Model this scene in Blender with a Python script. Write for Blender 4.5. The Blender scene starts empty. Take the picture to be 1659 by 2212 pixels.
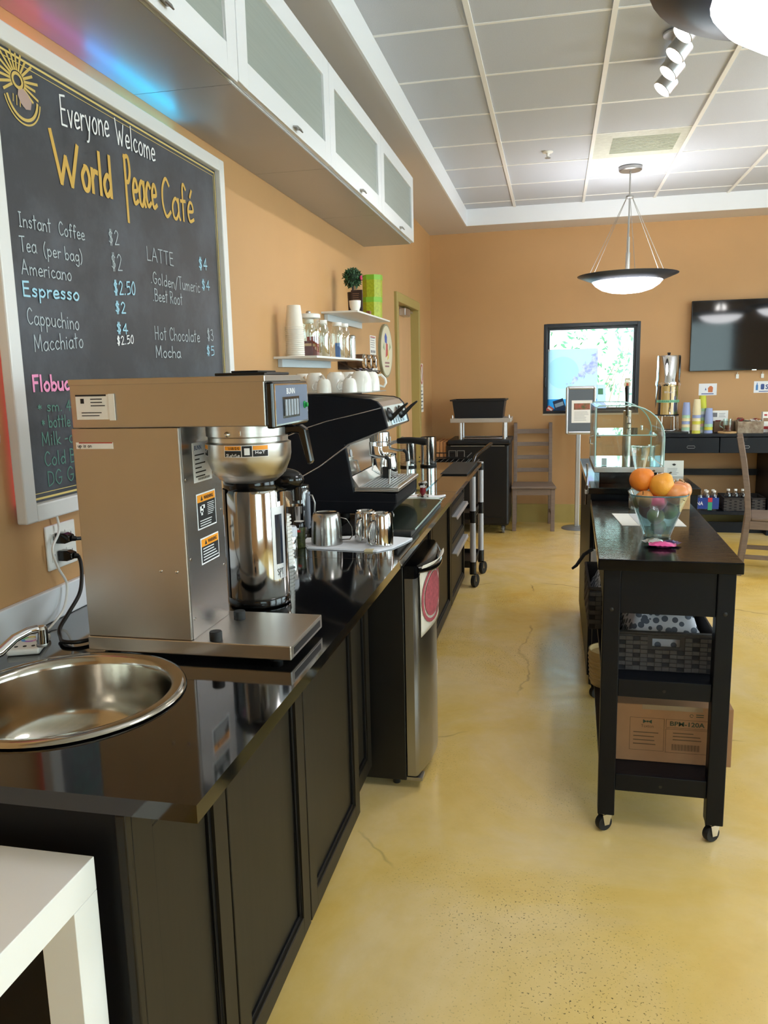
import bpy, bmesh, math, random
from mathutils import Matrix, Vector
random.seed(7)
S = bpy.context.scene
COL = S.collection
PI = math.pi

# ---------------------------------------------------------------- camera
cam_d = bpy.data.cameras.new('camera')
cam_d.sensor_fit = 'VERTICAL'; cam_d.sensor_height = 36.0
cam_d.lens = 1700.0 * 36.0 / 2212.0
cam_d.clip_start = 0.02; cam_d.clip_end = 200
cam = bpy.data.objects.new('camera', cam_d); COL.objects.link(cam)
_r = Vector((0.97761587, 0.20924422, -0.02200133)); _d = Vector((0.01410769, -0.16952706, -0.98542455)); _f = Vector((-0.20992421, 0.9630563, -0.1686843))
cam.matrix_world = Matrix(((_r.x, -_d.x, -_f.x, 0), (_r.y, -_d.y, -_f.y, 0), (_r.z, -_d.z, -_f.z, 1.5), (0, 0, 0, 1)))
S.camera = cam

# ---------------------------------------------------------------- world: bright overcast sky
W = bpy.data.worlds.new('overcast_sky'); S.world = W; W.use_nodes = True
W.node_tree.nodes['Background'].inputs[0].default_value = (0.86, 0.95, 1.0, 1)
W.node_tree.nodes['Background'].inputs[1].default_value = 6.0

# ---------------------------------------------------------------- daylight at the room's windows
def area(name, loc, rot, sx, sy, power, col):
    l = bpy.data.lights.new(name, 'AREA'); l.shape = 'RECTANGLE'; l.size = sx; l.size_y = sy
    l.energy = power; l.color = col
    o = bpy.data.objects.new(name, l); o.location = loc; o.rotation_euler = rot; COL.objects.link(o)
    return o
DAY = (0.80, 0.92, 1.0)
for _i, _y in enumerate((-0.6, 2.2, 5.0)):
    area('daylight_side_window', (5.42, _y, 1.6), (0, math.radians(90), 0), 2.2, 2.2, 47, DAY)
area('daylight_rear_window', (2.6, -2.92, 1.6), (math.radians(90), 0, 0), 2.6, 2.0, 7, DAY)
_p = area('daylight_far_window', (0.34, 8.26, 1.55), (math.radians(-90), 0, 0), 0.9, 0.85, 1, DAY); _p.data.cycles.is_portal = True

S.view_settings.view_transform = 'Standard'; S.view_settings.look = 'None'
S.view_settings.gamma = 1.0; S.view_settings.use_curve_mapping = False
S.view_settings.exposure = -0.15

# ---------------------------------------------------------------- materials
def lin(c):
    return tuple((v/255/12.92 if v/255 <= 0.04045 else ((v/255+0.055)/1.055)**2.4) for v in c)
MATS = {}
def pm(name, rgb, rough=0.5, metal=0.0, noise=None, bump=None, coat=0.0, trans=0.0, emis=None, spec=None, ior=None, aniso=0.0, sheen=0.0, alpha=None, rgb2=None):
    if name in MATS: return MATS[name]
    m = bpy.data.materials.new(name); m.use_nodes = True; MATS[name] = m
    nt = m.node_tree; b = nt.nodes['Principled BSDF']
    b.inputs['Base Color'].default_value = (*lin(rgb), 1); b.inputs['Roughness'].default_value = rough; b.inputs['Metallic'].default_value = metal
    if coat: b.inputs['Coat Weight'].default_value = coat; b.inputs['Coat Roughness'].default_value = 0.06
    if trans: b.inputs['Transmission Weight'].default_value = trans
    if spec is not None: b.inputs['Specular IOR Level'].default_value = spec
    if ior: b.inputs['IOR'].default_value = ior
    if aniso: b.inputs['Anisotropic'].default_value = aniso
    if sheen: b.inputs['Sheen Weight'].default_value = sheen
    if alpha is not None: b.inputs['Alpha'].default_value = alpha
    if emis:
        b.inputs['Emission Color'].default_value = (*lin(emis[0]), 1); b.inputs['Emission Strength'].default_value = emis[1]
    if noise or bump:
        tc = nt.nodes.new('ShaderNodeTexCoord')
    if noise:
        sc, amt = noise[0], noise[1]; stretch = noise[2] if len(noise) > 2 else (1, 1, 1)
        mp = nt.nodes.new('ShaderNodeMapping'); mp.inputs['Scale'].default_value = stretch
        n = nt.nodes.new('ShaderNodeTexNoise'); n.inputs['Scale'].default_value = sc; n.inputs['Detail'].default_value = 5
        nt.links.new(tc.outputs['Object'], mp.inputs[0]); nt.links.new(mp.outputs[0], n.inputs['Vector'])
        mix = nt.nodes.new('ShaderNodeMix'); mix.data_type = 'RGBA'
        c2 = lin(rgb2) if rgb2 else tuple(min(1, v*(1+amt)) for v in lin(rgb))
        c1 = lin(rgb) if rgb2 else tuple(max(0, v*(1-amt)) for v in lin(rgb))
        mix.inputs['A'].default_value = (*c1, 1); mix.inputs['B'].default_value = (*c2, 1)
        cr = nt.nodes.new('ShaderNodeMapRange'); cr.inputs['From Min'].default_value = 0.3; cr.inputs['From Max'].default_value = 0.7
        nt.links.new(n.outputs[0], cr.inputs[0]); nt.links.new(cr.outputs[0], mix.inputs['Factor'])
        nt.links.new(mix.outputs['Result'], b.inputs['Base Color'])
    if bump:
        sc, st = bump[0], bump[1]; stretch = bump[2] if len(bump) > 2 else (1, 1, 1)
        mp = nt.nodes.new('ShaderNodeMapping'); mp.inputs['Scale'].default_value = stretch
        n = nt.nodes.new('ShaderNodeTexNoise'); n.inputs['Scale'].default_value = sc; n.inputs['Detail'].default_value = 4
        bp = nt.nodes.new('ShaderNodeBump'); bp.inputs['Strength'].default_value = st; bp.inputs['Distance'].default_value = 0.002
        nt.links.new(tc.outputs['Object'], mp.inputs[0]); nt.links.new(mp.outputs[0], n.inputs['Vector'])
        nt.links.new(n.outputs[0], bp.inputs['Height']); nt.links.new(bp.outputs[0], b.inputs['Normal'])
    return m
def thin_glass(name, tint, gloss=0.12, rough=0.02, body=0.0):
    m = bpy.data.materials.new(name); m.use_nodes = True; MATS[name] = m; nt = m.node_tree; nt.nodes.clear()
    out = nt.nodes.new('ShaderNodeOutputMaterial'); mix = nt.nodes.new('ShaderNodeMixShader')
    t = nt.nodes.new('ShaderNodeBsdfTransparent'); t.inputs[0].default_value = (*lin(tint), 1)
    g = nt.nodes.new('ShaderNodeBsdfGlossy'); g.inputs['Roughness'].default_value = rough; g.inputs[0].default_value = (1, 1, 1, 1)
    lw = nt.nodes.new('ShaderNodeLayerWeight'); lw.inputs[0].default_value = 0.35
    mr = nt.nodes.new('ShaderNodeMapRange'); mr.inputs['To Min'].default_value = gloss*0.5; mr.inputs['To Max'].default_value = min(1, gloss*6)
    nt.links.new(lw.outputs['Facing'], mr.inputs[0]); nt.links.new(mr.outputs[0], mix.inputs[0])
    src = t.outputs[0]
    if body:
        df = nt.nodes.new('ShaderNodeBsdfDiffuse'); df.inputs[0].default_value = (*lin(tint), 1); m2 = nt.nodes.new('ShaderNodeMixShader'); m2.inputs[0].default_value = body
        nt.links.new(t.outputs[0], m2.inputs[1]); nt.links.new(df.outputs[0], m2.inputs[2]); src = m2.outputs[0]
    nt.links.new(src, mix.inputs[1]); nt.links.new(g.outputs[0], mix.inputs[2]); nt.links.new(mix.outputs[0], out.inputs[0])
    return m

wall_m = pm('orange_wall_paint', (194, 150, 100), 0.55, noise=(1.6, 0.05), bump=(160, 0.12))
farwall_m = wall_m
ceil_m = pm('ceiling_tile_white', (190, 194, 202), 0.9, noise=(220, 0.05), bump=(300, 0.5))
grid_m = pm('ceiling_grid_white', (234, 232, 228), 0.5)
soffit_m = pm('soffit_satin_paint', (204, 200, 198), 0.32)
white_m = pm('white_paint', (232, 234, 238), 0.45)
base_m = pm('olive_baseboard', (178, 158, 92), 0.4, noise=(6, 0.06))
frame_olive = pm('olive_door_frame', (172, 154, 92), 0.42)
doorwood = pm('door_leaf_tan', (206, 164, 120), 0.45, noise=(5, 0.06, (6, 6, 0.6)))
black_gloss = pm('black_gloss_worktop', (9, 9, 10), 0.07, coat=0.6, bump=(14, 0.06), noise=(7, 0.5))
black_satin = pm('black_brown_cabinet', (34, 29, 21), 0.45, spec=0.25, noise=(60, 0.14, (1, 1, 0.06)))
black_end = pm('black_end_panel', (12, 12, 14), 0.45, spec=0.2)
black_wood = pm('black_cart_wood', (9, 12, 19), 0.4, spec=0.22, bump=(40, 0.15, (1, 6, 1)))
black_plastic = pm('black_plastic', (14, 14, 15), 0.38)
black_glossp = pm('black_glossy_plastic', (8, 8, 9), 0.12)
black_powder = pm('black_powder_coat', (9, 12, 19), 0.45, spec=0.22, bump=(500, 0.15))
rubber = pm('black_rubber', (16, 16, 16), 0.7)
steel = pm('brushed_steel', (196, 192, 186), 0.3, 1.0, noise=(3, 0.05, (1, 1, 40)), bump=(90, 0.05, (1, 1, 0.02)), aniso=0.4)
steel_warm = pm('worn_brushed_steel', (186, 180, 172), 0.33, 1.0, noise=(2.2, 0.08, (1, 1, 0.5)), bump=(120, 0.06, (0.03, 1, 1)))
polished = pm('polished_steel', (206, 204, 200), 0.1, 1.0)
dull_steel = pm('dull_steel', (170, 168, 164), 0.38, 1.0)
chrome = pm('chrome', (225, 225, 225), 0.05, 1.0)
alu = pm('aluminium', (200, 200, 202), 0.32, 1.0)
satin_alu = pm('satin_aluminium', (196, 197, 204), 0.5, 0.35)
grey_metal = pm('grey_metal_paint', (130, 132, 134), 0.4, 0.4)
porcelain = pm('white_porcelain', (236, 234, 226), 0.12)
paper = pm('white_paper', (240, 238, 232), 0.8)
paper_grey = pm('pale_grey_paper', (206, 206, 210), 0.8)
ink = pm('black_ink', (26, 26, 28), 0.7)
ink_grey = pm('grey_ink', (120, 120, 124), 0.7)
white_plastic = pm('white_plastic', (238, 236, 230), 0.35)
clear = thin_glass('clear_glass', (244, 250, 248), 0.13)
clear_green = thin_glass('greenish_glass', (214, 240, 232), 0.14)
clear_plastic = thin_glass('clear_plastic', (232, 236, 240), 0.12, 0.08)
teal_glass = thin_glass('teal_glass', (232, 248, 250), 0.14, body=0.06)
dull_glass = thin_glass('dull_sheet_glass', (236, 244, 240), 0.02)
window_glass = thin_glass('window_pane_glass', (240, 250, 248), 0.05)
frost = pm('frosted_cabinet_glass', (150, 158, 152), 0.34, spec=0.6, noise=(40, 0.06, (1, 0.05, 3)))
bluewhite = pm('white_label', (236, 238, 242), 0.5)
orange_lab = pm('orange_label', (244, 156, 28), 0.5)
taupe = pm('taupe_stained_wood', (122, 104, 92), 0.5, noise=(9, 0.12, (1, 1, 8)))
card = pm('corrugated_cardboard', (158, 116, 80), 0.8, noise=(18, 0.05))
lightwood = pm('light_wood', (206, 164, 112), 0.5, noise=(8, 0.1, (1, 1, 6)))
woven = pm('dark_woven_paper', (48, 44, 44), 0.75, noise=(90, 0.2))
cloth_w = pm('white_cotton', (226, 228, 234), 0.9, bump=(300, 0.3))

# ---------------------------------------------------------------- mesh builder
class B:
    def __init__(s): s.v = []; s.f = []; s.mi = []; s.cur = 0
    def add(s, vs, fs, M=None):
        n = len(s.v)
        s.v += [tuple(M @ Vector(p)) for p in vs] if M is not None else [tuple(p) for p in vs]
        for f in fs: s.f.append(tuple(i+n for i in f)); s.mi.append(s.cur)
        return s
    def box(s, x0, x1, y0, y1, z0, z1, M=None):
        v = [(x0,y0,z0),(x1,y0,z0),(x1,y1,z0),(x0,y1,z0),(x0,y0,z1),(x1,y0,z1),(x1,y1,z1),(x0,y1,z1)]
        return s.add(v, [(0,3,2,1),(4,5,6,7),(0,1,5,4),(1,2,6,5),(2,3,7,6),(3,0,4,7)], M)
    def cbox(s, c, sz, M=None):
        return s.box(c[0]-sz[0]/2, c[0]+sz[0]/2, c[1]-sz[1]/2, c[1]+sz[1]/2, c[2]-sz[2]/2, c[2]+sz[2]/2, M)
    def prism(s, poly, axis, a0, a1, M=None):
        # poly = list of 2-D points; axis x: (y,z), y: (x,z), z: (x,y)
        def mk(p, a): return {'x': (a, p[0], p[1]), 'y': (p[0], a, p[1]), 'z': (p[0], p[1], a)}[axis]
        n = len(poly); v = [mk(p, a0) for p in poly] + [mk(p, a1) for p in poly]
        f = [tuple(range(n-1, -1, -1)), tuple(range(n, 2*n))] + [(i, (i+1) % n, n+(i+1) % n, n+i) for i in range(n)]
        return s.add(v, f, M)
    def lathe(s, prof, c=(0, 0, 0), n=28, M=None, sx=1.0, sy=1.0, a0=0.0, a1=None):
        full = a1 is None; a1 = 2*PI if full else a1
        k = n if full else n+1; v = []; f = []
        for r, z in prof:
            for i in range(k):
                a = a0+(a1-a0)*i/n; v.append((c[0]+r*math.cos(a)*sx, c[1]+r*math.sin(a)*sy, c[2]+z))
        m = len(prof)
        for j in range(m-1):
            for i in range(n if full else n):
                i2 = (i+1) % k if full else i+1
                f.append((j*k+i, j*k+i2, (j+1)*k+i2, (j+1)*k+i))
        if full:
            if prof[0][0] > 1e-6: f.append(tuple(range(k-1, -1, -1))) if s.capb else None
            if prof[-1][0] > 1e-6 and s.capt: f.append(tuple(range((m-1)*k, m*k)))
        return s.add(v, f, M)
    capb = True; capt = True
    def cyl(s, c, r, h, n=20, M=None, r2=None):
        return s.lathe([(r, 0), (r if r2 is None else r2, h)], c, n, M)
    def rod(s, p0, p1, r, n=10): return s.tube([p0, p1], r, n)
    def tube(s, pts, r, n=8, closed=False):
        pts = [Vector(p) for p in pts]; k = len(pts); v = []; f = []
        up = Vector((0, 0, 1)); prev = None
        for i, p in enumerate(pts):
            if closed: t = (pts[(i+1) % k]-pts[i-1])
            else: t = pts[min(i+1, k-1)]-pts[max(i-1, 0)]
            t = t.normalized() if t.length > 1e-9 else Vector((0, 0, 1))
            if prev is None:
                a = up if abs(t.dot(up)) < 0.9 else Vector((1, 0, 0)); nrm = (a-t*a.dot(t)).normalized()
            else:
                nrm = prev-t*prev.dot(t); nrm = nrm.normalized() if nrm.length > 1e-6 else prev
            prev = nrm; bi = t.cross(nrm); rr = r[i] if isinstance(r, (list, tuple)) else r
            for j in range(n):
                a = 2*PI*j/n; v.append(p+(nrm*math.cos(a)+bi*math.sin(a))*rr)
        for i in range(k if closed else k-1):
            i2 = (i+1) % k
            for j in range(n): f.append((i*n+j, i*n+(j+1) % n, i2*n+(j+1) % n, i2*n+j))
        if not closed: f.append(tuple(range(n-1, -1, -1))); f.append(tuple(range((k-1)*n, k*n)))
        return s.add(v, f)
    def ball(s, c, r, n=20, m=12, sc=(1, 1, 1), fn=None, M=None):
        v = []; f = []
        for j in range(m+1):
            th = PI*j/m
            for i in range(n):
                a = 2*PI*i/n; d = Vector((math.sin(th)*math.cos(a), math.sin(th)*math.sin(a), math.cos(th)))
                k = fn(d) if fn else 1.0
                v.append((c[0]+d.x*r*k*sc[0], c[1]+d.y*r*k*sc[1], c[2]+d.z*r*k*sc[2]))
        for j in range(m):
            for i in range(n): f.append((j*n+i, (j+1)*n+i, (j+1)*n+(i+1) % n, j*n+(i+1) % n))
        return s.add(v, f, M)
    def quad(s, a, b, c, d): return s.add([a, b, c, d], [(0, 1, 2, 3)])
    def grid(s, fn, nu, nv):
        v = [fn(i/nu, j/nv) for j in range(nv+1) for i in range(nu+1)]
        return s.add(v, [(j*(nu+1)+i, j*(nu+1)+i+1, (j+1)*(nu+1)+i+1, (j+1)*(nu+1)+i) for j in range(nv) for i in range(nu)])

def rootof(o):
    while o.parent is not None: o = o.parent
    return o
def build(name, mb, mat, parent=None, loc=None, smooth=None, bevel=0.0, solid=0.0, subsurf=0, weld=True):
    off = Vector(loc) if loc is not None else (rootof(parent).location.copy() if parent is not None else Vector((0, 0, 0)))
    me = bpy.data.meshes.new(name)
    me.from_pydata([Vector(p)-off for p in mb.v], [], mb.f); me.update()
    mats = mat if isinstance(mat, (list, tuple)) else [mat]
    for m in mats: me.materials.append(m)
    for p, i in zip(me.polygons, mb.mi): p.material_index = min(i, len(mats)-1)
    bm = bmesh.new(); bm.from_mesh(me)
    if weld: bmesh.ops.remove_doubles(bm, verts=bm.verts, dist=1e-6)
    bmesh.ops.recalc_face_normals(bm, faces=bm.faces); bm.to_mesh(me); bm.free()
    if smooth is not None:
        for p in me.polygons: p.use_smooth = True
        me.set_sharp_from_angle(angle=math.radians(smooth))
    o = bpy.data.objects.new(name, me); COL.objects.link(o)
    if parent is not None: o.parent = parent
    else: o.location = off
    if solid:
        md = o.modifiers.new('thickness', 'SOLIDIFY'); md.thickness = solid; md.offset = 0
    if bevel:
        md = o.modifiers.new('edge', 'BEVEL'); md.width = bevel; md.segments = 2; md.limit_method = 'ANGLE'; md.angle_limit = math.radians(40)
    if subsurf:
        md = o.modifiers.new('smooth', 'SUBSURF'); md.levels = subsurf; md.render_levels = subsurf
    return o
def thing(name, label, cat, loc, group=None):
    o = bpy.data.objects.new(name, None); o.empty_display_size = 0.05; o.location = loc; COL.objects.link(o)
    o['label'] = label; o['category'] = cat
    if group: o['group'] = group
    return o
def tag(o, label, cat, group=None):
    o['label'] = label; o['category'] = cat
    if group: o['group'] = group
    return o
def struct(o): o['kind'] = 'structure'; return o
def solo(name, label, cat, mb, mat, loc, group=None, **k):
    return tag(build(name, mb, mat, None, loc, **k), label, cat, group)
def copy_tree(o, loc, label=None, rz=None):
    c = o.copy(); COL.objects.link(c); c.location = loc
    if rz is not None: c.rotation_euler = (0, 0, rz)
    if label: c['label'] = label
    for ch in list(o.children):
        d = ch.copy(); COL.objects.link(d); d.parent = c
        for g in list(ch.children):
            e = g.copy(); COL.objects.link(e); e.parent = d
    return c
def R(ax, deg, c=(0, 0, 0)):
    return Matrix.Translation(c) @ Matrix.Rotation(math.radians(deg), 4, ax) @ Matrix.Translation([-x for x in c])

# ---------------------------------------------------------------- lettering
GL = {
'a': '.55|~.5,.42 .3,.55 .06,.35 .1,.06 .3,0 .5,.2|.5,.54 .5,.1 .58,0', 'b': '.52|.06,1 .08,0|~.08,.36 .3,.52 .5,.28 .32,0 .08,.08',
'c': '.48|~.46,.46 .26,.55 .05,.3 .2,.02 .48,.1', 'd': '.55|~.48,.4 .28,.52 .05,.28 .2,0 .48,.16|.5,1 .5,0',
'e': '.5|~.08,.28 .46,.32 .38,.52 .2,.53 .05,.3 .16,.02 .48,.08', 'f': '.42|~.45,.88 .3,1 .2,.8 .2,0|.04,.52 .38,.54',
'g': '.52|~.46,.42 .26,.54 .06,.3 .2,.04 .46,.18|~.48,.54 .48,-.2 .3,-.38 .08,-.26', 'h': '.52|.06,1 .06,0|~.06,.36 .28,.52 .44,.38 .46,0',
'i': '.2|.1,.52 .1,0|.1,.7 .11,.74', 'k': '.48|.06,1 .06,0|.42,.52 .08,.22 .46,0', 'l': '.2|.1,1 .1,0', 'm': '.8|.06,.54 .06,0|~.06,.36 .22,.53 .36,.36 .38,0|~.38,.36 .56,.53 .7,.36 .72,0',
'n': '.52|.06,.54 .06,0|~.06,.36 .28,.53 .44,.36 .46,0', 'o': '.54|~.28,.54 .06,.32 .16,.03 .38,.02 .5,.28 .38,.52 .24,.54', 'p': '.52|.06,.54 .06,-.38|~.06,.38 .28,.54 .48,.28 .3,.02 .06,.1',
'r': '.38|.06,.54 .06,0|~.06,.32 .2,.5 .38,.5', 's': '.44|~.4,.48 .22,.55 .1,.42 .36,.2 .26,.02 .04,.08', 't': '.4|.2,.95 .2,0|.02,.62 .38,.66', 'u': '.52|~.06,.54 .08,.12 .28,.02 .46,.2|.46,.54 .46,0', 'v': '.46|.04,.54 .22,0 .44,.56', 'y': '.5|.04,.54 .24,.06|~.46,.54 .3,0 .18,-.32 .02,-.36',
'A': '.7|.02,0 .34,1 .66,0|.14,.36 .56,.36', 'B': '.58|.08,0 .08,1|~.08,1 .44,.92 .42,.6 .1,.54|~.1,.54 .52,.46 .48,.08 .08,0', 'C': '.62|~.58,.84 .36,1 .1,.72 .08,.3 .3,0 .6,.14', 'D': '.62|.08,0 .08,1|~.08,1 .5,.84 .54,.24 .08,0',
'E': '.55|.5,1 .08,.98 .08,.02 .52,0|.08,.54 .44,.54', 'F': '.52|.52,1 .08,.98 .08,0|.08,.54 .42,.54', 'G': '.66|~.58,.84 .36,1 .1,.72 .08,.3 .34,0 .58,.2 .58,.44|.36,.44 .64,.44', 'H': '.62|.08,1 .08,0|.54,1 .54,0|.08,.5 .54,.5',
'I': '.36|.18,1 .18,0|.04,1 .32,1|.04,0 .32,0', 'L': '.5|.08,1 .08,0 .48,.02', 'M': '.8|.06,0 .1,1 .4,.2 .68,1 .74,0', 'N': '.66|.06,0 .08,1 .56,0 .58,1', 'P': '.56|.1,1 .12,-.42|~.06,.96 .4,1 .52,.7 .34,.46 .12,.46', 'R': '.6|.08,0 .08,1|~.08,1 .46,.92 .44,.58 .1,.5|.16,.5 .56,0',
'S': '.52|~.46,.88 .26,1 .08,.78 .44,.34 .3,.02 .04,.12', 'T': '.6|.02,.98 .58,1|.3,.98 .3,0', 'U': '.6|~.06,1 .08,.2 .3,0 .5,.2 .52,1', 'W': '.9|.02,1 .26,0 .44,.55 .6,0 .86,.88', 'Z': '.5|.04,1 .46,1 .04,0 .48,0',
'0': '.52|~.28,1 .06,.6 .14,.08 .36,.06 .48,.5 .36,.96 .24,1', '1': '.3|.06,.8 .18,1 .18,0', '2': '.52|~.06,.78 .24,1 .44,.78 .3,.4 .06,0|.06,0 .5,.02', '3': '.5|~.06,.9 .34,1 .4,.7 .18,.54|~.18,.54 .46,.4 .34,.02 .04,.1', '4': '.54|.36,0 .38,1 .04,.32 .52,.34', '5': '.5|.46,1 .1,.98 .08,.58|~.08,.58 .4,.6 .44,.16 .06,.02', '8': '.5|~.26,.54 .08,.78 .26,1 .44,.78 .26,.54 .04,.26 .26,0 .48,.26 .26,.54',
'$': '.52|~.44,.78 .26,.9 .1,.7 .42,.36 .28,.12 .06,.22|.2,1.06 .2,-.06|.32,1.06 .32,-.06', '.': '.2|.08,.0 .12,.05', '(': '.34|~.28,1.05 .08,.6 .12,.1 .26,-.2', ')': '.34|~.06,1.05 .26,.6 .24,.1 .06,-.2', '/': '.46|.02,-.1 .44,1.06', '-': '.4|.06,.34 .34,.36', '*': '.4|.2,.2 .2,.6|.04,.3 .36,.5|.36,.3 .04,.5', ' ': '.34|',
'\u00e9': '.5|~.08,.28 .46,.32 .38,.52 .2,.53 .05,.3 .16,.02 .48,.08|.26,.7 .4,.88',
}
def _smooth(pts, k=6):
    if len(pts) < 3: return pts
    P = [pts[0]]+pts+[pts[-1]]; out = []
    for i in range(1, len(P)-2):
        for j in range(k):
            t = j/k; a, b, c, d = P[i-1], P[i], P[i+1], P[i+2]
            out.append(tuple(0.5*((2*b[q])+(-a[q]+c[q])*t+(2*a[q]-5*b[q]+4*c[q]-d[q])*t*t+(-a[q]+3*b[q]-3*c[q]+d[q])*t**3) for q in (0, 1)))
    out.append(pts[-1]); return out
def strokes(text):
    x = 0.0; out = []
    for ch in text:
        g = GL.get(ch, GL['o']).split('|'); w = float(g[0])
        for st in g[1:]:
            if not st: continue
            sm = st[0] == '~'; pts = [tuple(map(float, q.split(','))) for q in st.lstrip('~').split()]
            if sm: pts = _smooth(pts)
            out.append([(x+p[0], p[1]) for p in pts])
        x += w+0.1
    return out, max(0.1, x-0.1)
def ribbon(mb, pts, w, lift=0.0):
    """flat painted stroke through 3-D points lying in one plane; pts, normal handled by caller"""
    P, nrm = pts
    k = len(P); L = []; Rr = []
    for i in range(k):
        t = (P[min(i+1, k-1)]-P[max(i-1, 0)]); t = t.normalized() if t.length > 1e-9 else Vector((0, 0, 1))
        sd = nrm.cross(t)*w*0.5
        e = t*(w*0.4)*(-1 if i == 0 else (1 if i == k-1 else 0))
        lf = nrm*(lift+1.2e-5*i); L.append(P[i]+sd+e+lf); Rr.append(P[i]-sd+e+lf)
    mb.add(L+Rr, [(i, i+1, k+i+1, k+i) for i in range(k-1)])
def write(mb, text, o, u, v, nrm, width, height, sw, lift=0.0008):
    """hand lettering: origin o, unit u along the line, unit v up"""
    st, tw = strokes(text); o = Vector(o); u = Vector(u); v = Vector(v); nrm = Vector(nrm)
    kx = width/tw
    parts = []
    for s in st:
        cur = [s[0]]
        for i in range(1, len(s)):
            cur.append(s[i])
            if i < len(s)-1:
                a = Vector((s[i][0]-s[i-1][0], s[i][1]-s[i-1][1])); c = Vector((s[i+1][0]-s[i][0], s[i+1][1]-s[i][1]))
                if a.length > 1e-6 and c.length > 1e-6 and a.normalized().dot(c.normalized()) < 0.55: parts.append(cur); cur = [s[i]]
        parts.append(cur)
    st = parts
    for q, s in enumerate(st): ribbon(mb, ([o+u*(p[0]*kx)+v*(p[1]*height) for p in s], nrm), sw, lift+0.00025*q)
def printed(name, text, mat, parent, o, u, v, height, width=None, lift=0.0006, bold=0.0):
    """printed sans lettering as flat mesh"""
    cu = bpy.data.curves.new('tmp', 'FONT'); cu.body = text; cu.size = 1.0; cu.offset = bold; cu.resolution_u = 3
    ob = bpy.data.objects.new('tmp', cu); COL.objects.link(ob)
    dg = bpy.context.evaluated_depsgraph_get(); me = bpy.data.meshes.new_from_object(ob.evaluated_get(dg)); 
    bpy.data.objects.remove(ob); bpy.data.curves.remove(cu)
    xs = [q.co.x for q in me.vertices] or [0, 1]; ys = [q.co.y for q in me.vertices] or [0, 1]
    x0, x1, y0, y1 = min(xs), max(xs), min(ys), max(ys)
    ky = height/max(1e-6, y1-y0); kx = ky if width is None else width/max(1e-6, x1-x0)
    u = Vector(u).normalized(); v = Vector(v).normalized(); n = u.cross(v); o = Vector(o)-rootof(parent).location
    for q in me.vertices: q.co = o+u*((q.co.x-x0)*kx)+v*((q.co.y-y0)*ky)+n*lift
    me.materials.clear(); me.materials.append(mat); me.name = name
    ob = bpy.data.objects.new(name, me); COL.objects.link(ob); ob.parent = parent
    return ob
def plate(mb, o, u, v, w, h, t):
    """thin rectangular plate: corner o, in-plane unit axes u, v, thickness t along u x v"""
    o = Vector(o); u = Vector(u)*w; v = Vector(v)*h; n = Vector(u).cross(Vector(v)).normalized()*t
    a = [o, o+u, o+u+v, o+v]; mb.add(a+[p+n for p in a], [(3, 2, 1, 0), (4, 5, 6, 7), (0, 1, 5, 4), (1, 2, 6, 5), (2, 3, 7, 6), (3, 0, 4, 7)])
def lines(mb, o, u, v, w, h, n, t=0.35, lift=0.0007, rag=0.35, seed=1):
    """rows of fine print"""
    rr = random.Random(seed); o = Vector(o); u = Vector(u); v = Vector(v); nn = u.cross(v)
    for i in range(n):
        y = h*(1-(i+0.5)/n); ww = w*(1-rag*rr.random()); th = h/n*t
        a = o+v*(y-th/2)+nn*lift; mb.quad(a, a+u*ww, a+u*ww+v*th, a+v*th)

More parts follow.
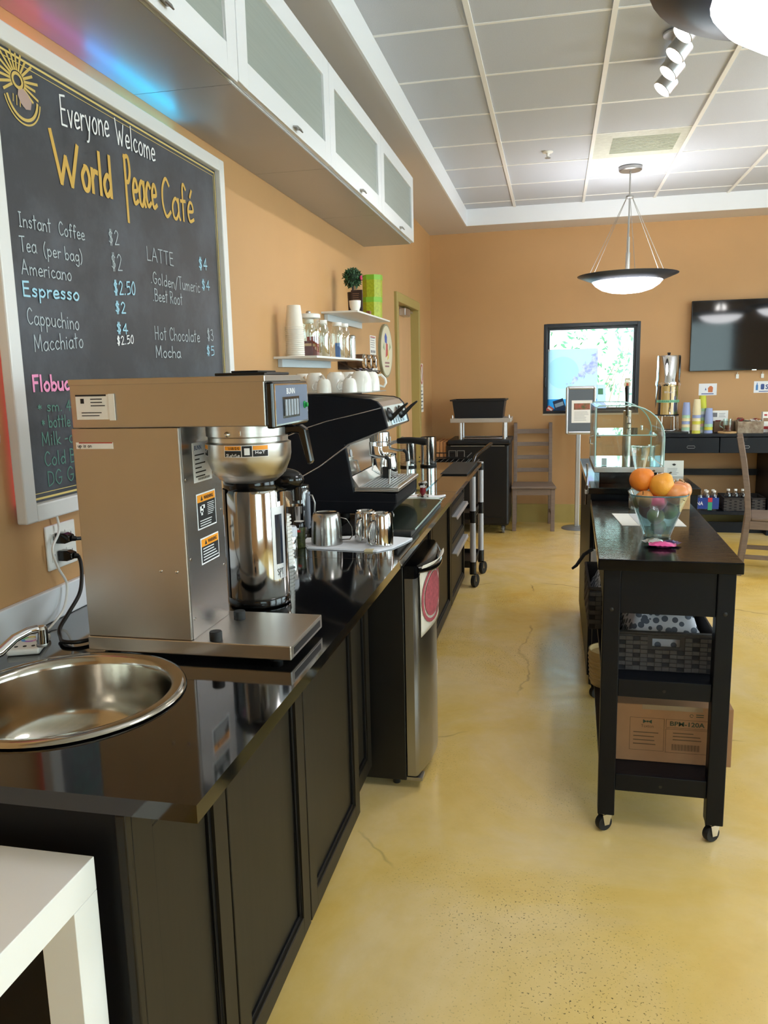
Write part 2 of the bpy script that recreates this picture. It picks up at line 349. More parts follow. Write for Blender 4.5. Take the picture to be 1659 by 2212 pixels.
# ================================================================ the room
XL, XR, YB, YF, ZT = -1.237, 5.5, -3.0, 8.1, 3.03
def floor_material():
    m = bpy.data.materials.new('stained_polished_concrete'); m.use_nodes = True; nt = m.node_tree; b = nt.nodes['Principled BSDF']
    tc = nt.nodes.new('ShaderNodeTexCoord')
    def noise(sc, det=6, rough=0.6, dist=0.0):
        n = nt.nodes.new('ShaderNodeTexNoise'); n.inputs['Scale'].default_value = sc; n.inputs['Detail'].default_value = det; n.inputs['Roughness'].default_value = rough; n.inputs['Distortion'].default_value = dist
        nt.links.new(tc.outputs['Object'], n.inputs['Vector']); return n
    def ramp(src, stops):
        r = nt.nodes.new('ShaderNodeValToRGB'); e = r.color_ramp.elements
        while len(e) < len(stops): e.new(0.5)
        for q, (p, c) in zip(e, stops): q.position = p; q.color = (*c, 1)
        nt.links.new(src, r.inputs[0]); return r
    def mix(fac, a, bb, mode='MIX'):
        x = nt.nodes.new('ShaderNodeMix'); x.data_type = 'RGBA'; x.blend_type = mode
        if isinstance(fac, float): x.inputs['Factor'].default_value = fac
        else: nt.links.new(fac, x.inputs['Factor'])
        for k, s in (('A', a), ('B', bb)):
            if isinstance(s, tuple): x.inputs[k].default_value = (*s, 1)
            else: nt.links.new(s, x.inputs[k])
        return x.outputs['Result']
    n1 = noise(1.1, 8, 0.62, 0.6)
    c1 = ramp(n1.outputs[0], [(0.30, lin((224, 182, 88))), (0.46, lin((230, 196, 118))), (0.58, lin((232, 202, 142))), (0.74, lin((236, 212, 164)))])
    n2 = noise(6.0, 8, 0.7, 0.3)
    c2 = ramp(n2.outputs[0], [(0.3, (0.90, 0.89, 0.85)), (0.6, (1, 1, 1)), (0.8, (1.0, 1.0, 1.0))])
    base = mix(0.8, c1.outputs[0], c2.outputs[0], 'MULTIPLY')
    # dark specks gathered in patches
    n3 = noise(150, 2, 0.5); s3 = ramp(n3.outputs[0], [(0.63, (0, 0, 0)), (0.67, (1, 1, 1))])
    n4 = noise(0.9, 3, 0.5); s4 = ramp(n4.outputs[0], [(0.46, (0, 0, 0)), (0.6, (1, 1, 1))])
    mm = nt.nodes.new('ShaderNodeMath'); mm.operation = 'MULTIPLY'; nt.links.new(s3.outputs[0], mm.inputs[0]); nt.links.new(s4.outputs[0], mm.inputs[1])
    base = mix(mm.outputs[0], base, lin((84, 72, 44)))
    # hairline cracks
    wv = noise(2.2, 4, 0.6); mv = nt.nodes.new('ShaderNodeMixRGB'); mv.inputs[0].default_value = 0.16
    nt.links.new(tc.outputs['Object'], mv.inputs[1]); nt.links.new(wv.outputs['Color'], mv.inputs[2])
    vo = nt.nodes.new('ShaderNodeTexVoronoi'); vo.feature = 'DISTANCE_TO_EDGE'; vo.inputs['Scale'].default_value = 0.62
    nt.links.new(mv.outputs[0], vo.inputs['Vector'])
    cr = ramp(vo.outputs['Distance'], [(0.0, (1, 1, 1)), (0.0035, (0, 0, 0))])
    n5 = noise(1.7, 3, 0.5); s5 = ramp(n5.outputs[0], [(0.5, (0, 0, 0)), (0.62, (0.7, 0.7, 0.7))])
    m5 = nt.nodes.new('ShaderNodeMath'); m5.operation = 'MULTIPLY'; nt.links.new(cr.outputs[0], m5.inputs[0]); nt.links.new(s5.outputs[0], m5.inputs[1])
    base = mix(m5.outputs[0], base, lin((104, 88, 50)))
    nt.links.new(base, b.inputs['Base Color'])
    rr = ramp(n2.outputs[0], [(0.3, (0.16, 0.16, 0.16)), (0.7, (0.26, 0.26, 0.26))]); nt.links.new(rr.outputs[0], b.inputs['Roughness'])
    b.inputs['Specular IOR Level'].default_value = 0.55
    return m
floor_m = floor_material()
struct(build('floor', B().box(XL-0.2, XR+0.2, YB-0.2, YF+0.2, -0.1, 0.0), floor_m))

# walls
DY0, DY1, DZ = 6.27, 7.265, 2.11
b = B(); b.box(XL-0.15, XL, YB-0.15, DY0, 0, 3.2); b.box(XL-0.15, XL, DY1, YF+0.15, 0, 3.2); b.box(XL-0.15, XL, DY0, DY1, DZ, 3.2)
struct(build('wall_left', b, wall_m))
WX0, WX1, WZ0, WZ1 = -0.112, 0.80, 1.10, 1.978
b = B(); b.box(XL, WX0, YF, YF+0.15, 0, 3.2); b.box(WX1, XR+0.15, YF, YF+0.15, 0, 3.2); b.box(WX0, WX1, YF, YF+0.15, 0, WZ0); b.box(WX0, WX1, YF, YF+0.15, WZ1, 3.2)
struct(build('wall_far', b, farwall_m))
b = B(); ys = [(-1.7, 0.5), (1.1, 3.3), (3.9, 6.1)]
b.box(XR, XR+0.15, YB-0.15, YF, 0, 0.5); b.box(XR, XR+0.15, YB-0.15, YF, 2.7, 3.2)
for a0, a1 in ((YB-0.15, -1.7), (0.5, 1.1), (3.3, 3.9), (6.1, YF)): b.box(XR, XR+0.15, a0, a1, 0.5, 2.7)
struct(build('wall_right', b, wall_m))
for i, (a0, a1) in enumerate(ys):
    w = B()
    for q in ((a0, a0+0.06, 0.5, 2.7), (a1-0.06, a1, 0.5, 2.7), (a0+0.06, a1-0.06, 0.5, 0.56), (a0+0.06, a1-0.06, 2.64, 2.7)): w.box(XR+0.02, XR+0.10, *q)
    wo = struct(build('window_%d' % (i+2), w, pm('dark_window_frame', (30, 34, 42), 0.4)))
    build('pane', B().box(XR+0.055, XR+0.061, a0+0.06, a1-0.06, 0.56, 2.64), window_glass, wo)
b = B(); b.box(XL-0.15, 1.3, YB-0.15, YB, 0, 3.2); b.box(3.9, XR, YB-0.15, YB, 0, 3.2); b.box(1.3, 3.9, YB-0.15, YB, 0, 0.6); b.box(1.3, 3.9, YB-0.15, YB, 2.6, 3.2)
struct(build('wall_rear', b, wall_m))
w = B()
for q in ((1.3, 1.36, 0.6, 2.6), (3.84, 3.9, 0.6, 2.6)): w.box(q[0], q[1], YB-0.10, YB-0.02, q[2], q[3])
w.box(1.36, 3.84, YB-0.10, YB-0.02, 0.6, 0.66); w.box(1.36, 3.84, YB-0.10, YB-0.02, 2.54, 2.6)
wo = struct(build('window_5', w, MATS['dark_window_frame']))
build('pane', B().box(1.36, 3.84, YB-0.063, YB-0.057, 0.66, 2.54), window_glass, wo)

# far window: dark frame, inner sash, pane
w = B(); fm = pm('blue_black_window_frame', (20, 26, 38), 0.35)
def rectframe(mb, x0, x1, z0, z1, t, y0, y1):
    mb.box(x0, x0+t, y0, y1, z0, z1); mb.box(x1-t, x1, y0, y1, z0, z1); mb.box(x0+t, x1-t, y0, y1, z0, z0+t); mb.box(x0+t, x1-t, y0, y1, z1-t, z1)
rectframe(w, WX0, WX1, WZ0, WZ1, 0.032, YF-0.004, YF+0.13)
wo = struct(build('window_1', w, fm, bevel=0.003))
s = B(); rectframe(s, WX0+0.032, WX1-0.032, WZ0+0.032, WZ1-0.032, 0.026, YF+0.05, YF+0.10); build('sash', s, fm, wo)
build('pane', B().box(WX0+0.058, WX1-0.058, YF+0.072, YF+0.078, WZ0+0.058, WZ1-0.058), window_glass, wo)
build('sill', B().box(WX0-0.004, WX1+0.004, YF-0.006, YF+0.05, WZ0-0.012, WZ0+0.004), pm('stone_sill', (196, 178, 150), 0.5), wo)
h = B(); h.tube([(WX0+0.016, YF-0.004, 1.37), (WX0+0.016, YF-0.03, 1.375), (WX0+0.014, YF-0.035, 1.42), (WX0+0.018, YF-0.03, 1.46), (WX0+0.016, YF-0.004, 1.465)], 0.006); build('handle', h, black_plastic, wo, smooth=40)

# ceiling: tray with 61 cm tiles in a metal grid
SX, SY, SZ = -0.842, 7.735, 2.88
ce = struct(build('ceiling', B().box(XL-0.15, XR+0.15, YB-0.15, YF+0.15, ZT+0.03, ZT+0.15), white_m))
gx = [SX]+[-0.385+0.614*i for i in range(0, 10)]+[XR]; gx = [g for g in gx if g <= XR]
gy = [SY]; y = 7.48
while y > YB: gy.append(y); y -= 0.6125
gy.append(YB); gy = sorted(set(gy)); 
VENT = None; full = {}
vent_m = pm('vent_panel_grey', (196, 198, 186), 0.5, noise=(30, 0.08))
for i in range(len(gx)-1):
    for j in range(len(gy)-1):
        x0, x1, y0, y1 = gx[i]+0.004, gx[i+1]-0.004, gy[j]+0.004, gy[j+1]-0.004
        vent = abs((x0+x1)/2-0.54) < 0.2 and abs((y0+y1)/2-5.95) < 0.25
        if vent:
            vp = build('vent_panel', B().box(x0, x1, y0, y1, ZT-0.004, ZT+0.012), vent_m, ce)
            v = B(); k = 14
            for q in range(k):
                yy = y0+0.12+(y1-y0-0.24)*q/(k-1); v.box(x0+0.12, x1-0.06, yy-0.006, yy+0.006, ZT-0.008, ZT-0.004)
            build('louvre', v, pm('vent_louvre_grey', (182, 186, 170), 0.5), vp); continue
        key = (round(x1-x0, 3), round(y1-y0, 3))
        if key not in full:
            t = B().box(-key[0]/2, key[0]/2, -key[1]/2, key[1]/2, 0, 0.016)
            o = build('tile', t, ceil_m, None, (0, 0, 0)); full[key] = o.data
        else:
            o = bpy.data.objects.new('tile', full[key]); COL.objects.link(o)
        o.parent = ce; o.location = ((x0+x1)/2, (y0+y1)/2, ZT+0.001)
for g in gx[1:-1]:
    t = B(); t.box(g-0.012, g+0.012, YB, SY, ZT-0.008, ZT+0.002); build('grid_bar', t, grid_m, ce)
for g in gy[1:-1]:
    t = B(); t.box(SX, XR, g-0.008, g+0.008, ZT-0.003, ZT+0.002); build('grid_bar', t, grid_m, ce)
b = B(); b.box(XL, SX, YB, YF, SZ, ZT+0.03); b.box(SX, XR, SY, YF, SZ, ZT+0.03)
struct(build('trim_1', b, soffit_m))      # dropped soffit along two walls
b = B(); b.box(SX, SX+0.012, YB, SY, SZ, ZT); b.box(SX, XR, SY-0.012, SY, SZ, ZT)
struct(build('trim_2', b, white_m))       # white inner fascia of the ceiling tray
struct(build('baseboard_far', B().box(XL, XR, YF-0.012, YF, 0, 0.19), base_m))
b = B(); b.box(XL, XL+0.012, 5.45, DY0-0.05, 0, 0.19); b.box(XL, XL+0.012, DY1+0.05, YF-0.012, 0, 0.19); struct(build('baseboard_left', b, base_m))
struct(build('trim_3', B().box(XL, XL+0.016, 0.95, 3.02, 0.9145, 0.995), white_m, bevel=0.003))   # white upstand behind the worktop

# door in the left wall
b = B(); fx0, fx1 = XL-0.13, XL+0.022
b.box(fx0, fx1, DY0-0.05, DY0+0.022, 0, DZ+0.05); b.box(fx0, fx1, DY1-0.022, DY1+0.05, 0, DZ+0.05); b.box(fx0, fx1, DY0+0.022, DY1-0.022, DZ-0.022, DZ+0.05)
do = struct(build('door_1', b, frame_olive, bevel=0.004))
build('door_leaf', B().box(XL-0.10, XL-0.055, DY0+0.024, DY1-0.024, 0.01, DZ-0.024), doorwood, do)
c = B(); c.box(XL-0.055, XL+0.0, 6.70, 6.93, DZ-0.10, DZ-0.035); c.box(XL-0.05, XL-0.02, 6.93, 7.18, DZ-0.055, DZ-0.035); build('door_closer', c, alu, do, bevel=0.006)
h = B(); h.tube([(XL-0.055, 6.37, 1.0), (XL-0.01, 6.37, 1.0), (XL-0.005, 6.40, 1.0), (XL-0.005, 6.50, 1.0)], 0.009); build('handle', h, alu, do, smooth=40)

# outdoors beyond the far window
leaf_m = pm('bright_leaves', (84, 146, 104), 0.6, noise=(3, 0.3))
struct(build('ground_outside', B().box(-6, 8, YF+0.4, 22, -0.3, -0.05), pm('pale_gravel', (200, 196, 184), 0.9)))
rr = random.Random(3)
for k, (cx, cy, cz, rad, n) in enumerate(((0.55, 10.6, 1.75, 0.9, 260), (-0.9, 11.5, 2.5, 1.0, 220), (1.7, 11.0, 1.3, 1.0, 220))):
    t = thing('outdoor_shrub', ['sunlit green shrub straight outside the far window', 'taller sunlit tree at left outside the far window', 'low sunlit bush at right outside the far window'][k], 'shrub', (cx, cy, -0.05), 'shrubs outside the window')
    st = B()
    for q in range(5): st.tube([(cx, cy, -0.05), (cx+rr.uniform(-.2, .2), cy+rr.uniform(-.2, .2), cz*0.5), (cx+rr.uniform(-.6, .6), cy+rr.uniform(-.4, .4), cz+rr.uniform(0, .5))], [0.014, 0.009, 0.004], 6)
    build('stem', st, pm('bark', (170, 160, 140), 0.8), t)
    lf = B()
    for q in range(n):
        d = Vector((rr.gauss(0, 1), rr.gauss(0, 1), rr.gauss(0, 1))).normalized()*rad*rr.uniform(0.3, 1)
        p = Vector((cx, cy, cz))+d; u = Vector((rr.gauss(0, 1), rr.gauss(0, 1), rr.gauss(0, 1))).normalized(); v = u.orthogonal().normalized(); s = rr.uniform(0.03, 0.06)
        lf.add([p-u*s, p+v*s*0.45, p+u*s, p-v*s*0.45], [(0, 1, 2, 3)])
    fo = build('foliage', lf, leaf_m, t); fo['kind'] = 'stuff'

# ================================================================ worktop run on the left
def door_front(parent, name, xf, y0, y1, z0, z1, mat=black_satin, fw=0.055, t=0.02, panel_name='door_panel'):
    d = B(); x0 = xf-t
    d.box(x0, xf, y0, y0+fw, z0, z1); d.box(x0, xf, y1-fw, y1, z0, z1); d.box(x0, xf, y0+fw, y1-fw, z0, z0+fw); d.box(x0, xf, y0+fw, y1-fw, z1-fw, z1)
    o = build(name, d, mat, parent, bevel=0.002)
    e = B(); k = 0.012; a0, a1, c0, c1 = y0+fw, y1-fw, z0+fw, z1-fw
    e.box(x0+0.002, xf-0.006, a0, a0+k, c0, c1); e.box(x0+0.002, xf-0.006, a1-k, a1, c0, c1); e.box(x0+0.002, xf-0.006, a0+k, a1-k, c0, c0+k); e.box(x0+0.002, xf-0.006, a0+k, a1-k, c1-k, c1)
    build('bead', e, black_end, o, bevel=0.002)
    build(panel_name, B().box(x0+0.001, xf-0.013, a0+k, a1-k, c0+k, c1-k), mat, o)
    return o
def base_cabinet(label, y0, y1, xf=-0.6, end=False, z0=0.10, zt=0.885):
    t = thing('base_cabinet', label, 'cabinet', (xf-0.3, (y0+y1)/2, 0), 'black base cabinets under the worktop')
    c = B(); c.box(-1.19, xf-0.021, y0+0.001, y1-0.001, z0, zt); build('body', c, black_end, t)
    build('toe_kick', B().box(-1.15, xf-0.075, y0+0.001, y1-0.001, 0.0, z0), black_end, t)
    door_front(t, 'door', xf, y0+0.003, y1-0.003, z0+0.004, 0.880)
    if end:
        e = B(); e.box(-1.19, xf, 0.945, 0.956, 0.0, 0.885); build('end_panel', e, black_end, t)
        e = B(); e.box(xf-0.014, xf+0.003, 0.938, 0.956, 0.0, 0.885); build('corner_post', e, black_satin, t, bevel=0.003)
    return t
base_cabinet('black shaker cabinet at the near end under the round sink', 0.957, 1.288, end=True, zt=0.735)
base_cabinet('black shaker cabinet below the steel coffee brewer base', 1.289, 1.757, zt=0.735)
base_cabinet('wide black shaker cabinet between sink cabinet and fridge, lowest corner at floor', 1.758, 2.292)
base_cabinet('dark recessed cabinet panel right beside the black fridge side', 2.294, 2.600, -0.632)
base_cabinet('black shaker cabinet just past the small fridge', 3.17, 3.90)
base_cabinet('black shaker cabinet between fridge side cabinet and drawer unit', 3.905, 4.64)
dr = thing('drawer_cabinet', 'black drawer cabinet with pale bar handles at worktop far end', 'cabinet', (-0.9, 5.0, 0))
build('body', B().box(-1.19, -0.621, 4.646, 5.365, 0.10, 0.885), black_end, dr)
build('toe_kick', B().box(-1.15, -0.675, 4.646, 5.365, 0.0, 0.10), black_end, dr)
for (z0, z1, hd) in ((0.672, 0.878, False), (0.442, 0.667, True), (0.104, 0.437, True)):
    d = door_front(dr, 'drawer', -0.6, 4.65, 5.36, z0, z1, fw=0.04, panel_name='drawer_panel')
    if hd:
        hb = B(); hb.prism([(-0.6, z1-0.012), (-0.572, z1-0.012), (-0.566, z1-0.03), (-0.57, z1-0.032), (-0.577, z1-0.017), (-0.6, z1-0.017)], 'y', 4.70, 5.31); build('handle', hb, pm('pale_handle', (214, 214, 218), 0.35, 0.6), d)

def worktop(label, y0, y1, hole=None):
    x0, x1, z0, z1 = XL+0.001, -0.483, 0.886, 0.914
    m = B()
    if hole:
        cx, cy, r, ys = hole; n = 40
        ang = [2*PI*i/n for i in range(n)]+[math.atan2(b-cy, a-cx) % (2*PI) for a in (x0, x1) for b in (y0, ys)]
        ang = sorted(set(round(a, 6) for a in ang)); k = len(ang); inn = []; out = []
        for a in ang:
            dx, dy = math.cos(a), math.sin(a); inn.append((cx+r*dx, cy+r*dy))
            tx = ((x1 if dx > 0 else x0)-cx)/dx if abs(dx) > 1e-9 else 1e9; ty = ((ys if dy > 0 else y0)-cy)/dy if abs(dy) > 1e-9 else 1e9
            tt = min(tx, ty); out.append((cx+tt*dx, cy+tt*dy))
        v = [(*p, z1) for p in inn]+[(*p, z1) for p in out]+[(*p, z0) for p in inn]+[(*p, z0) for p in out]; f = []
        for i in range(k):
            j = (i+1) % k; f += [(i, j, k+j, k+i), (2*k+j, 2*k+i, 3*k+i, 3*k+j), (j, i, 2*k+i, 2*k+j)]
            if not (abs(out[i][1]-ys) < 1e-6 and abs(out[j][1]-ys) < 1e-6): f.append((k+i, k+j, 3*k+j, 3*k+i))
        m.add(v, f)
        q = [(x0, ys), (x1, ys), (x1, y1), (x0, y1)]
        m.add([(*p, z0) for p in q]+[(*p, z1) for p in q], [(3, 2, 1, 0), (4, 5, 6, 7), (1, 2, 6, 5), (2, 3, 7, 6), (3, 0, 4, 7)])
    else: m.box(x0, x1, y0, y1, z0, z1)
    return solo('worktop', label, 'worktop', m, black_gloss, (-0.86, (y0+y1)/2, z0), 'black worktop lengths', bevel=0.0 if hole else 0.0025)
SKX, SKY, SKR = -0.905, 1.262, 0.225
worktop('glossy black worktop length holding sink and coffee brewer', 0.938, 2.447, (SKX, SKY, 0.212, 1.60))
worktop('glossy black worktop length under espresso machine and milk pitchers', 2.4485, 3.979)
worktop('glossy black worktop length at the far end with perforated steel canisters', 3.9805, 5.384)

# round steel sink
t = thing('round_sink', 'round stainless steel sink bowl set into the near black worktop', 'sink', (SKX, SKY, 0.914))
b = B(); b.capb = b.capt = False
b.lathe([(SKR-0.004, 0.0005), (SKR, 0.003), (SKR-0.003, 0.008), (SKR-0.012, 0.010), (SKR-0.024, 0.009), (SKR-0.031, 0.003), (SKR-0.034, -0.01), (SKR-0.040, -0.09), (SKR-0.052, -0.135), (SKR-0.085, -0.152), (0.05, -0.160), (0.0, -0.162)], (SKX, SKY, 0.914), 64)
b.lathe([(SKR-0.004, 0.0005), (SKR-0.020, -0.002), (SKR-0.030, -0.03), (SKR-0.037, -0.09), (SKR-0.049, -0.138), (SKR-0.083, -0.156), (0.0, -0.166)], (SKX, SKY, 0.914), 64)
build('bowl', b, pm('sink_steel', (182, 176, 164), 0.15, 1.0, noise=(14, 0.1), bump=(60, 0.06)), t, smooth=50)
b = B(); b.lathe([(0.0, 0.004), (0.03, 0.004), (0.036, 0.001), (0.036, -0.004)], (SKX, SKY, 0.752), 24); build('drain', b, dull_steel, t, smooth=40)

# faucet: a chrome lever and spout reaching in from the wall corner
t = thing('faucet', 'chrome faucet spout reaching over the sink from the wall', 'faucet', (-1.165, 1.22, 0.914))
b = B(); b.cyl((-1.165, 1.22, 0.914), 0.026, 0.05, 20); b.cyl((-1.165, 1.22, 0.964), 0.022, 0.03, 20, r2=0.016); build('base', b, chrome, t, smooth=40)
b = B(); b.tube([(-1.165, 1.22, 0.93), (-1.150, 1.29, 0.945), (-1.12, 1.36, 0.955), (-1.107, 1.39, 0.974), (-1.095, 1.42, 0.981), (-1.085, 1.437, 0.981)], [0.014, 0.013, 0.011, 0.010, 0.009, 0.009], 14); build('spout', b, chrome, t, smooth=50)
b = B(); b.cyl((-1.081, 1.445, 0.947), 0.0125, 0.032, 20); b.lathe([(0.0125, 0), (0.010, 0.006), (0.0, 0.008)], (-1.081, 1.445, 0.979), 20); build('spout_tip', b, chrome, t, smooth=40)
b = B(); b.lathe([(0.013, 0), (0.0135, 0.003), (0.013, 0.006)], (-1.081, 1.445, 0.941), 20); build('aerator', b, dull_steel, t, smooth=40)

# LED controller and its white cable
t = thing('led_controller', 'small white light controller with colour wheel lying by the faucet', 'remote control', (-1.155, 1.497, 0.914))
cm = Matrix.Translation((-0.025, 0.007, 0)) @ R('Z', 22, (-1.13, 1.49, 0.914))
b = B(); b.box(-1.165, -1.095, 1.435, 1.545, 0.9146, 0.929, cm); build('body', b, white_plastic, t, bevel=0.005)
for i, c in enumerate(((240, 90, 90), (240, 220, 90), (110, 210, 120), (90, 170, 240), (190, 110, 220), (240, 150, 200))):
    w = B(); w.capb = w.capt = False; w.add([tuple(cm @ Vector((-1.13+r*math.cos(a), 1.505+r*math.sin(a), 0.9295))) for r in (0.012, 0.02) for a in [PI/3*i+PI/3*k/5 for k in range(6)]], [(k, k+1, 7+k, 6+k) for k in range(5)])
    build('wheel_segment', w, pm('wheel_%d' % i, c, 0.5), t)
for i in range(3):
    w = B(); w.lathe([(0.004, 0), (0.004, 0.0012), (0, 0.0012)], tuple(cm @ Vector((-1.148+0.018*i, 1.455, 0.929))), 10); build('button', w, ink, t)
def cable(name, label, pts, r, mat, cat='cable', k=8):
    P = [Vector(p) for p in pts]; Q = [P[0]]+P+[P[-1]]; out = []
    for i in range(1, len(Q)-2):
        for j in range(k):
            s = j/k; a, bb, c, d = Q[i-1], Q[i], Q[i+1], Q[i+2]
            out.append(0.5*((2*bb)+(-a+c)*s+(2*a-5*bb+4*c-d)*s*s+(-a+3*bb-3*c+d)*s**3))
    out.append(P[-1]); m = B(); m.tube(out, r, 8)
    return solo(name, label, cat, m, mat, pts[0], smooth=60)
cable('led_cable', 'thin white cable hanging from chalkboard down to the light controller', [(XL+0.02, 1.72, 1.20), (XL+0.022, 1.730, 1.14), (XL+0.027, 1.690, 1.10), (XL+0.03, 1.70, 1.05), (XL+0.032, 1.726, 1.00), (XL+0.036, 1.70, 0.945), (-1.19, 1.63, 0.921), (-1.178, 1.585, 0.920), (-1.172, 1.555, 0.921)], 0.0032, white_plastic)

# wall outlet plate with two black plugs
t = thing('outlet_plate', 'white two-gang wall outlet plate below the chalkboard', 'outlet', (XL, 1.758, 1.095))
b = B(); b.box(XL+0.0005, XL+0.007, 1.697, 1.819, 1.038, 1.152); build('plate', b, white_plastic, t, bevel=0.003)
for yy in (1.728, 1.788):
    for zz in (1.072, 1.118):
        f = B(); f.box(XL+0.007, XL+0.0095, yy-0.016, yy+0.016, zz-0.014, zz+0.014); s = build('socket', f, white_plastic, t, bevel=0.002)
        f = B(); f.box(XL+0.0095, XL+0.0099, yy-0.008, yy-0.006, zz-0.004, zz+0.006); f.box(XL+0.0095, XL+0.0099, yy+0.006, yy+0.008, zz-0.004, zz+0.006); build('slot', f, ink, s)
for k, (yy, zz, lab, pts) in enumerate(((1.738, 1.118, 'upper black power plug in the wall outlet with its short cord', [(-1.178, 1.745, 1.115), (-1.165, 1.77, 1.112), (-1.13, 1.83, 1.108), (-1.08, 1.88, 1.10), (-1.02, 1.86, 1.06)]),
        (1.742, 1.072, 'lower black power plug with thick cord looping onto the worktop', [(-1.178, 1.75, 1.068), (-1.166, 1.735, 1.055), (-1.155, 1.718, 1.025), (-1.142, 1.683, 0.99), (-1.135, 1.625, 0.96), (-1.132, 1.58, 0.935), (-1.115, 1.555, 0.922), (-1.085, 1.525, 0.922), (-1.045, 1.535, 0.922), (-1.018, 1.60, 0.922), (-1.025, 1.70, 0.922), (-1.08, 1.74, 0.922), (-1.10, 1.68, 0.924), (-1.06, 1.60, 0.931), (-1.015, 1.62, 0.931)]))):
    p = thing('power_plug', lab, 'plug', (XL+0.01, yy, zz), 'black plugs in the wall outlet')
    b = B(); b.prism([(XL+0.0105, zz-0.014), (XL+0.035, zz-0.014), (XL+0.05, zz-0.009), (XL+0.05, zz+0.007), (XL+0.035, zz+0.013), (XL+0.0105, zz+0.013)], 'y', yy-0.013, yy+0.013); build('plug_body', b, black_glossp, p, bevel=0.003)
    b = B(); b.tube([(XL+0.05, yy, zz-0.001), (-1.178, yy+0.005, zz-0.003)], [0.008, 0.006], 10); build('strain_relief', b, black_plastic, p, smooth=40)
    P = [Vector(q) for q in pts]; P[0] = Vector((-1.179, yy+0.005, zz-0.003)); Q = [P[0]]+P+[P[-1]]; o = []
    for i in range(1, len(Q)-2):
        for j in range(8):
            s = j/8; a, bb, c, d = Q[i-1], Q[i], Q[i+1], Q[i+2]; o.append(0.5*((2*bb)+(-a+c)*s+(2*a-5*bb+4*c-d)*s*s+(-a+3*bb-3*c+d)*s**3))
    m = B(); m.tube(o+[P[-1]], 0.0048, 8); build('cord', m, black_plastic, p, smooth=60)

# ---------------------------------------------------------------- coffee brewer
t = thing('coffee_brewer', 'tall stainless steel commercial coffee brewer with funnel, beside the sink', 'coffee machine', (-0.76, 1.585, 0.914))
Y0, Y1 = 1.475, 1.700
for x in (-0.95, -0.57):
    for y in (1.51, 1.665): build('foot', B().cyl((x, y, 0.914), 0.014, 0.013, 14), rubber, t, smooth=40)
ba = build('base', B().box(-0.990, -0.525, Y0, Y1, 0.926, 0.957), steel_warm, t, bevel=0.002)
b = B(); b.box(-0.525, -0.5242, Y0+0.012, Y1-0.012, 0.930, 0.953); build('base_strip', b, steel, ba)
b = B(); b.box(-0.5242, -0.5236, Y0+0.018, Y1-0.018, 0.934, 0.949); build('base_inset', b, black_plastic, ba)
b = B(); b.box(-0.988, -0.7455, Y0+0.003, Y1-0.026, 0.9575, 1.4085); tw = build('tower', b, steel_warm, t, bevel=0.002)
b = B(); b.box(-0.7450, -0.7442, Y0+0.010, Y1-0.028, 0.9575, 1.4085); fp = build('tower_front', b, pm('tower_front_steel', (200, 200, 200), 0.27, 1.0, bump=(9, 0.25, (1, 1, 0.35))), t)
hd = build('head', B().box(-0.982, -0.556, Y0, Y1, 1.4095, 1.508), steel_warm, t, bevel=0.002)
b = B(); b.box(-0.984, -0.554, Y0-0.001, Y1+0.001, 1.4965, 1.5095); build('head_lid', b, steel_warm, hd, bevel=0.0015)
b = B(); b.box(-0.690, -0.575, 1.545, 1.685, 1.510, 1.516); b.box(-0.66, -0.60, 1.56, 1.67, 1.516, 1.520); build('water_inlet_cover', b, black_plastic, hd, bevel=0.002)
b = B(); b.box(-0.665, -0.575, 1.53, 1.545, 1.510, 1.514); build('cover_hinge', b, black_plastic, hd)
bz = build('control_bezel', B().box(-0.556, -0.540, Y0+0.004, Y1+0.002, 1.404, 1.4965), black_glossp, t, bevel=0.004)
b = B(); b.box(-0.540, -0.5385, Y0+0.012, Y1-0.006, 1.411, 1.490); fpn = build('control_panel', b, pm('blue_grey_panel', (96, 110, 134), 0.3), bz, bevel=0.0006)
b = B(); rectf = [(Y0+0.010, Y0+0.013, 1.409, 1.492), (Y1-0.007, Y1-0.004, 1.409, 1.492), (Y0+0.013, Y1-0.007, 1.409, 1.412), (Y0+0.013, Y1-0.007, 1.489, 1.492)]
for q in rectf: b.box(-0.540, -0.5378, *q)
build('panel_rim', b, chrome, bz)
b = B(); b.box(-0.5385, -0.5380, 1.530, 1.636, 1.422, 1.465); build('display_window', b, black_glossp, bz)
for k in range(5): build('rib', B().cyl((-0.5375, 1.543+0.018*k, 1.427), 0.0052, 0.033, 12), pm('dark_rib_metal', (120, 122, 126), 0.35, 0.7), bz, smooth=50)
b = B(); b.lathe([(0.008, 0), (0.008, 0.002), (0.0055, 0.0025), (0.005, 0.008), (0, 0.0095)], (0, 0, 0), 16, Matrix.Translation((-0.5385, 1.672, 1.445)) @ Matrix.Rotation(PI/2, 4, 'Y')); build('green_button', b, pm('green_button', (24, 140, 70), 0.25), bz, smooth=40)
printed('brand_lettering', 'BUNN', bluewhite, bz, (-0.5384, 1.555, 1.4705), (0, 1, 0), (0, 0, 1), 0.012, 0.052, bold=0.02)
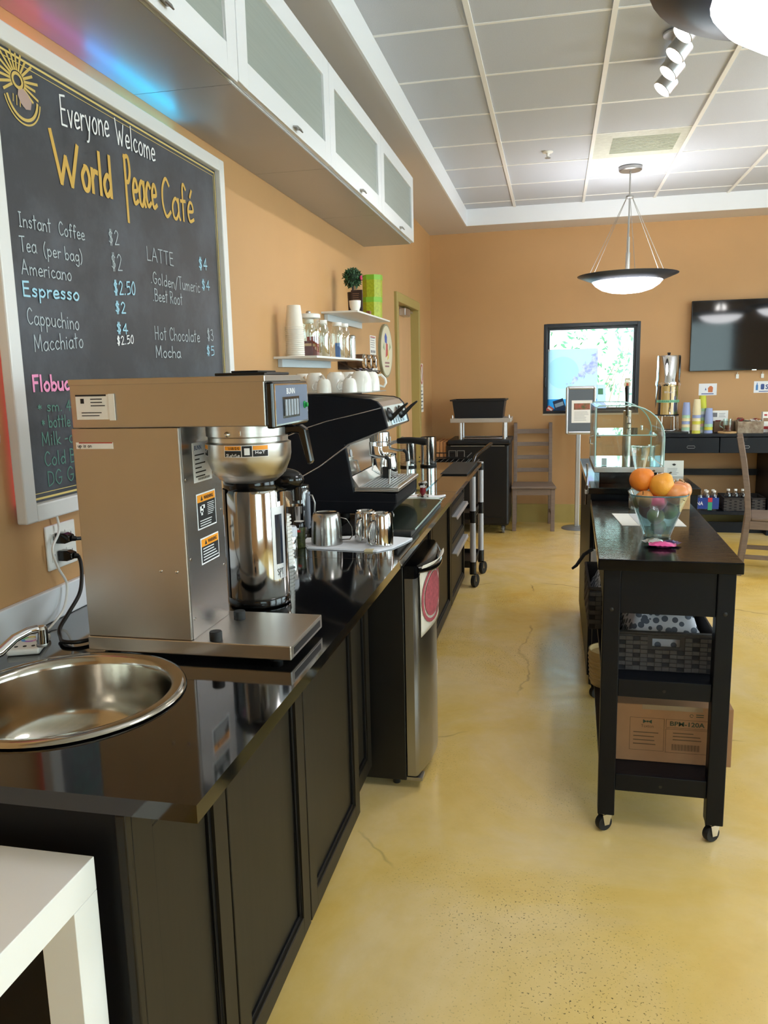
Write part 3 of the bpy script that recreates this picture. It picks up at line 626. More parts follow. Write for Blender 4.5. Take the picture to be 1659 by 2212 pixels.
# funnel
FX, FY = -0.640, 1.588
b = B(); b.capt = False
b.lathe([(0.012, 1.282), (0.056, 1.287), (0.070, 1.298), (0.074, 1.303), (0.077, 1.305), (0.088, 1.332), (0.0905, 1.345), (0.0905, 1.370), (0.087, 1.371), (0.0845, 1.374), (0.0845, 1.383), (0.088, 1.386), (0.088, 1.4085)], (FX, FY, 0), 56)
fu = build('funnel', b, steel, t, smooth=35)
b = B(); b.ball((FX-0.01, FY-0.0885, 1.392), 0.006, 12, 8); b.box(FX+0.016, FX+0.019, FY-0.0892, FY-0.086, 1.389, 1.399); build('funnel_pin', b, polished, fu, smooth=40)
b = B(); b.prism([(-0.556, 1.404), (-0.520, 1.406), (-0.508, 1.398), (-0.497, 1.330), (-0.501, 1.322), (-0.507, 1.324), (-0.524, 1.388), (-0.540, 1.389), (-0.556, 1.384)], 'y', FY-0.011, FY+0.011); build('funnel_handle', b, black_glossp, fu, bevel=0.004)
def arc_band(a0, a1, r, z0, z1, n=12):
    m = B(); m.add([(FX+r*math.cos(a0+(a1-a0)*i/n), FY+r*math.sin(a0+(a1-a0)*i/n), z) for z in (z0, z1) for i in range(n+1)], [(i, i+1, n+2+i, n+1+i) for i in range(n)]); return m
def wrap_text(txt, a0, a1, r, z, h, sw):
    st, tw_ = strokes(txt); m = B()
    for s in st:
        P = []
        for p in s: a = a0+(a1-a0)*p[0]/tw_; P.append(Vector((FX+r*math.cos(a), FY+r*math.sin(a), z+p[1]*h)))
        k = len(P); c = sum((q for q in P), Vector())/k; nn = Vector((c.x-FX, c.y-FY, 0)).normalized(); ribbon(m, (P, nn), sw)
    return m
rd = math.radians
build('label_border', arc_band(rd(-101), rd(-42), 0.0908, 1.3455, 1.3695), bluewhite, fu)
build('label_orange', arc_band(rd(-100), rd(-78), 0.0911, 1.360, 1.3685), orange_lab, fu); build('label_black', arc_band(rd(-100), rd(-78), 0.0911, 1.3465, 1.3590), ink, fu)
build('label_black', arc_band(rd(-77), rd(-64), 0.0911, 1.3465, 1.3685), ink, fu)
build('label_orange', arc_band(rd(-63), rd(-43), 0.0911, 1.360, 1.3685), orange_lab, fu); build('label_black', arc_band(rd(-63), rd(-43), 0.0911, 1.3465, 1.3590), ink, fu)
build('label_lettering', wrap_text('SLOWLY', rd(-98), rd(-80), 0.0913, 1.3475, 0.005, 0.0011), bluewhite, fu)
build('label_lettering', wrap_text('HOT', rd(-60), rd(-47), 0.0913, 1.3525, 0.005, 0.0012), bluewhite, fu)
build('label_lettering', wrap_text('WARNING', rd(-95), rd(-80), 0.0913, 1.3615, 0.005, 0.0009), ink, fu)
build('label_hand', arc_band(rd(-74), rd(-67), 0.0913, 1.3500, 1.3640, 6), bluewhite, fu)
build('label_border', arc_band(rd(-160), rd(-134), 0.0908, 1.3455, 1.3695), bluewhite, fu)
build('label_orange', arc_band(rd(-159), rd(-135), 0.0911, 1.360, 1.3685), orange_lab, fu); build('label_black', arc_band(rd(-159), rd(-135), 0.0911, 1.3465, 1.3590), ink, fu)
build('label_lettering', wrap_text('HOT', rd(-150), rd(-138), 0.0913, 1.3525, 0.005, 0.0012), bluewhite, fu)
# stickers on the tower front (faces +x)
def front_label(y0, y1, z0, z1, warn=True, n=5, pic=False):
    m = B(); m.box(-0.7442, -0.7437, y0, y1, z0, z1); lab = build('label', m, bluewhite, fp)
    if warn:
        m = B(); m.box(-0.7437, -0.7434, y0+0.003, y1-0.003, z0+0.003, z1-0.003); build('label_black', m, ink, fp)
        m = B(); zo = z1-0.003-0.016; m.box(-0.7434, -0.7431, y0+0.003, y1-0.003, zo, z1-0.003); build('label_orange', m, orange_lab, fp)
        printed('label_lettering', 'WARNING', ink, fp, (-0.7431, y0+0.034, zo+0.004), (0, 1, 0), (0, 0, 1), 0.008, (y1-y0)*0.5, bold=0.02)
        m = B(); m.add([(-0.7429, y0+0.018, zo+0.003), (-0.7429, y0+0.030, zo+0.003), (-0.7429, y0+0.024, zo+0.014)], [(0, 1, 2)]); build('label_triangle', m, ink, fp)
        m = B()
        if pic:
            lines(m, (-0.7434, y0+0.05, z0+0.026), (0, 1, 0), (0, 0, 1), (y1-y0)*0.38, (zo-z0)-0.03, 7, seed=4); lines(m, (-0.7434, y0+0.01, z0+0.005), (0, 1, 0), (0, 0, 1), (y1-y0)*0.8, 0.016, 3, seed=5)
            for (a, c, w_, h_) in ((0.014, 0.036, 0.016, 0.014), (0.022, 0.044, 0.016, 0.008), (0.018, 0.030, 0.008, 0.01)): m.quad((-0.7431, y0+a, z0+c), (-0.7431, y0+a+w_, z0+c), (-0.7431, y0+a+w_, z0+c+h_), (-0.7431, y0+a, z0+c+h_))
        else: lines(m, (-0.7434, y0+0.008, z0+0.006), (0, 1, 0), (0, 0, 1), (y1-y0)*0.84, zo-z0-0.008, n, seed=6)
        build('label_print', m, bluewhite, fp)
    else:
        printed('label_lettering', 'BUNN', pm('blue_ink', (40, 66, 120), 0.6), fp, (-0.7437, y0+0.008, z1-0.016), (0, 1, 0), (0, 0, 1), 0.010, 0.034, bold=0.02)
        m = B(); lines(m, (-0.7437, y0+0.008, z0+0.008), (0, 1, 0), (0, 0, 1), (y1-y0)*0.6, z1-z0-0.03, 6, 0.3, rag=0.6, seed=8)
        for k in range(14): m.quad((-0.7435, y0+0.02+k*0.0042, z0+0.004), (-0.7435, y0+0.0225+k*0.0042, z0+0.004), (-0.7435, y0+0.0225+k*0.0042, z0+0.009), (-0.7435, y0+0.02+k*0.0042, z0+0.009))
        build('label_print', m, ink, fp)
front_label(1.532, 1.622, 1.287, 1.372, False); front_label(1.537, 1.632, 1.184, 1.262, pic=True); front_label(1.545, 1.637, 1.106, 1.164)
for (y, z) in ((1.496, 1.30), (1.496, 1.13), (1.496, 1.00), (1.662, 1.21), (1.662, 1.08)):
    b = B(); b.lathe([(0.0035, 0), (0.003, 0.0015), (0, 0.002)], (0, 0, 0), 10, Matrix.Translation((-0.7442, y, z)) @ Matrix.Rotation(PI/2, 4, 'Y'))
    build('screw', b, polished, fp, smooth=40)
for (x, z) in ((-0.806, 1.108), (-0.770, 1.107)):
    b = B(); b.lathe([(0.0038, 0), (0.003, 0.0015), (0, 0.002)], (0, 0, 0), 10, Matrix.Translation((x, Y0+0.003, z)) @ Matrix.Rotation(PI/2, 4, 'X'))
    build('screw', b, polished, tw, smooth=40)
for (x, y) in ((-0.697, 1.492), (-0.704, 1.640)):
    b = B(); b.lathe([(0.0135, 0), (0.0135, 0.018), (0.0125, 0.0195), (0, 0.0198)], (x, y, 0.957), 24); build('locator_post', b, rubber, ba, smooth=40)
# paper tag and switch strip on the side that faces the sink
b = B(); b.box(-0.969, -0.886, Y0-0.0012, Y0, 1.427, 1.478); tg = build('service_tag', b, paper, hd)
b = B(); b.box(-0.969, -0.899, Y0-0.0016, Y0-0.0012, 1.4745, 1.478); lines(b, (-0.935, Y0-0.0012, 1.452), (1, 0, 0), (0, 0, 1), 0.033, 0.020, 3, 0.3, rag=0.2, seed=2); lines(b, (-0.957, Y0-0.0012, 1.432), (1, 0, 0), (0, 0, 1), 0.05, 0.012, 2, 0.3, seed=3); b.box(-0.958, -0.950, Y0-0.0016, Y0-0.0012, 1.460, 1.470)
build('tag_print', b, ink, hd)
b = B(); b.box(-0.893, -0.880, Y0-0.0035, Y0-0.0012, 1.425, 1.479); build('tag_fold', b, white_plastic, hd)
b = B(); b.box(-0.979, -0.894, Y0+0.0022, Y0+0.003, 1.366, 1.3795); build('tape_strip', b, paper, tw)
b = B(); write(b, 'up is on', (-0.975, Y0+0.0022, 1.3695), (1, 0, 0), (0, 0, 1), (0, -1, 0), 0.034, 0.007, 0.0012); build('strip_lettering', b, ink, tw)
b = B(); b.box(-0.972, -0.895, Y0+0.0018, Y0+0.0024, 1.3775, 1.3795); build('strip_edge', b, pm('red_tape', (190, 50, 40), 0.6), tw)
b = B(); b.cyl((-0.994, 1.53, 1.355), 0.006, 0.03, 12); b.box(-0.996, -0.988, 1.50, 1.54, 1.335, 1.385); build('rocker_switch', b, lightwood, tw, bevel=0.002)

# airpot behind the brewer
AX, AY = -0.765, 1.925
t = thing('airpot', 'polished steel airpot with black pump lid behind the brewer', 'airpot', (AX, AY, 0.914))
b = B(); b.lathe([(0.076, 0), (0.082, 0.004), (0.083, 0.022), (0.080, 0.026)], (AX, AY, 0.914), 40); build('base', b, black_glossp, t, smooth=40)
b = B(); b.capb = False; b.lathe([(0.080, 0.024), (0.081, 0.03), (0.080, 0.30), (0.076, 0.312)], (AX, AY, 0.914), 48); build('body', b, polished, t, smooth=40)
b = B(); b.lathe([(0.0825, 0.02), (0.0825, 0.31)], (AX, AY, 0.914), 10, a0=rd(150), a1=rd(225)); b.lathe([(0.079, 0.02), (0.079, 0.31)], (AX, AY, 0.914), 10, a0=rd(150), a1=rd(225)); build('dark_reflection_strip', b, black_plastic, t, smooth=40)  # dark reflection in the steel body, built in as a black strip
b = B(); b.lathe([(0.078, 0.308), (0.081, 0.315), (0.080, 0.335), (0.070, 0.352), (0.045, 0.362), (0, 0.365)], (AX, AY, 0.914), 40); ld = build('lid', b, black_glossp, t, smooth=40)
b = B(); b.ball((AX+0.085, AY-0.005, 1.245), 0.042, 20, 12, (1.25, 0.85, 0.72)); b.cyl((AX+0.118, AY-0.005, 1.192), 0.012, 0.035, 14); build('spout', b, black_glossp, ld, smooth=50)
b = B(); b.lathe([(0.0815, 0.075), (0.0815, 0.265)], (AX, AY, 0.914), 8, a0=rd(-40), a1=rd(-8)); gp = build('gauge_panel', b, pm('silver_gauge_panel', (206, 206, 208), 0.35, 0.5), t, smooth=40)
b = B(); b.lathe([(0.0822, 0.115), (0.0822, 0.245)], (AX, AY, 0.914), 6, a0=rd(-33), a1=rd(-16)); build('gauge_window', b, pm('dark_gauge_window', (30, 38, 52), 0.12), gp, smooth=40)
FX0, FY0 = FX, FY; FX, FY = AX, AY
build('gauge_lettering', wrap_text('SPT', rd(-32), rd(-17), 0.0823, 1.000, 0.016, 0.0016), ink, gp); FX, FY = FX0, FY0

# ---------------------------------------------------------------- small things between airpot and espresso machine
ZW = 0.9142
t = thing('paper_cup_stack', 'tall sleeve of nested white paper cup lids beside the airpot', 'cups', (-0.835, 2.33, ZW))
for k in range(14):
    b = B(); z = ZW+k*0.0118; b.lathe([(0.026, 0), (0.0275, 0.006), (0.032, 0.0065), (0.032, 0.010), (0.027, 0.0105)], (-0.835-0.0006*k, 2.33, z), 22); build('lid', b, white_plastic, t, smooth=40)
t = thing('cocoa_shaker', 'small steel shaker with clear plastic cap behind the white lids', 'shaker', (-0.855, 2.44, ZW))
b = B(); b.lathe([(0.024, 0), (0.025, 0.003), (0.025, 0.075), (0.024, 0.078)], (-0.855, 2.44, ZW), 24); build('body', b, polished, t, smooth=40)
b = B(); b.lathe([(0.0262, 0.072), (0.0262, 0.098), (0.022, 0.106), (0, 0.107)], (-0.855, 2.44, ZW), 24); build('cap', b, pm('milky_cap', (196, 198, 204), 0.3), t, smooth=40)
t = thing('spice_jar', 'small black spice jar with patterned label and white top', 'jar', (-0.872, 2.595, ZW))
b = B(); b.lathe([(0.018, 0), (0.0195, 0.002), (0.0195, 0.074)], (-0.872, 2.595, ZW), 22); build('body', b, pm('spice_label', (16, 18, 14), 0.4, noise=(130, 0.5), rgb2=(74, 80, 36)), t, smooth=40)
b = B(); b.lathe([(0.0205, 0.074), (0.0205, 0.092), (0.019, 0.094)], (-0.872, 2.595, ZW), 22); cp = build('cap', b, black_glossp, t, smooth=40)
b = B(); b.lathe([(0.0178, 0.0942), (0.0, 0.0946)], (-0.872, 2.595, ZW), 20); build('cap_disc', b, white_plastic, cp)
b = B(); b.box(-0.882, -0.862, 2.5752, 2.5757, ZW+0.058, ZW+0.066); build('label_band', b, pm('red_tape', (190, 50, 40), 0.6), t)
b = B(); b.box(-0.877, -0.867, 2.5748, 2.5752, ZW+0.067, ZW+0.073); build('label_badge', b, bluewhite, t)
t = thing('steel_tumbler', 'open steel tumbler holding a wooden whisk handle', 'tumbler', (-0.945, 2.76, ZW))
b = B(); b.capt = False; b.lathe([(0.030, 0), (0.031, 0.002), (0.036, 0.122), (0.0365, 0.123), (0.035, 0.1225), (0.030, 0.006), (0, 0.005)], (-0.945, 2.76, ZW), 30); build('body', b, polished, t, smooth=50)
t = thing('whisk', 'pale wooden whisk leaning inside the steel tumbler', 'whisk', (-0.960, 2.755, ZW+0.02))
b = B(); b.tube([(-0.950, 2.76, ZW+0.02), (-0.966, 2.75, ZW+0.13), (-0.974, 2.745, ZW+0.15)], [0.006, 0.008, 0.006], 10); build('handle', b, lightwood, t, smooth=40)
b = B()
for k in range(6):
    a = 2*PI*k/6; b.tube([(-0.966, 2.75, ZW+0.12), (-0.968+0.010*math.cos(a), 2.748+0.010*math.sin(a), ZW+0.14), (-0.976+0.006*math.cos(a), 2.742+0.006*math.sin(a), ZW+0.158)], 0.0012, 5)
build('tines', b, pm('cream_bristle', (226, 212, 184), 0.6), t)
t = thing('blender_pitcher', 'clear plastic pitcher with handle standing behind the tumbler', 'pitcher', (-0.965, 2.86, ZW))
b = B(); b.capt = False; b.lathe([(0.040, 0), (0.042, 0.003), (0.050, 0.165), (0.046, 0.172)], (-0.965, 2.86, ZW), 26); build('body', b, clear_plastic, t, smooth=50)
b = B(); b.lathe([(0.048, 0.168), (0.05, 0.172), (0.048, 0.184), (0.02, 0.188), (0, 0.188)], (-0.965, 2.86, ZW), 26); build('lid', b, clear_plastic, t, smooth=40)
b = B(); b.tube([(-0.918, 2.85, ZW+0.15), (-0.900, 2.846, ZW+0.148), (-0.890, 2.845, ZW+0.12), (-0.893, 2.845, ZW+0.07), (-0.912, 2.85, ZW+0.03)], 0.0035, 8); build('handle', b, dull_steel, t, smooth=50)
b = B(); b.box(-0.919, -0.913, 2.838, 2.862, ZW+0.02, ZW+0.16); build('side_strap', b, pm('grey_plastic', (150, 156, 166), 0.4), t)

# folded cloth with three upturned milk pitchers
t = thing('folded_cloth', 'folded white cloth under the three steel milk pitchers', 'cloth', (-0.71, 2.67, ZW))
b = B(); P = [(-0.895, 2.735), (-0.875, 2.64), (-0.84, 2.575), (-0.70, 2.560), (-0.585, 2.548), (-0.542, 2.60), (-0.515, 2.70), (-0.50, 2.775), (-0.60, 2.80), (-0.75, 2.785)]
b.prism(P, 'z', ZW, ZW+0.0028); build('lower_fold', b, cloth_w, t, bevel=0.001)
b = B(); b.prism([(x*0.99-0.006, (y-2.67)*0.97+2.674) for x, y in P], 'z', ZW+0.003, ZW+0.0055); build('upper_fold', b, cloth_w, t, bevel=0.001)
b = B(); b.box(-0.628, -0.598, 2.5495, 2.575, ZW+0.0056, ZW+0.0062); b.box(-0.628, -0.598, 2.5485, 2.5497, ZW, ZW+0.0062); build('tape', b, pm('masking_tape', (206, 190, 150), 0.7), t)
ZP = ZW+0.0057
def pitcher(label, x, y, r, h, hang, mat):
    t = thing('milk_pitcher', label, 'pitcher', (x, y, ZP), 'upturned steel milk pitchers')
    b = B(); b.capb = False; b.lathe([(r, 0), (r*1.0, 0.003), (r*0.97, h*0.5), (r*0.90, h*0.88), (r*0.84, h*0.97), (r*0.74, h), (r*0.70, h-0.002), (r*0.62, h-0.005), (0, h-0.005)], (x, y, ZP), 40); build('body', b, mat, t, smooth=35)
    d = Vector((math.cos(hang), math.sin(hang), 0)); o = Vector((x, y, ZP))
    pts = [o+d*(r*0.9)+Vector((0, 0, h*0.82)), o+d*(r+0.016)+Vector((0, 0, h*0.76)), o+d*(r+0.034)+Vector((0, 0, h*0.5)), o+d*(r+0.036)+Vector((0, 0, h*0.22)), o+d*(r+0.026)+Vector((0, 0, h*0.1)), o+d*(r*0.98)+Vector((0, 0, h*0.1))]
    m = B(); pp = [Vector(q) for q in pts]; sd = Vector((-d.y, d.x, 0))*0.007; L = []
    for q in pp: L += [q+sd, q-sd]
    m.add(L, [(2*i, 2*i+2, 2*i+3, 2*i+1) for i in range(len(pp)-1)]); build('handle', m, mat, t, solid=0.002, smooth=60)
    return t
pitcher('large upturned steel milk pitcher, leftmost on the folded cloth', -0.787, 2.645, 0.056, 0.113, rd(20), pm('satin_pitcher_steel', (176, 174, 170), 0.22, 1.0))
pitcher('upturned steel milk pitcher, middle of the three on the cloth', -0.660, 2.712, 0.042, 0.110, rd(-100), pm('pitcher_steel', (200, 198, 194), 0.09, 1.0))
pitcher('upturned shiny steel milk pitcher, rightmost on the cloth', -0.590, 2.650, 0.044, 0.113, rd(-112), MATS['pitcher_steel'])

# black cutting board with a glass sheet on it
solo('cutting_board', 'thick black cutting board lying beside the espresso machine', 'cutting board', B().box(-0.80, -0.513, 2.815, 3.60, ZW, ZW+0.020), pm('black_board', (20, 20, 20), 0.4, bump=(200, 0.2)), (-0.65, 3.2, ZW), bevel=0.002)
solo('glass_board', 'clear glass sheet lying on the black cutting board', 'glass sheet', B().box(-0.70, -0.503, 2.85, 3.62, ZW+0.0204, ZW+0.0254), dull_glass, (-0.6, 3.23, ZW+0.0204))
build('polished_edge', B().box(-0.5029, -0.5015, 2.85, 3.62, ZW+0.0206, ZW+0.0252), pm('glass_edge', (190, 224, 220), 0.1, spec=0.8), bpy.data.objects['glass_board'])
# tamper on its cloth
b = B(); b.grid(lambda u, v: (-0.70+0.17*u+0.012*math.sin(9*v), 3.625+0.215*v+0.01*math.sin(7*u), ZW+0.004+0.0025*math.sin(8*u+5*v)), 10, 10)
solo('tamper_cloth', 'crumpled white cloth under the red handled tamper', 'cloth', b, cloth_w, (-0.61, 3.73, ZW), solid=0.002, smooth=60)
t = thing('tamper', 'coffee tamper with steel base and dark red handle on white cloth', 'tamper', (-0.616, 3.715, ZW+0.008))
b = B(); b.lathe([(0.029, 0), (0.029, 0.012), (0.018, 0.018), (0.011, 0.022)], (-0.616, 3.715, ZW+0.008), 28); build('base', b, polished, t, smooth=40)
b = B(); b.lathe([(0.012, 0.020), (0.015, 0.03), (0.013, 0.05)], (-0.616, 3.715, ZW+0.008), 24); build('handle', b, pm('dark_red', (120, 22, 34), 0.25), t, smooth=40)
b = B(); b.lathe([(0.012, 0.049), (0.021, 0.062), (0.022, 0.074), (0.016, 0.082), (0, 0.083)], (-0.616, 3.715, ZW+0.008), 24); build('knob', b, polished, t, smooth=40)
solo('acrylic_sheet', 'clear acrylic sheet lying in front of the perforated canisters', 'acrylic sheet', B().box(-1.0, -0.648, 4.02, 4.88, ZW, ZW+0.006), clear, (-0.83, 4.45, ZW))
solo('bar_mat', 'black ribbed rubber mat at the far end of the worktop', 'mat', B().box(-0.665, -0.505, 4.66, 5.32, ZW, ZW+0.008), rubber, (-0.58, 5.0, ZW), bevel=0.002)
# perforated canisters
for k, (x, y, lab) in enumerate(((-0.938, 5.09, 'perforated steel canister nearer the espresso machine'), (-0.812, 5.14, 'perforated steel canister at the right of its pair'))):
    t = thing('perforated_canister', lab, 'canister', (x, y, ZW), 'perforated steel canisters')
    b = B(); b.capt = False; b.lathe([(0.053, 0.008), (0.053, 0.192), (0.0505, 0.192), (0.0505, 0.012), (0, 0.012)], (x, y, ZW), 36); bo = build('body', b, polished, t, smooth=40)
    b = B(); b.lathe([(0.054, 0), (0.055, 0.004), (0.054, 0.012)], (x, y, ZW), 36); build('base_ring', b, black_plastic, t, smooth=40)
    b = B()
    for i in range(12):
        for j in range(30):
            a = 2*PI*(j+0.5*(i % 2))/30; z = ZW+0.03+i*0.0125; c = Vector((x+0.0533*math.cos(a), y+0.0533*math.sin(a), z)); u = Vector((-math.sin(a), math.cos(a), 0))*0.0021; v = Vector((0, 0, 0.0021))
            b.add([c-u, c+v, c+u, c-v], [(0, 1, 2, 3)])
    o = build('perforations', b, ink, t); o['kind'] = 'stuff'

# ---------------------------------------------------------------- espresso machine
t = thing('espresso_machine', 'black and chrome espresso machine carrying white cups on its top', 'espresso machine', (-0.9, 3.29, ZW))
E0, E1 = 3.05, 3.53
for x in (-1.12, -0.84):
    for y in (E0+0.05, E1-0.05): build('foot', B().cyl((x, y, ZW), 0.02, 0.045, 16), rubber, t, smooth=40)
sil = [(-1.19, 0.956), (-0.66, 0.956), (-0.625, 0.972), (-0.612, 1.0), (-0.612, 1.040), (-0.786, 1.046), (-0.818, 1.236), (-0.641, 1.302), (-0.652, 1.345), (-0.664, 1.386), (-0.682, 1.406), (-0.71, 1.416), (-0.95, 1.436), (-1.19, 1.440)]
for y0, y1 in ((E0, E0+0.022), (E1-0.022, E1)):
    b = B(); b.prism(sil, 'y', y0, y1); sp = build('side_panel', b, black_powder, t, bevel=0.005)
    if y0 == E0:
        b = B(); b.tube([(-0.668, E0-0.001, 1.381), (-0.74, E0-0.001, 1.364), (-0.82, E0-0.001, 1.346), (-0.89, E0-0.001, 1.331), (-0.97, E0-0.001, 1.307), (-1.06, E0-0.001, 1.272), (-1.15, E0-0.001, 1.222)], 0.0028, 8); build('chrome_trim', b, chrome, sp, smooth=60)
        b = B(); b.tube([(-0.800, E0-0.001, 1.238), (-0.86, E0-0.001, 1.196), (-0.929, E0-0.001, 1.147), (-1.02, E0-0.001, 1.098), (-1.13, E0-0.001, 1.044)], 0.004, 8); build('chrome_trim', b, chrome, sp, smooth=60)
        b = B(); b.tube([(-0.612, E0-0.0006, 1.006), (-0.80, E0-0.0006, 1.006), (-1.19, E0-0.0006, 1.012)], 0.001, 6); build('seam', b, ink, sp)
b = B(); b.prism([(-1.185, 0.957), (-0.662, 0.957), (-0.628, 0.973), (-0.613, 1.0), (-0.613, 1.038), (-0.786, 1.043), (-0.83, 1.043), (-0.83, 1.22), (-1.185, 1.22)], 'y', E0+0.0225, E1-0.0225); build('chassis', b, black_powder, t)
b = B(); b.prism([(-0.829, 1.046), (-0.800, 1.046), (-0.822, 1.232), (-0.829, 1.232)], 'y', E0+0.0225, E1-0.0225); bs = build('splash_plate', b, polished, t)
b = B(); b.prism([(-0.800, 1.0475), (-0.762, 1.0475), (-0.800, 1.105)], 'y', E0+0.0235, E1-0.0235); build('splash_ramp', b, steel, bs)
b = B(); b.prism([(-1.185, 1.225), (-0.83, 1.225), (-0.643, 1.303), (-0.654, 1.345), (-0.666, 1.385), (-0.684, 1.404), (-0.71, 1.413), (-0.95, 1.433), (-1.185, 1.437)], 'y', E0+0.0225, E1-0.0225); hd2 = build('head', b, steel, t, bevel=0.004)
b = B(); b.prism([(-0.6445, 1.309), (-0.6415, 1.309), (-0.6535, 1.348), (-0.6565, 1.348)], 'y', E0+0.10, E1-0.06); build('control_strip', b, pm('pale_blue_panel', (186, 204, 214), 0.25, 0.4), hd2)
b = B()
for k in range(5): b.prism([(-0.6414, 1.313), (-0.6404, 1.313), (-0.6454, 1.332), (-0.6464, 1.332)], 'y', E0+0.14+0.05*k, E0+0.175+0.05*k)
build('touch_keys', b, pm('grey_keys', (150, 166, 176), 0.3), hd2)
for k, y in enumerate((E0+0.075, E0+0.30)):
    b = B(); b.lathe([(0.030, 0), (0.026, 0.008), (0.012, 0.016)], (0, 0, 0), 20, Matrix.Translation((-0.652, y, 1.352)) @ Matrix.Rotation(PI/2-0.25, 4, 'Y')); b.prism([(-0.648, 1.345), (-0.600, 1.385), (-0.575, 1.400), (-0.572, 1.394), (-0.596, 1.372), (-0.636, 1.330)], 'y', y-0.008, y+0.008); build('steam_lever', b, black_plastic, hd2, bevel=0.003, smooth=40)
tr = B(); tr.prism([(-0.786, 1.0465), (-0.606, 1.0465), (-0.603, 1.050), (-0.603, 1.060), (-0.606, 1.0635), (-0.618, 1.0635), (-0.618, 1.052), (-0.775, 1.052), (-0.775, 1.0635), (-0.786, 1.0635)], 'y', E0+0.004, E1-0.004); tr.box(-0.775, -0.618, E0+0.004, E0+0.016, 1.052, 1.0635); tr.box(-0.775, -0.618, E1-0.016, E1-0.004, 1.052, 1.0635)
tray = build('drip_tray', tr, steel, t, bevel=0.0015)
build('tray_well', B().box(-0.7745, -0.6185, E0+0.0165, E1-0.0165, 1.0525, 1.0535), ink, tray)
for k in range(10):
    b = B(); x = -0.770+k*0.0155; b.box(x, x+0.0078, E0+0.018, E1-0.018, 1.060, 1.0632); build('grate_bar', b, pm('pale_grate_steel', (205, 210, 212), 0.45, 0.5), tray)
b = B(); b.cyl((-0.715, 3.235, 1.235), 0.040, 0.04, 28); b.cyl((-0.715, 3.235, 1.215), 0.034, 0.02, 28); gh = build('group_head', b, chrome, t, smooth=40, bevel=0.002)
b = B(); b.tube([(-0.683, 3.235, 1.222), (-0.655, 3.228, 1.232), (-0.635, 3.224, 1.236)], 0.007, 10); build('portafilter_neck', b, chrome, gh, smooth=50)
b = B(); b.tube([(-0.638, 3.225, 1.2365), (-0.62, 3.222, 1.239), (-0.57, 3.212, 1.240), (-0.525, 3.205, 1.236), (-0.512, 3.203, 1.234)], [0.011, 0.013, 0.013, 0.016, 0.013], 14); build('portafilter_handle', b, black_plastic, gh, smooth=50)
b = B(); b.tube([(-0.715, 3.235, 1.215), (-0.715, 3.235, 1.195), (-0.705, 3.225, 1.18)], 0.009, 10); build('portafilter_spout', b, chrome, gh, smooth=50)
for k, (y, dx) in enumerate(((3.135, 0.0), (3.43, 0.02))):
    b = B(); b.tube([(-0.745+dx, y+0.05, 1.235), (-0.740+dx, y+0.03, 1.185), (-0.70+dx, y+0.01, 1.178), (-0.668+dx, y, 1.180), (-0.655+dx, y-0.002, 1.160), (-0.654+dx, y-0.004, 1.145)], 0.006, 10); w_ = build('steam_wand', b, dull_steel, t, smooth=50)
    b = B(); b.tube([(-0.672+dx, y, 1.180), (-0.658+dx, y-0.002, 1.168), (-0.654+dx, y-0.004, 1.130)], 0.0085, 10); build('grip', b, rubber, w_, smooth=50)
    b = B(); b.tube([(-0.654+dx, y-0.004, 1.132), (-0.656+dx, y-0.006, 1.080), (-0.658+dx, y-0.007, 1.070)], [0.0045, 0.0045, 0.006], 10); build('nozzle', b, dull_steel, w_, smooth=50)
b = B(); b.lathe([(0.016, 0), (0.016, 0.001), (0, 0.001)], (0, 0, 0), 20, Matrix.Translation((-0.8165, E0+0.085, 1.195)) @ Matrix.Rotation(PI/2-0.12, 4, 'Y')); build('round_badge', b, paper_grey, bs)
b = B(); b.prism([(-0.8116, 1.13), (-0.8106, 1.13), (-0.8156, 1.172), (-0.8166, 1.172)], 'y', E0+0.028, E0+0.07); build('sticker', b, paper_grey, bs)
b = B(); b.prism([(-0.8150, 1.16), (-0.8140, 1.16), (-0.8154, 1.172), (-0.8164, 1.172)], 'y', E0+0.028, E0+0.07); build('sticker_red', b, pm('red_tape', (190, 50, 40), 0.6), bs)
b = B(); b.box(-1.18, -0.745, E0+0.01, E1-0.01, 1.4385, 1.4425); build('cup_rack', b, dull_steel, t, bevel=0.001)
b = B(); b.tube([(-0.66, E0+0.10, 0.957), (-0.645, E0+0.09, 0.94), (-0.64, E0+0.06, 0.925)], 0.004, 8); build('drain_tube', b, dull_steel, t, smooth=50)
# steel jug under the group
t = thing('frothing_jug', 'steel jug with dark contents standing on the espresso drip tray', 'jug', (-0.715, 3.40, 1.0636))
b = B(); b.capt = False; b.lathe([(0.038, 0), (0.040, 0.003), (0.040, 0.06), (0.034, 0.09), (0.036, 0.105), (0.0345, 0.105), (0.0325, 0.09), (0.038, 0.055), (0, 0.05)], (-0.715, 3.40, 1.0636), 32); build('body', b, polished, t, smooth=50)
b = B(); b.tube([(-0.745, 3.373, 1.155), (-0.775, 3.355, 1.15), (-0.778, 3.35, 1.10), (-0.750, 3.372, 1.08)], 0.004, 8); build('handle', b, polished, t, smooth=50)
b = B(); b.lathe([(0.0408, 0.0), (0.0408, 0.05)], (-0.715, 3.40, 1.0636), 10, a0=rd(-120), a1=rd(-70)); build('dark_panel', b, black_glossp, t, smooth=50)

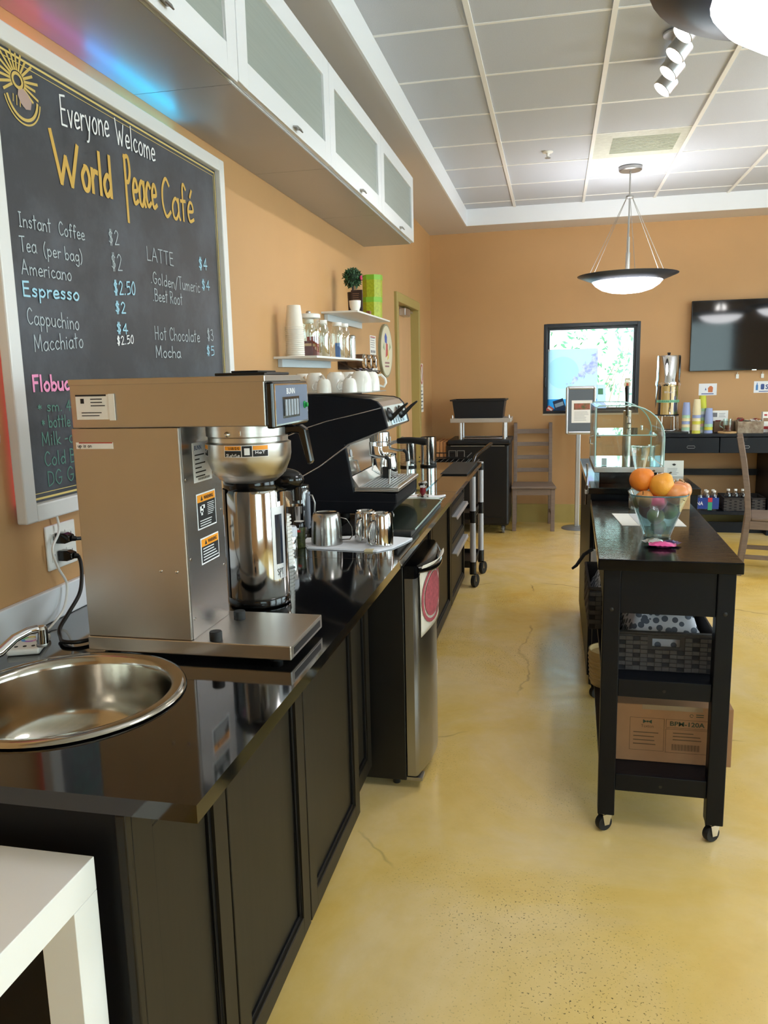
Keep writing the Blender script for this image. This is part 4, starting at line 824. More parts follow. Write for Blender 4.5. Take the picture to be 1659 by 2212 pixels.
# white cups on top of the espresso machine
def make_cup(label, x, y, r, h, ang, group):
    z = 1.4428
    t = thing('white_cup', label, 'cup', (x, y, z), group)
    b = B(); b.capb = False; b.lathe([(r, 0), (r, 0.003), (r*0.985, h*0.3), (r*0.92, h*0.62), (r*0.78, h*0.88), (r*0.60, h*0.98), (r*0.56, h), (r*0.5, h-0.003), (0, h-0.003)], (x, y, z), 32); b.lathe([(r, 0), (r*0.94, 0.0), (r*0.9, h*0.5), (r*0.6, h*0.9), (0, h*0.92)], (x, y, z), 32)
    build('bowl', b, porcelain, t, smooth=40)
    d = Vector((math.cos(ang), math.sin(ang), 0)); o = Vector((x, y, z)); k = r/0.043
    P = [o+d*(r*0.80)+Vector((0, 0, h*0.80)), o+d*(r*1.15)+Vector((0, 0, h*0.84)), o+d*(r*1.55)+Vector((0, 0, h*0.62)), o+d*(r*1.62)+Vector((0, 0, h*0.40)), o+d*(r*1.42)+Vector((0, 0, h*0.20)), o+d*(r*0.96)+Vector((0, 0, h*0.26))]
    m = B(); m.tube(P, 0.0055*k, 8); build('handle', m, porcelain, t, smooth=60)
G = 'white cups on the espresso machine'
make_cup('large white cup farthest left on the espresso machine, half behind brewer', -1.065, 3.30, 0.043, 0.080, rd(-60), G)
make_cup('large white cup on espresso machine just right of the brewer panel', -0.985, 3.22, 0.043, 0.082, rd(-35), G)
make_cup('small white espresso cup, left one at the front row', -0.912, 3.10, 0.030, 0.055, rd(190), G)
make_cup('large white cup between the two small front cups', -0.893, 3.21, 0.043, 0.083, rd(110), G)
make_cup('large white cup in the back row behind the right small cup', -0.875, 3.35, 0.043, 0.083, rd(100), G)
make_cup('small white espresso cup, right one at the front row', -0.808, 3.11, 0.0305, 0.056, rd(200), G)
make_cup('large white cup nearest the machine front, right of small cups', -0.782, 3.20, 0.0445, 0.085, rd(165), G)
make_cup('large white cup at the right end with handle facing the door', -0.795, 3.42, 0.043, 0.082, rd(10), G)

# ---------------------------------------------------------------- small fridge under the worktop
t = thing('small_fridge', 'small black fridge with curved stainless door under the worktop', 'fridge', (-0.8, 2.86, 0))
build('body', B().box(-1.15, -0.512, 2.64, 3.10, 0.035, 0.842), pm('black_fridge_side', (8, 8, 9), 0.4), t, bevel=0.004)
arc = [(-0.508, 2.64), (-0.478, 2.64)]+[(-0.470+0.034*math.sin(PI*k/14), 2.65+0.44*k/14) for k in range(15)]+[(-0.478, 3.10), (-0.508, 3.10)]
b = B(); b.prism(arc, 'z', 0.055, 0.800); dr_ = build('door', b, pm('fridge_steel', (168, 168, 168), 0.3, 1.0, bump=(80, 0.04, (1, 1, 0.03))), t, smooth=30)
b = B(); b.prism([(-0.508, 2.638), (-0.474, 2.638)]+[(-0.466+0.036*math.sin(PI*k/14), 2.648+0.444*k/14) for k in range(15)]+[(-0.474, 3.102), (-0.508, 3.102)], 'z', 0.8005, 0.846); cap = build('door_cap', b, black_glossp, t, smooth=30)
hp = [Vector((-0.466+0.046*math.sin(PI*k/12), 2.655+0.43*k/12, 0.828-0.02*math.sin(PI*k/12))) for k in range(13)]
b = B(); b.tube(hp, 0.013, 10); build('handle', b, black_glossp, cap, smooth=50)
b = B(); b.box(-0.56, -0.455, 2.645, 2.70, 0.035, 0.047); build('hinge_plate', b, dull_steel, t)
b = B(); b.box(-0.470, -0.462, 3.085, 3.10, 0.60, 0.66); b.box(-0.470, -0.462, 3.085, 3.10, 0.28, 0.34); build('hinge_cover', b, white_plastic, dr_)
[build('foot', B().cyl((x, y, 0), 0.014, 0.035, 12), black_plastic, t, smooth=40) for x in (-1.1, -0.56) for y in (2.69, 3.05)]
t = thing('hanging_towel', 'white towel with round pink print hanging on the fridge handle', 'towel', (-0.415, 2.80, 0.86))
def tw_pt(u, v):
    y = 2.668+0.30*u+0.01*v; z = 0.842-0.268*v+0.02*u*v
    k = max(0.0, 1-v/0.12); dx = 0.034*math.sin(PI*(y-2.65)/0.44)
    return (-0.470+dx*(1+0.5*k)+0.006+0.012*k+0.002*math.sin(6*u+3*v), y, z)
b = B(); b.grid(tw_pt, 10, 14); build('cloth', b, pm('cream_towel', (232, 226, 212), 0.9), t, solid=0.0016, smooth=60)
b = B(); n = 28
for (r0, r1) in ((0.0, 0.36), (0.40, 0.46)):
    vs = []; fs = []
    for rr_ in (r0, r1):
        for k in range(n):
            a = 2*PI*k/n; u = 0.46+rr_*1.0*math.cos(a); v = 0.52+rr_*0.88*math.sin(a); p = tw_pt(u, v); vs.append((p[0]+0.0045, p[1], p[2]))
    fs = [(k, (k+1) % n, n+(k+1) % n, n+k) for k in range(n)]; b.add(vs, fs)
build('print', b, pm('faded_pink_print', (176, 84, 92), 0.8, noise=(80, 0.25)), t)

# ---------------------------------------------------------------- utility trolley past the worktop
t = thing('utility_trolley', 'black utility trolley with aluminium posts at worktop far end', 'trolley', (-0.78, 5.72, 0))
for (x, y) in ((-0.555, 5.50), (-0.535, 5.90), (-0.98, 5.50), (-0.98, 5.90)):
    b = B(); b.cyl((x, y, 0.10), 0.021, 0.76, 18); po = build('post', b, satin_alu, t, smooth=40)
    [build('collar', B().cyl((x, y, z), 0.0245, h, 18), black_plastic, po, smooth=40) for z, h in ((0.10, 0.085), (0.47, 0.085), (0.80, 0.05))]
    cw = build('caster', B().lathe([(0.046, -0.014), (0.048, -0.01), (0.048, 0.01), (0.046, 0.014)], (0, 0, 0), 22, Matrix.Translation((x+0.015, y, 0.048)) @ Matrix.Rotation(rd(70), 4, 'Z') @ Matrix.Rotation(PI/2, 4, 'X')), rubber, t, smooth=40)
    b = B(); b.prism([(x-0.022, 0.101), (x+0.022, 0.101), (x+0.028, 0.045), (x+0.008, 0.045)], 'y', y-0.020, y-0.017); b.prism([(x-0.022, 0.101), (x+0.022, 0.101), (x+0.028, 0.045), (x+0.008, 0.045)], 'y', y+0.017, y+0.020); b.box(x-0.022, x+0.022, y-0.02, y+0.02, 0.094, 0.101); build('caster_fork', b, chrome, cw)
for z in (0.14, 0.49, 0.83):
    b = B(); b.box(-0.985, -0.545, 5.49, 5.91, z, z+0.02); b.box(-0.985, -0.545, 5.49, 5.50, z+0.02, z+0.05); b.box(-0.985, -0.545, 5.90, 5.91, z+0.02, z+0.05); b.box(-0.985, -0.975, 5.5, 5.9, z+0.02, z+0.05); b.box(-0.555, -0.545, 5.5, 5.9, z+0.02, z+0.05)
    build('shelf', b, black_plastic, t, bevel=0.003)
b = B(); b.tube([(-0.56, 5.52, 0.875), (-0.545, 5.60, 0.93), (-0.515, 5.78, 0.955), (-0.470, 5.93, 0.985), (-0.462, 5.96, 0.99)], [0.014, 0.012, 0.012, 0.015, 0.013], 12); build('handle', b, black_glossp, t, smooth=50)
t = thing('wire_tray', 'low black wire tray resting on the trolley top', 'tray', (-0.75, 5.70, 0.882))
b = B(); pl = [(-0.94, 5.54), (-0.60, 5.54), (-0.60, 5.86), (-0.94, 5.86)]
for z in (0.886, 0.93): b.tube([(x, y, z) for x, y in pl], 0.004, 6, closed=True)
for k in range(9): x = -0.92+k*0.038; b.tube([(x, 5.54, 0.93), (x, 5.54, 0.885), (x, 5.86, 0.885), (x, 5.86, 0.93)], 0.002, 5)
build('wires', b, black_plastic, t)
b = B()
for x in (-0.70, -0.64): b.tube([(x-0.03, 5.56, 0.93), (x-0.03, 5.56, 0.975), (x+0.02, 5.56, 0.975), (x+0.02, 5.56, 0.93)], 0.003, 6)
build('wire_handle', b, dull_steel, t)

# ---------------------------------------------------------------- white side table at the near left
TX1, TY1, TZ = -0.637, 0.917, 0.832
t = thing('white_side_table', 'plain white table with square legs at the near end of the counter', 'table', (-0.93, 0.55, 0))
build('tabletop', B().box(-1.22, TX1, 0.20, TY1, TZ-0.052, TZ), pm('white_laminate', (238, 236, 232), 0.35), t, bevel=0.0012)
for (x, y) in ((TX1-0.056, TY1-0.056), (-1.22, TY1-0.056), (TX1-0.056, 0.20), (-1.22, 0.20)): build('leg', B().box(x, x+0.056, y, y+0.056, 0, TZ-0.0525), MATS['white_laminate'], t, bevel=0.001)

# ================================================================ chalkboard
t = thing('chalkboard_menu', 'black chalkboard cafe menu in a white frame on the orange wall', 'chalkboard', (XL, 2.23, 1.18))
FY0_, FY1_, FZ0, FZ1, FT = 1.588, 2.872, 1.178, 2.292, 0.042
xb0, xb1 = XL+0.012, XL+0.040
for q in ((FY0_, FY0_+FT, FZ0, FZ1), (FY1_-FT, FY1_, FZ0, FZ1), (FY0_+FT, FY1_-FT, FZ0, FZ0+FT), (FY0_+FT, FY1_-FT, FZ1-FT, FZ1)): build('frame_bar', B().box(xb0, xb1, *q), pm('white_frame', (226, 224, 222), 0.4), t, bevel=0.004)
def slate():
    m = bpy.data.materials.new('chalkboard_slate'); m.use_nodes = True; nt = m.node_tree; b = nt.nodes['Principled BSDF']
    tc = nt.nodes.new('ShaderNodeTexCoord'); n = nt.nodes.new('ShaderNodeTexNoise'); n.inputs['Scale'].default_value = 3.2; n.inputs['Detail'].default_value = 7; n.inputs['Roughness'].default_value = 0.65
    nt.links.new(tc.outputs['Object'], n.inputs['Vector']); r = nt.nodes.new('ShaderNodeValToRGB'); r.color_ramp.elements[0].position = 0.42; r.color_ramp.elements[0].color = (*lin((50, 52, 58)), 1); r.color_ramp.elements[1].position = 0.72; r.color_ramp.elements[1].color = (*lin((82, 87, 96)), 1)
    nt.links.new(n.outputs[0], r.inputs[0]); nt.links.new(r.outputs[0], b.inputs['Base Color']); b.inputs['Roughness'].default_value = 0.42; return m
build('slate', B().box(xb0, XL+0.020, FY0_+FT, FY1_-FT, FZ0+FT, FZ1-FT), slate(), t)
gold_m = pm('gold_paint', (206, 164, 74), 0.5); COLS = {'white': pm('white_chalk', (240, 240, 240), 0.8), 'gold': gold_m, 'chalk': pm('pale_chalk', (178, 188, 192), 0.9), 'blue': pm('blue_chalk', (164, 208, 226), 0.9), 'pink': pm('pink_chalk', (240, 150, 190), 0.8), 'green': pm('dim_green_chalk', (92, 136, 122), 0.9)}
XT = XL+0.0204
b = B(); i0 = 0.008
for k, (g, w) in enumerate(((0.006, 0.005), (0.020, 0.0016))):
    y0, y1, z0, z1 = FY0_+FT+g, FY1_-FT-g, FZ0+FT+g, FZ1-FT-g
    b.box(XT, XT+0.0006, y0, y0+w, z0, z1); b.box(XT, XT+0.0006, y1-w, y1, z0, z1); b.box(XT, XT+0.0006, y0, y1, z0, z0+w); b.box(XT, XT+0.0006, y0, y1, z1-w, z1)
build('gold_border', b, pm('pale_gold_paint', (222, 196, 120), 0.45), t)
BT=[('Everyone','white',1.890,2.140,2.110,2.170,0.071,0.008),
('Welcome','white',2.150,2.166,2.371,2.170,0.065,0.008),
('W','gold',1.838,1.998,1.956,2.003,0.115,0.02),
('orld','gold',1.962,2.004,2.106,2.012,0.105,0.02),
('Peace','gold',2.181,2.015,2.365,2.030,0.126,0.018),
('Caf\u00e9','gold',2.401,2.018,2.625,2.035,0.115,0.016),
('Instant','chalk',1.687,1.863,1.804,1.868,0.032,0.004),
('Coffee','chalk',1.840,1.869,1.950,1.872,0.032,0.004),
('$2','chalk',2.070,1.881,2.124,1.887,0.038,0.004),
('Tea','chalk',1.683,1.807,1.742,1.811,0.034,0.004),
('(per bag)','chalk',1.770,1.809,1.932,1.814,0.031,0.004),
('$2','chalk',2.074,1.813,2.131,1.817,0.044,0.004),
('LATTE','chalk',2.280,1.867,2.450,1.871,0.040,0.004),
('$4','blue',2.644,1.885,2.712,1.890,0.038,0.006),
('Americano','chalk',1.681,1.756,1.872,1.761,0.033,0.004),
('Espresso','blue',1.677,1.706,1.900,1.715,0.033,0.007),
('$2.50','blue',2.077,1.747,2.193,1.756,0.036,0.006),
('$2','blue',2.077,1.696,2.132,1.699,0.030,0.006),
('Cappuchino','chalk',1.684,1.643,1.887,1.639,0.037,0.004),
('Macchiato','chalk',1.701,1.579,1.899,1.595,0.038,0.004),
('$4','blue',2.076,1.641,2.135,1.640,0.028,0.006),
('$2.50','white',2.073,1.607,2.162,1.615,0.023,0.005),
('.Golden/','chalk',2.295,1.802,2.470,1.799,0.035,0.004),
('Tumeric','chalk',2.481,1.802,2.635,1.804,0.040,0.004),
('$4','blue',2.658,1.818,2.724,1.821,0.033,0.005),
('.Beet Root','chalk',2.301,1.749,2.498,1.752,0.037,0.004),
('Hot Chocolate','chalk',2.296,1.632,2.611,1.635,0.040,0.004),
('$3','chalk',2.679,1.645,2.731,1.644,0.039,0.004),
('Mocha','chalk',2.294,1.577,2.459,1.579,0.035,0.005),
('$5','blue',2.667,1.592,2.731,1.591,0.033,0.005),
('Flobuc','pink',1.681,1.486,1.825,1.487,0.036,0.01),
('* sm. 4','green',1.692,1.437,1.826,1.434,0.026,0.004),
('* bottle','green',1.702,1.398,1.814,1.394,0.029,0.004),
('Milk -c','green',1.696,1.354,1.823,1.352,0.032,0.004),
('Cold B','green',1.699,1.304,1.825,1.302,0.034,0.004),
('DG Gi','green',1.704,1.253,1.825,1.256,0.036,0.004)]
KW = {'white': 0.62, 'gold': 0.66, 'chalk': 0.72, 'blue': 0.68, 'pink': 0.7, 'green': 0.72}
for (txt, col, y0, z0, y1, z1, h, w) in BT:
    full_w = strokes(txt)[1]; pos = 0
    for word in txt.split(' '):
        pre = strokes(txt[:pos]+'.')[1]-0.2 if pos else 0.0; f0 = pre/full_w; ww = strokes(word)[1]/full_w; pos += len(word)+1
        a = Vector((XT, y0+(y1-y0)*f0, z0+(z1-z0)*f0)); d = Vector((0, y1-y0, z1-z0)); L = d.length*ww
        b = B(); write(b, word, a, d.normalized(), (0, 0, 1), (1, 0, 0), L, h, w*KW[col])
        build('chalk_lettering', b, COLS[col], t)
# painted sun emblem
b = B(); cy, cz = 1.731, 2.190; N = Vector((1, 0, 0)); V = lambda y, z: Vector((XT, y, z))
b2 = [V(cy+0.017*math.cos(2*PI*k/24), cz+0.015*math.sin(2*PI*k/24)) for k in range(25)]; ribbon(b, (b2, N), 0.007, 0.001)
for k in range(17):
    a = rd(-35)+rd(250)*k/16; r0, r1 = 0.026, (0.075 if k % 2 else 0.062); ribbon(b, ([V(cy+r0*math.cos(a), cz+r0*0.9*math.sin(a)), V(cy+r1*math.cos(a), cz+r1*0.9*math.sin(a))], N), 0.006, 0.001)
for (rr_, w) in ((0.056, 0.007), (0.066, 0.004)):
    ribbon(b, ([V(cy+0.012+rr_*math.cos(rd(200)+rd(150)*k/20), cz-0.022+rr_*1.05*math.sin(rd(200)+rd(150)*k/20)) for k in range(21)], N), w, 0.001)
for k in range(6): ribbon(b, ([V(cy-0.022+0.012*k, cz-0.050-0.006*math.sin(k)), V(cy-0.020+0.012*k, cz-0.035)], N), 0.003, 0.001)
build('sun_emblem', b, pm('emblem_gold', (206, 176, 96), 0.5), t)
b = B(); pts = [(0.0, -0.018), (0.016, -0.012), (0.034, -0.02), (0.046, -0.034), (0.040, -0.052), (0.022, -0.056), (0.004, -0.046), (-0.004, -0.032)]; b.add([(XT+0.0012, cy+y, cz+z) for y, z in pts], [tuple(range(len(pts)))]); build('emblem_petals', b, pm('emblem_pink', (176, 150, 140), 0.6), t)
# colour-changing light strip fixed behind the board
def led_mat(i, c, s):
    return pm('led_%d' % i, c, 0.5, emis=(c, s))
t = thing('led_light_strip', 'glowing colour light strip hidden behind the chalkboard frame', 'light strip', (XL, 2.2, 2.27))
segs = [('top', 1.70, 1.86, (255, 90, 150)), ('top', 1.86, 2.05, (200, 110, 230)), ('top', 2.05, 2.20, (40, 160, 255)), ('top', 2.20, 2.56, (0, 190, 250)), ('left', 1.22, 1.75, (255, 110, 160)), ('left', 1.75, 2.25, (255, 130, 150)), ('bottom', 1.62, 1.85, (230, 150, 255)), ('bottom', 1.85, 2.1, (255, 140, 200))]
for i, (sd, a0, a1, c) in enumerate(segs):
    b = B(); 
    if sd == 'top': b.box(XL+0.004, XL+0.012, a0, a1, 2.293, 2.299)
    elif sd == 'left': b.box(XL+0.001, XL+0.010, 1.606, 1.614, a0, a1)
    else: b.box(XL+0.001, XL+0.010, a0, a1, 1.198, 1.206)
    build('strip_segment', b, led_mat(i, c, (5 if a0 < 1.9 else 20) if sd == 'top' else 0.8), t)

# pink balloon at the picture's left edge
t = thing('pink_balloon', 'shiny pink balloon hanging left of the chalkboard', 'balloon', (XL+0.075, 1.372, 1.325))
b = B(); b.ball((XL+0.075, 1.372, 1.40), 0.068, 28, 18, (1, 1, 1.12), lambda d: 1.0-0.10*max(0, -d.z)**3); build('bulb', b, pm('pink_latex', (236, 96, 140), 0.18, coat=0.5), t, smooth=60)
b = B(); b.lathe([(0.003, 0.004), (0.006, 0.0), (0.012, -0.012), (0.016, -0.02), (0.008, -0.016), (0.0, -0.010)], (XL+0.075, 1.408, 1.338), 14); build('knot', b, pm('pale_pink_latex', (226, 180, 170), 0.4), t, smooth=60)

# ---------------------------------------------------------------- wall cabinets above the board
CX1, CZ0, CZ1 = XL+0.312, 2.348, 2.748
labs = ['white wall cabinet with glass lift door nearest the camera, cut by picture top', 'white wall cabinet with frosted glass door directly above the chalkboard', 'white wall cabinet above the sink wall, third from far end', 'white wall cabinet second from the far end of its row', 'white wall cabinet at the far end of the row']
edges = [0.36, 1.335, 2.31, 3.285, 4.26, 5.235]
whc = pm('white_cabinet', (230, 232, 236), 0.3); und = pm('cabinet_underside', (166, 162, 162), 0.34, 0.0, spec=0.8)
for i in range(5):
    y0, y1 = edges[i]+0.001, edges[i+1]-0.001
    t = thing('wall_cabinet', labs[i], 'cabinet', (XL+0.16, (y0+y1)/2, CZ0), 'white wall cabinets in a row')
    build('body', B().box(XL+0.001, CX1, y0, y1, CZ0, CZ1), whc, t)
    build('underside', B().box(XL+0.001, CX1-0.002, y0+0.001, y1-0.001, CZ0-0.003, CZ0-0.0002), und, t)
    d = B(); x0, x1, fw = CX1+0.002, CX1+0.022, 0.075; a0, a1, c0, c1 = y0+0.002, y1-0.002, CZ0+0.004, CZ1
    d.box(x0, x1, a0, a0+fw, c0, c1); d.box(x0, x1, a1-fw, a1, c0, c1); d.box(x0, x1, a0+fw, a1-fw, c0, c0+fw); d.box(x0, x1, a0+fw, a1-fw, c1-fw, c1)
    dd = build('door', d, whc, t, bevel=0.002)
    build('glass_panel', B().box(x0+0.004, x0+0.010, a0+fw, a1-fw, c0+fw, c1-fw), frost, dd)
    ym = (y0+y1)/2+0.02
    b = B(); b.prism([(x1, c0+0.018), (x1+0.018, c0+0.016), (x1+0.024, c0+0.004), (x1+0.020, c0+0.003), (x1+0.014, c0+0.011), (x1, c0+0.013)], 'y', ym-0.022, ym+0.022); build('handle', b, dull_steel, dd)
    if i == 2 or i == 1:
        b = B(); b.box(x1, x1+0.004, a0+0.1, a1-0.02, c0-0.012, c0+0.012) if i == 1 else b.box(x1, x1+0.0005, a0+0.2, a0+0.21, c0+0.01, c0+0.012); build('lower_edge', b, whc, dd)

# ---------------------------------------------------------------- wall shelves
def wall_shelf(label, y0, y1, z):
    t = thing('wall_shelf', label, 'shelf', (XL, (y0+y1)/2, z), 'white wall shelves')
    build('plate', B().box(XL+0.001, XL+0.205, y0, y1, z-0.010, z), pm('white_shelf', (226, 226, 222), 0.3), t, bevel=0.0015)
    build('wall_rail', B().box(XL+0.001, XL+0.022, y0+0.06, y1-0.005, z-0.046, z-0.0105), pm('pale_rail', (214, 222, 228), 0.3), t, bevel=0.001)
wall_shelf('lower white wall shelf holding cups and glass jars', 3.412, 4.285, 1.602)
wall_shelf('upper white wall shelf holding green boxes and topiary', 4.19, 5.045, 1.856)
ZS = 1.6024
t = thing('shelf_cup_stack', 'tall stack of white paper cups at the near end of lower shelf', 'cups', (XL+0.085, 3.475, ZS))
for k in range(15):
    b = B(); z = ZS+k*0.0085; b.capb = False; b.lathe([(0.043, 0), (0.0425, 0.003), (0.041, 0.0065), (0.040, 0.0085)], (XL+0.085, 3.475, z), 24); build('nested_rim', b, pm('white_cup_paper', (234, 228, 216), 0.6), t, smooth=30)
b = B(); z = ZS+15*0.0085; b.lathe([(0.043, 0), (0.0425, 0.004), (0.040, 0.005), (0.031, 0.095), (0.030, 0.097), (0.029, 0.094), (0, 0.094)], (XL+0.085, 3.475, z), 28); build('top_cup', b, MATS['white_cup_paper'], t, smooth=40)
def jar(label, x, y, r, h, neck=0.6, fill=None):
    t = thing('glass_jar', label, 'jar', (x, y, ZS), 'glass jars on the lower shelf')
    b = B(); b.capt = False; b.lathe([(r*0.92, 0.0), (r, 0.006), (r, h*0.68), (r*0.92, h*0.78), (r*neck*1.05, h*0.88), (r*neck, h*0.90), (r*neck, h*0.95)], (x, y, ZS), 28); build('glass', b, clear, t, smooth=50)
    b = B(); k = r*neck+0.003; b.lathe([(k, h*0.90), (k*1.03, h*0.905), (k*1.03, h*0.985), (k*0.96, h), (0, h)], (x, y, ZS), 28); ld = build('lid', b, pm('white_lid', (232, 230, 224), 0.35), t, smooth=40)
    return t, ld
t, ld = jar('wide glass jar with white lid holding dark red tea boxes', XL+0.10, 3.645, 0.058, 0.198, 0.88)
b = B(); b.lathe([(0.012, 0.198), (0.012, 0.208), (0.008, 0.212), (0, 0.212)], (XL+0.10, 3.645, ZS), 14); build('lid_knob', b, dull_steel, ld, smooth=40)
for k, (dx, dy, c, lab, hh) in enumerate(((-0.005, -0.022, (92, 22, 34), 'dark red tea carton standing left inside the wide jar', 0.066), (0.012, 0.018, (150, 52, 48), 'red tea carton standing right inside the wide jar', 0.088))):
    m = R('Z', 20-30*k, (XL+0.10+dx, 3.645+dy, ZS)); b = B(); b.box(XL+0.10+dx-0.026, XL+0.10+dx+0.026, 3.645+dy-0.012, 3.645+dy+0.012, ZS+0.007, ZS+0.007+hh, m)
    q = thing('tea_carton', lab, 'carton', (XL+0.10+dx, 3.645+dy, ZS+0.007), 'tea cartons in the wide jar'); build('carton', b, pm('carton_%d' % k, c, 0.5), q)
    b = B(); b.box(XL+0.10+dx-0.020, XL+0.10+dx+0.020, 3.645+dy-0.0126, 3.645+dy-0.012, ZS+0.05, ZS+0.062, m); build('carton_panel', b, pm('carton_gold', (190, 150, 110), 0.5), q)
JL = [('narrow glass bottle with white cap just right of the wide jar', 3.80, 0.03), ('narrow glass bottle with white cap, second after the wide jar', 3.88, 0.075), ('narrow glass bottle with white cap, third after the wide jar', 3.97, 0.05), ('glass bottle with white cap holding a blue sachet', 4.07, 0.10), ('glass bottle with white cap nearest the shelf end', 4.185, 0.105)]
for lab, y, dx in JL: jar(lab, XL+0.02+dx, y, 0.036, 0.185, 0.62)
b = B(); b.box(XL+0.11, XL+0.135, 4.06, 4.075, ZS+0.006, ZS+0.08); solo('blue_sachet', 'blue sachet standing inside a glass bottle on the lower shelf', 'sachet', b, pm('sachet_blue', (60, 110, 180), 0.5), (XL+0.12, 4.07, ZS))
t = thing('steel_shaker', 'slim steel shaker at the far end of the lower shelf', 'shaker', (XL+0.15, 4.258, ZS))
b = B(); b.lathe([(0.020, 0), (0.020, 0.11), (0.018, 0.112)], (XL+0.15, 4.258, ZS), 22); build('body', b, polished, t, smooth=40)
b = B(); b.lathe([(0.021, 0.112), (0.021, 0.122), (0.014, 0.128), (0, 0.128)], (XL+0.15, 4.258, ZS), 22); build('cap', b, dull_steel, t, smooth=40)
# three jars lying below the shelves in a dark rack
t = thing('jar_rack', 'dark metal wall rack holding three lying jars below the shelves', 'rack', (XL, 4.72, 1.53))
b = B(); b.box(XL+0.001, XL+0.006, 4.50, 4.96, 1.55, 1.60); 
for y in (4.50, 4.64, 4.78, 4.92): b.tube([(XL+0.003, y, 1.595), (XL+0.15, y, 1.525), (XL+0.16, y, 1.54)], 0.004, 6)
b.tube([(XL+0.16, 4.50, 1.54), (XL+0.16, 4.92, 1.54)], 0.004, 6); b.tube([(XL+0.10, 4.50, 1.548), (XL+0.10, 4.92, 1.548)], 0.004, 6); build('wires', b, pm('dark_bronze', (60, 46, 38), 0.4, 0.6), t)
for k, y in enumerate((4.57, 4.71, 4.85)):
    t = thing('lying_jar', ['lying jar with shiny lid, nearest in the wall rack', 'lying jar with shiny lid, middle of the wall rack', 'lying jar with shiny lid, farthest in the wall rack'][k], 'jar', (XL+0.1, y, 1.60), 'lying jars in the wall rack')
    m = Matrix.Translation((XL+0.05, y, 1.597)) @ Matrix.Rotation(PI/2, 4, 'Y')
    b = B(); b.lathe([(0.038, 0), (0.040, 0.004), (0.040, 0.085), (0.036, 0.09)], (0, 0, 0), 24, m); build('glass', b, pm('brown_jar', (90, 66, 48), 0.15), t, smooth=40)
    b = B(); b.lathe([(0.039, 0.088), (0.040, 0.09), (0.040, 0.103), (0.036, 0.105), (0, 0.105)], (0, 0, 0), 24, m); build('lid', b, chrome, t, smooth=40)

# upper shelf things
ZU = 1.8564
t = thing('topiary_ball', 'round dark green topiary ball with a pink flower on upper shelf', 'plant', (XL+0.115, 4.42, ZU))
rr = random.Random(5); lf = B(); ctr = Vector((XL+0.115, 4.455, 2.055))
for k in range(420):
    d = Vector((rr.gauss(0, 1), rr.gauss(0, 1), rr.gauss(0, 1))).normalized(); p = ctr+d*rr.uniform(0.040, 0.056); u = (d+Vector((rr.gauss(0, .6), rr.gauss(0, .6), rr.gauss(0, .6)))).normalized(); v = u.orthogonal().normalized(); s = rr.uniform(0.008, 0.014)
    lf.add([p-u*s, p+v*s*0.4, p+u*s, p-v*s*0.4], [(0, 1, 2, 3)])
fo = build('foliage', lf, pm('dark_leaf', (44, 84, 48), 0.6, noise=(40, 0.4)), t); fo['kind'] = 'stuff'
b = B(); b.ball(tuple(ctr), 0.043, 16, 10); build('core', b, pm('moss_core', (26, 48, 30), 0.9), t, smooth=60)
b = B()
for k in range(5): a = 2*PI*k/5; b.ball((ctr.x+0.052, ctr.y-0.012+0.008*math.cos(a), ctr.z-0.004+0.008*math.sin(a)), 0.007, 8, 6)
build('flower', b, pm('pink_flower', (206, 60, 110), 0.6), t, smooth=60)
b = B(); b.cyl((XL+0.115, 4.455, ZU), 0.028, 0.12, 18, r2=0.032); b.cyl((XL+0.115, 4.455, ZU+0.12), 0.006, 0.04, 8); build('pot', b, pm('dark_pot', (40, 30, 30), 0.5), t, smooth=40)
t = thing('plaque', 'small dark framed plaque leaning on the upper shelf behind white cup', 'plaque', (XL+0.15, 4.40, ZU))
b = B(); b.box(XL+0.12, XL+0.185, 4.385, 4.397, ZU, ZU+0.125); build('board', b, pm('plaque_brown', (48, 28, 30), 0.3), t, bevel=0.002)
b = B(); lines(b, (XL+0.130, 4.3845, ZU+0.045), (1, 0, 0), (0, 0, 1), 0.045, 0.065, 6, 0.25, seed=12); build('engraving', b, pm('plaque_gold', (150, 116, 90), 0.5), t)
t = thing('shelf_cup', 'plain white handleless cup on the upper shelf edge', 'cup', (XL+0.155, 4.335, ZU))
b = B(); b.capt = False; b.lathe([(0.018, 0), (0.020, 0.003), (0.030, 0.03), (0.033, 0.062), (0.0315, 0.062), (0.028, 0.03), (0, 0.006)], (XL+0.155, 4.335, ZU), 26); build('bowl', b, porcelain, t, smooth=50)
gm = pm('lime_glitter', (168, 182, 36), 0.4, noise=(70, 0.18)); gl = pm('lime_lid', (130, 190, 48), 0.45)
for k, (z, lab) in enumerate(((ZU, 'lower lime green octagonal box of the pair on upper shelf'), (ZU+0.133, 'upper lime green octagonal box stacked on its twin'))):
    t = thing('green_box', lab, 'box', (XL+0.118, 4.925, z), 'lime green octagonal boxes'); b = B(); r = 0.062; dx = 0.004*k
    b.prism([(XL+0.118+dx+r*math.cos(PI/8+PI/4*i), 4.925+r*math.sin(PI/8+PI/4*i)) for i in range(8)], 'z', z, z+0.124); build('box', b, gm, t)
    b = B(); r = 0.0645; b.prism([(XL+0.118+dx+r*math.cos(PI/8+PI/4*i), 4.925+r*math.sin(PI/8+PI/4*i)) for i in range(8)], 'z', z+0.103, z+0.1328); build('lid', b, gl, t)
b = B(); b.box(XL+0.15, XL+0.172, 4.62, 4.66, ZU, ZU+0.03); solo('small_wood_block', 'tiny brown wooden block beside the green boxes', 'block', b, pm('brown_block', (128, 76, 50), 0.5), (XL+0.16, 4.64, ZU), bevel=0.002)

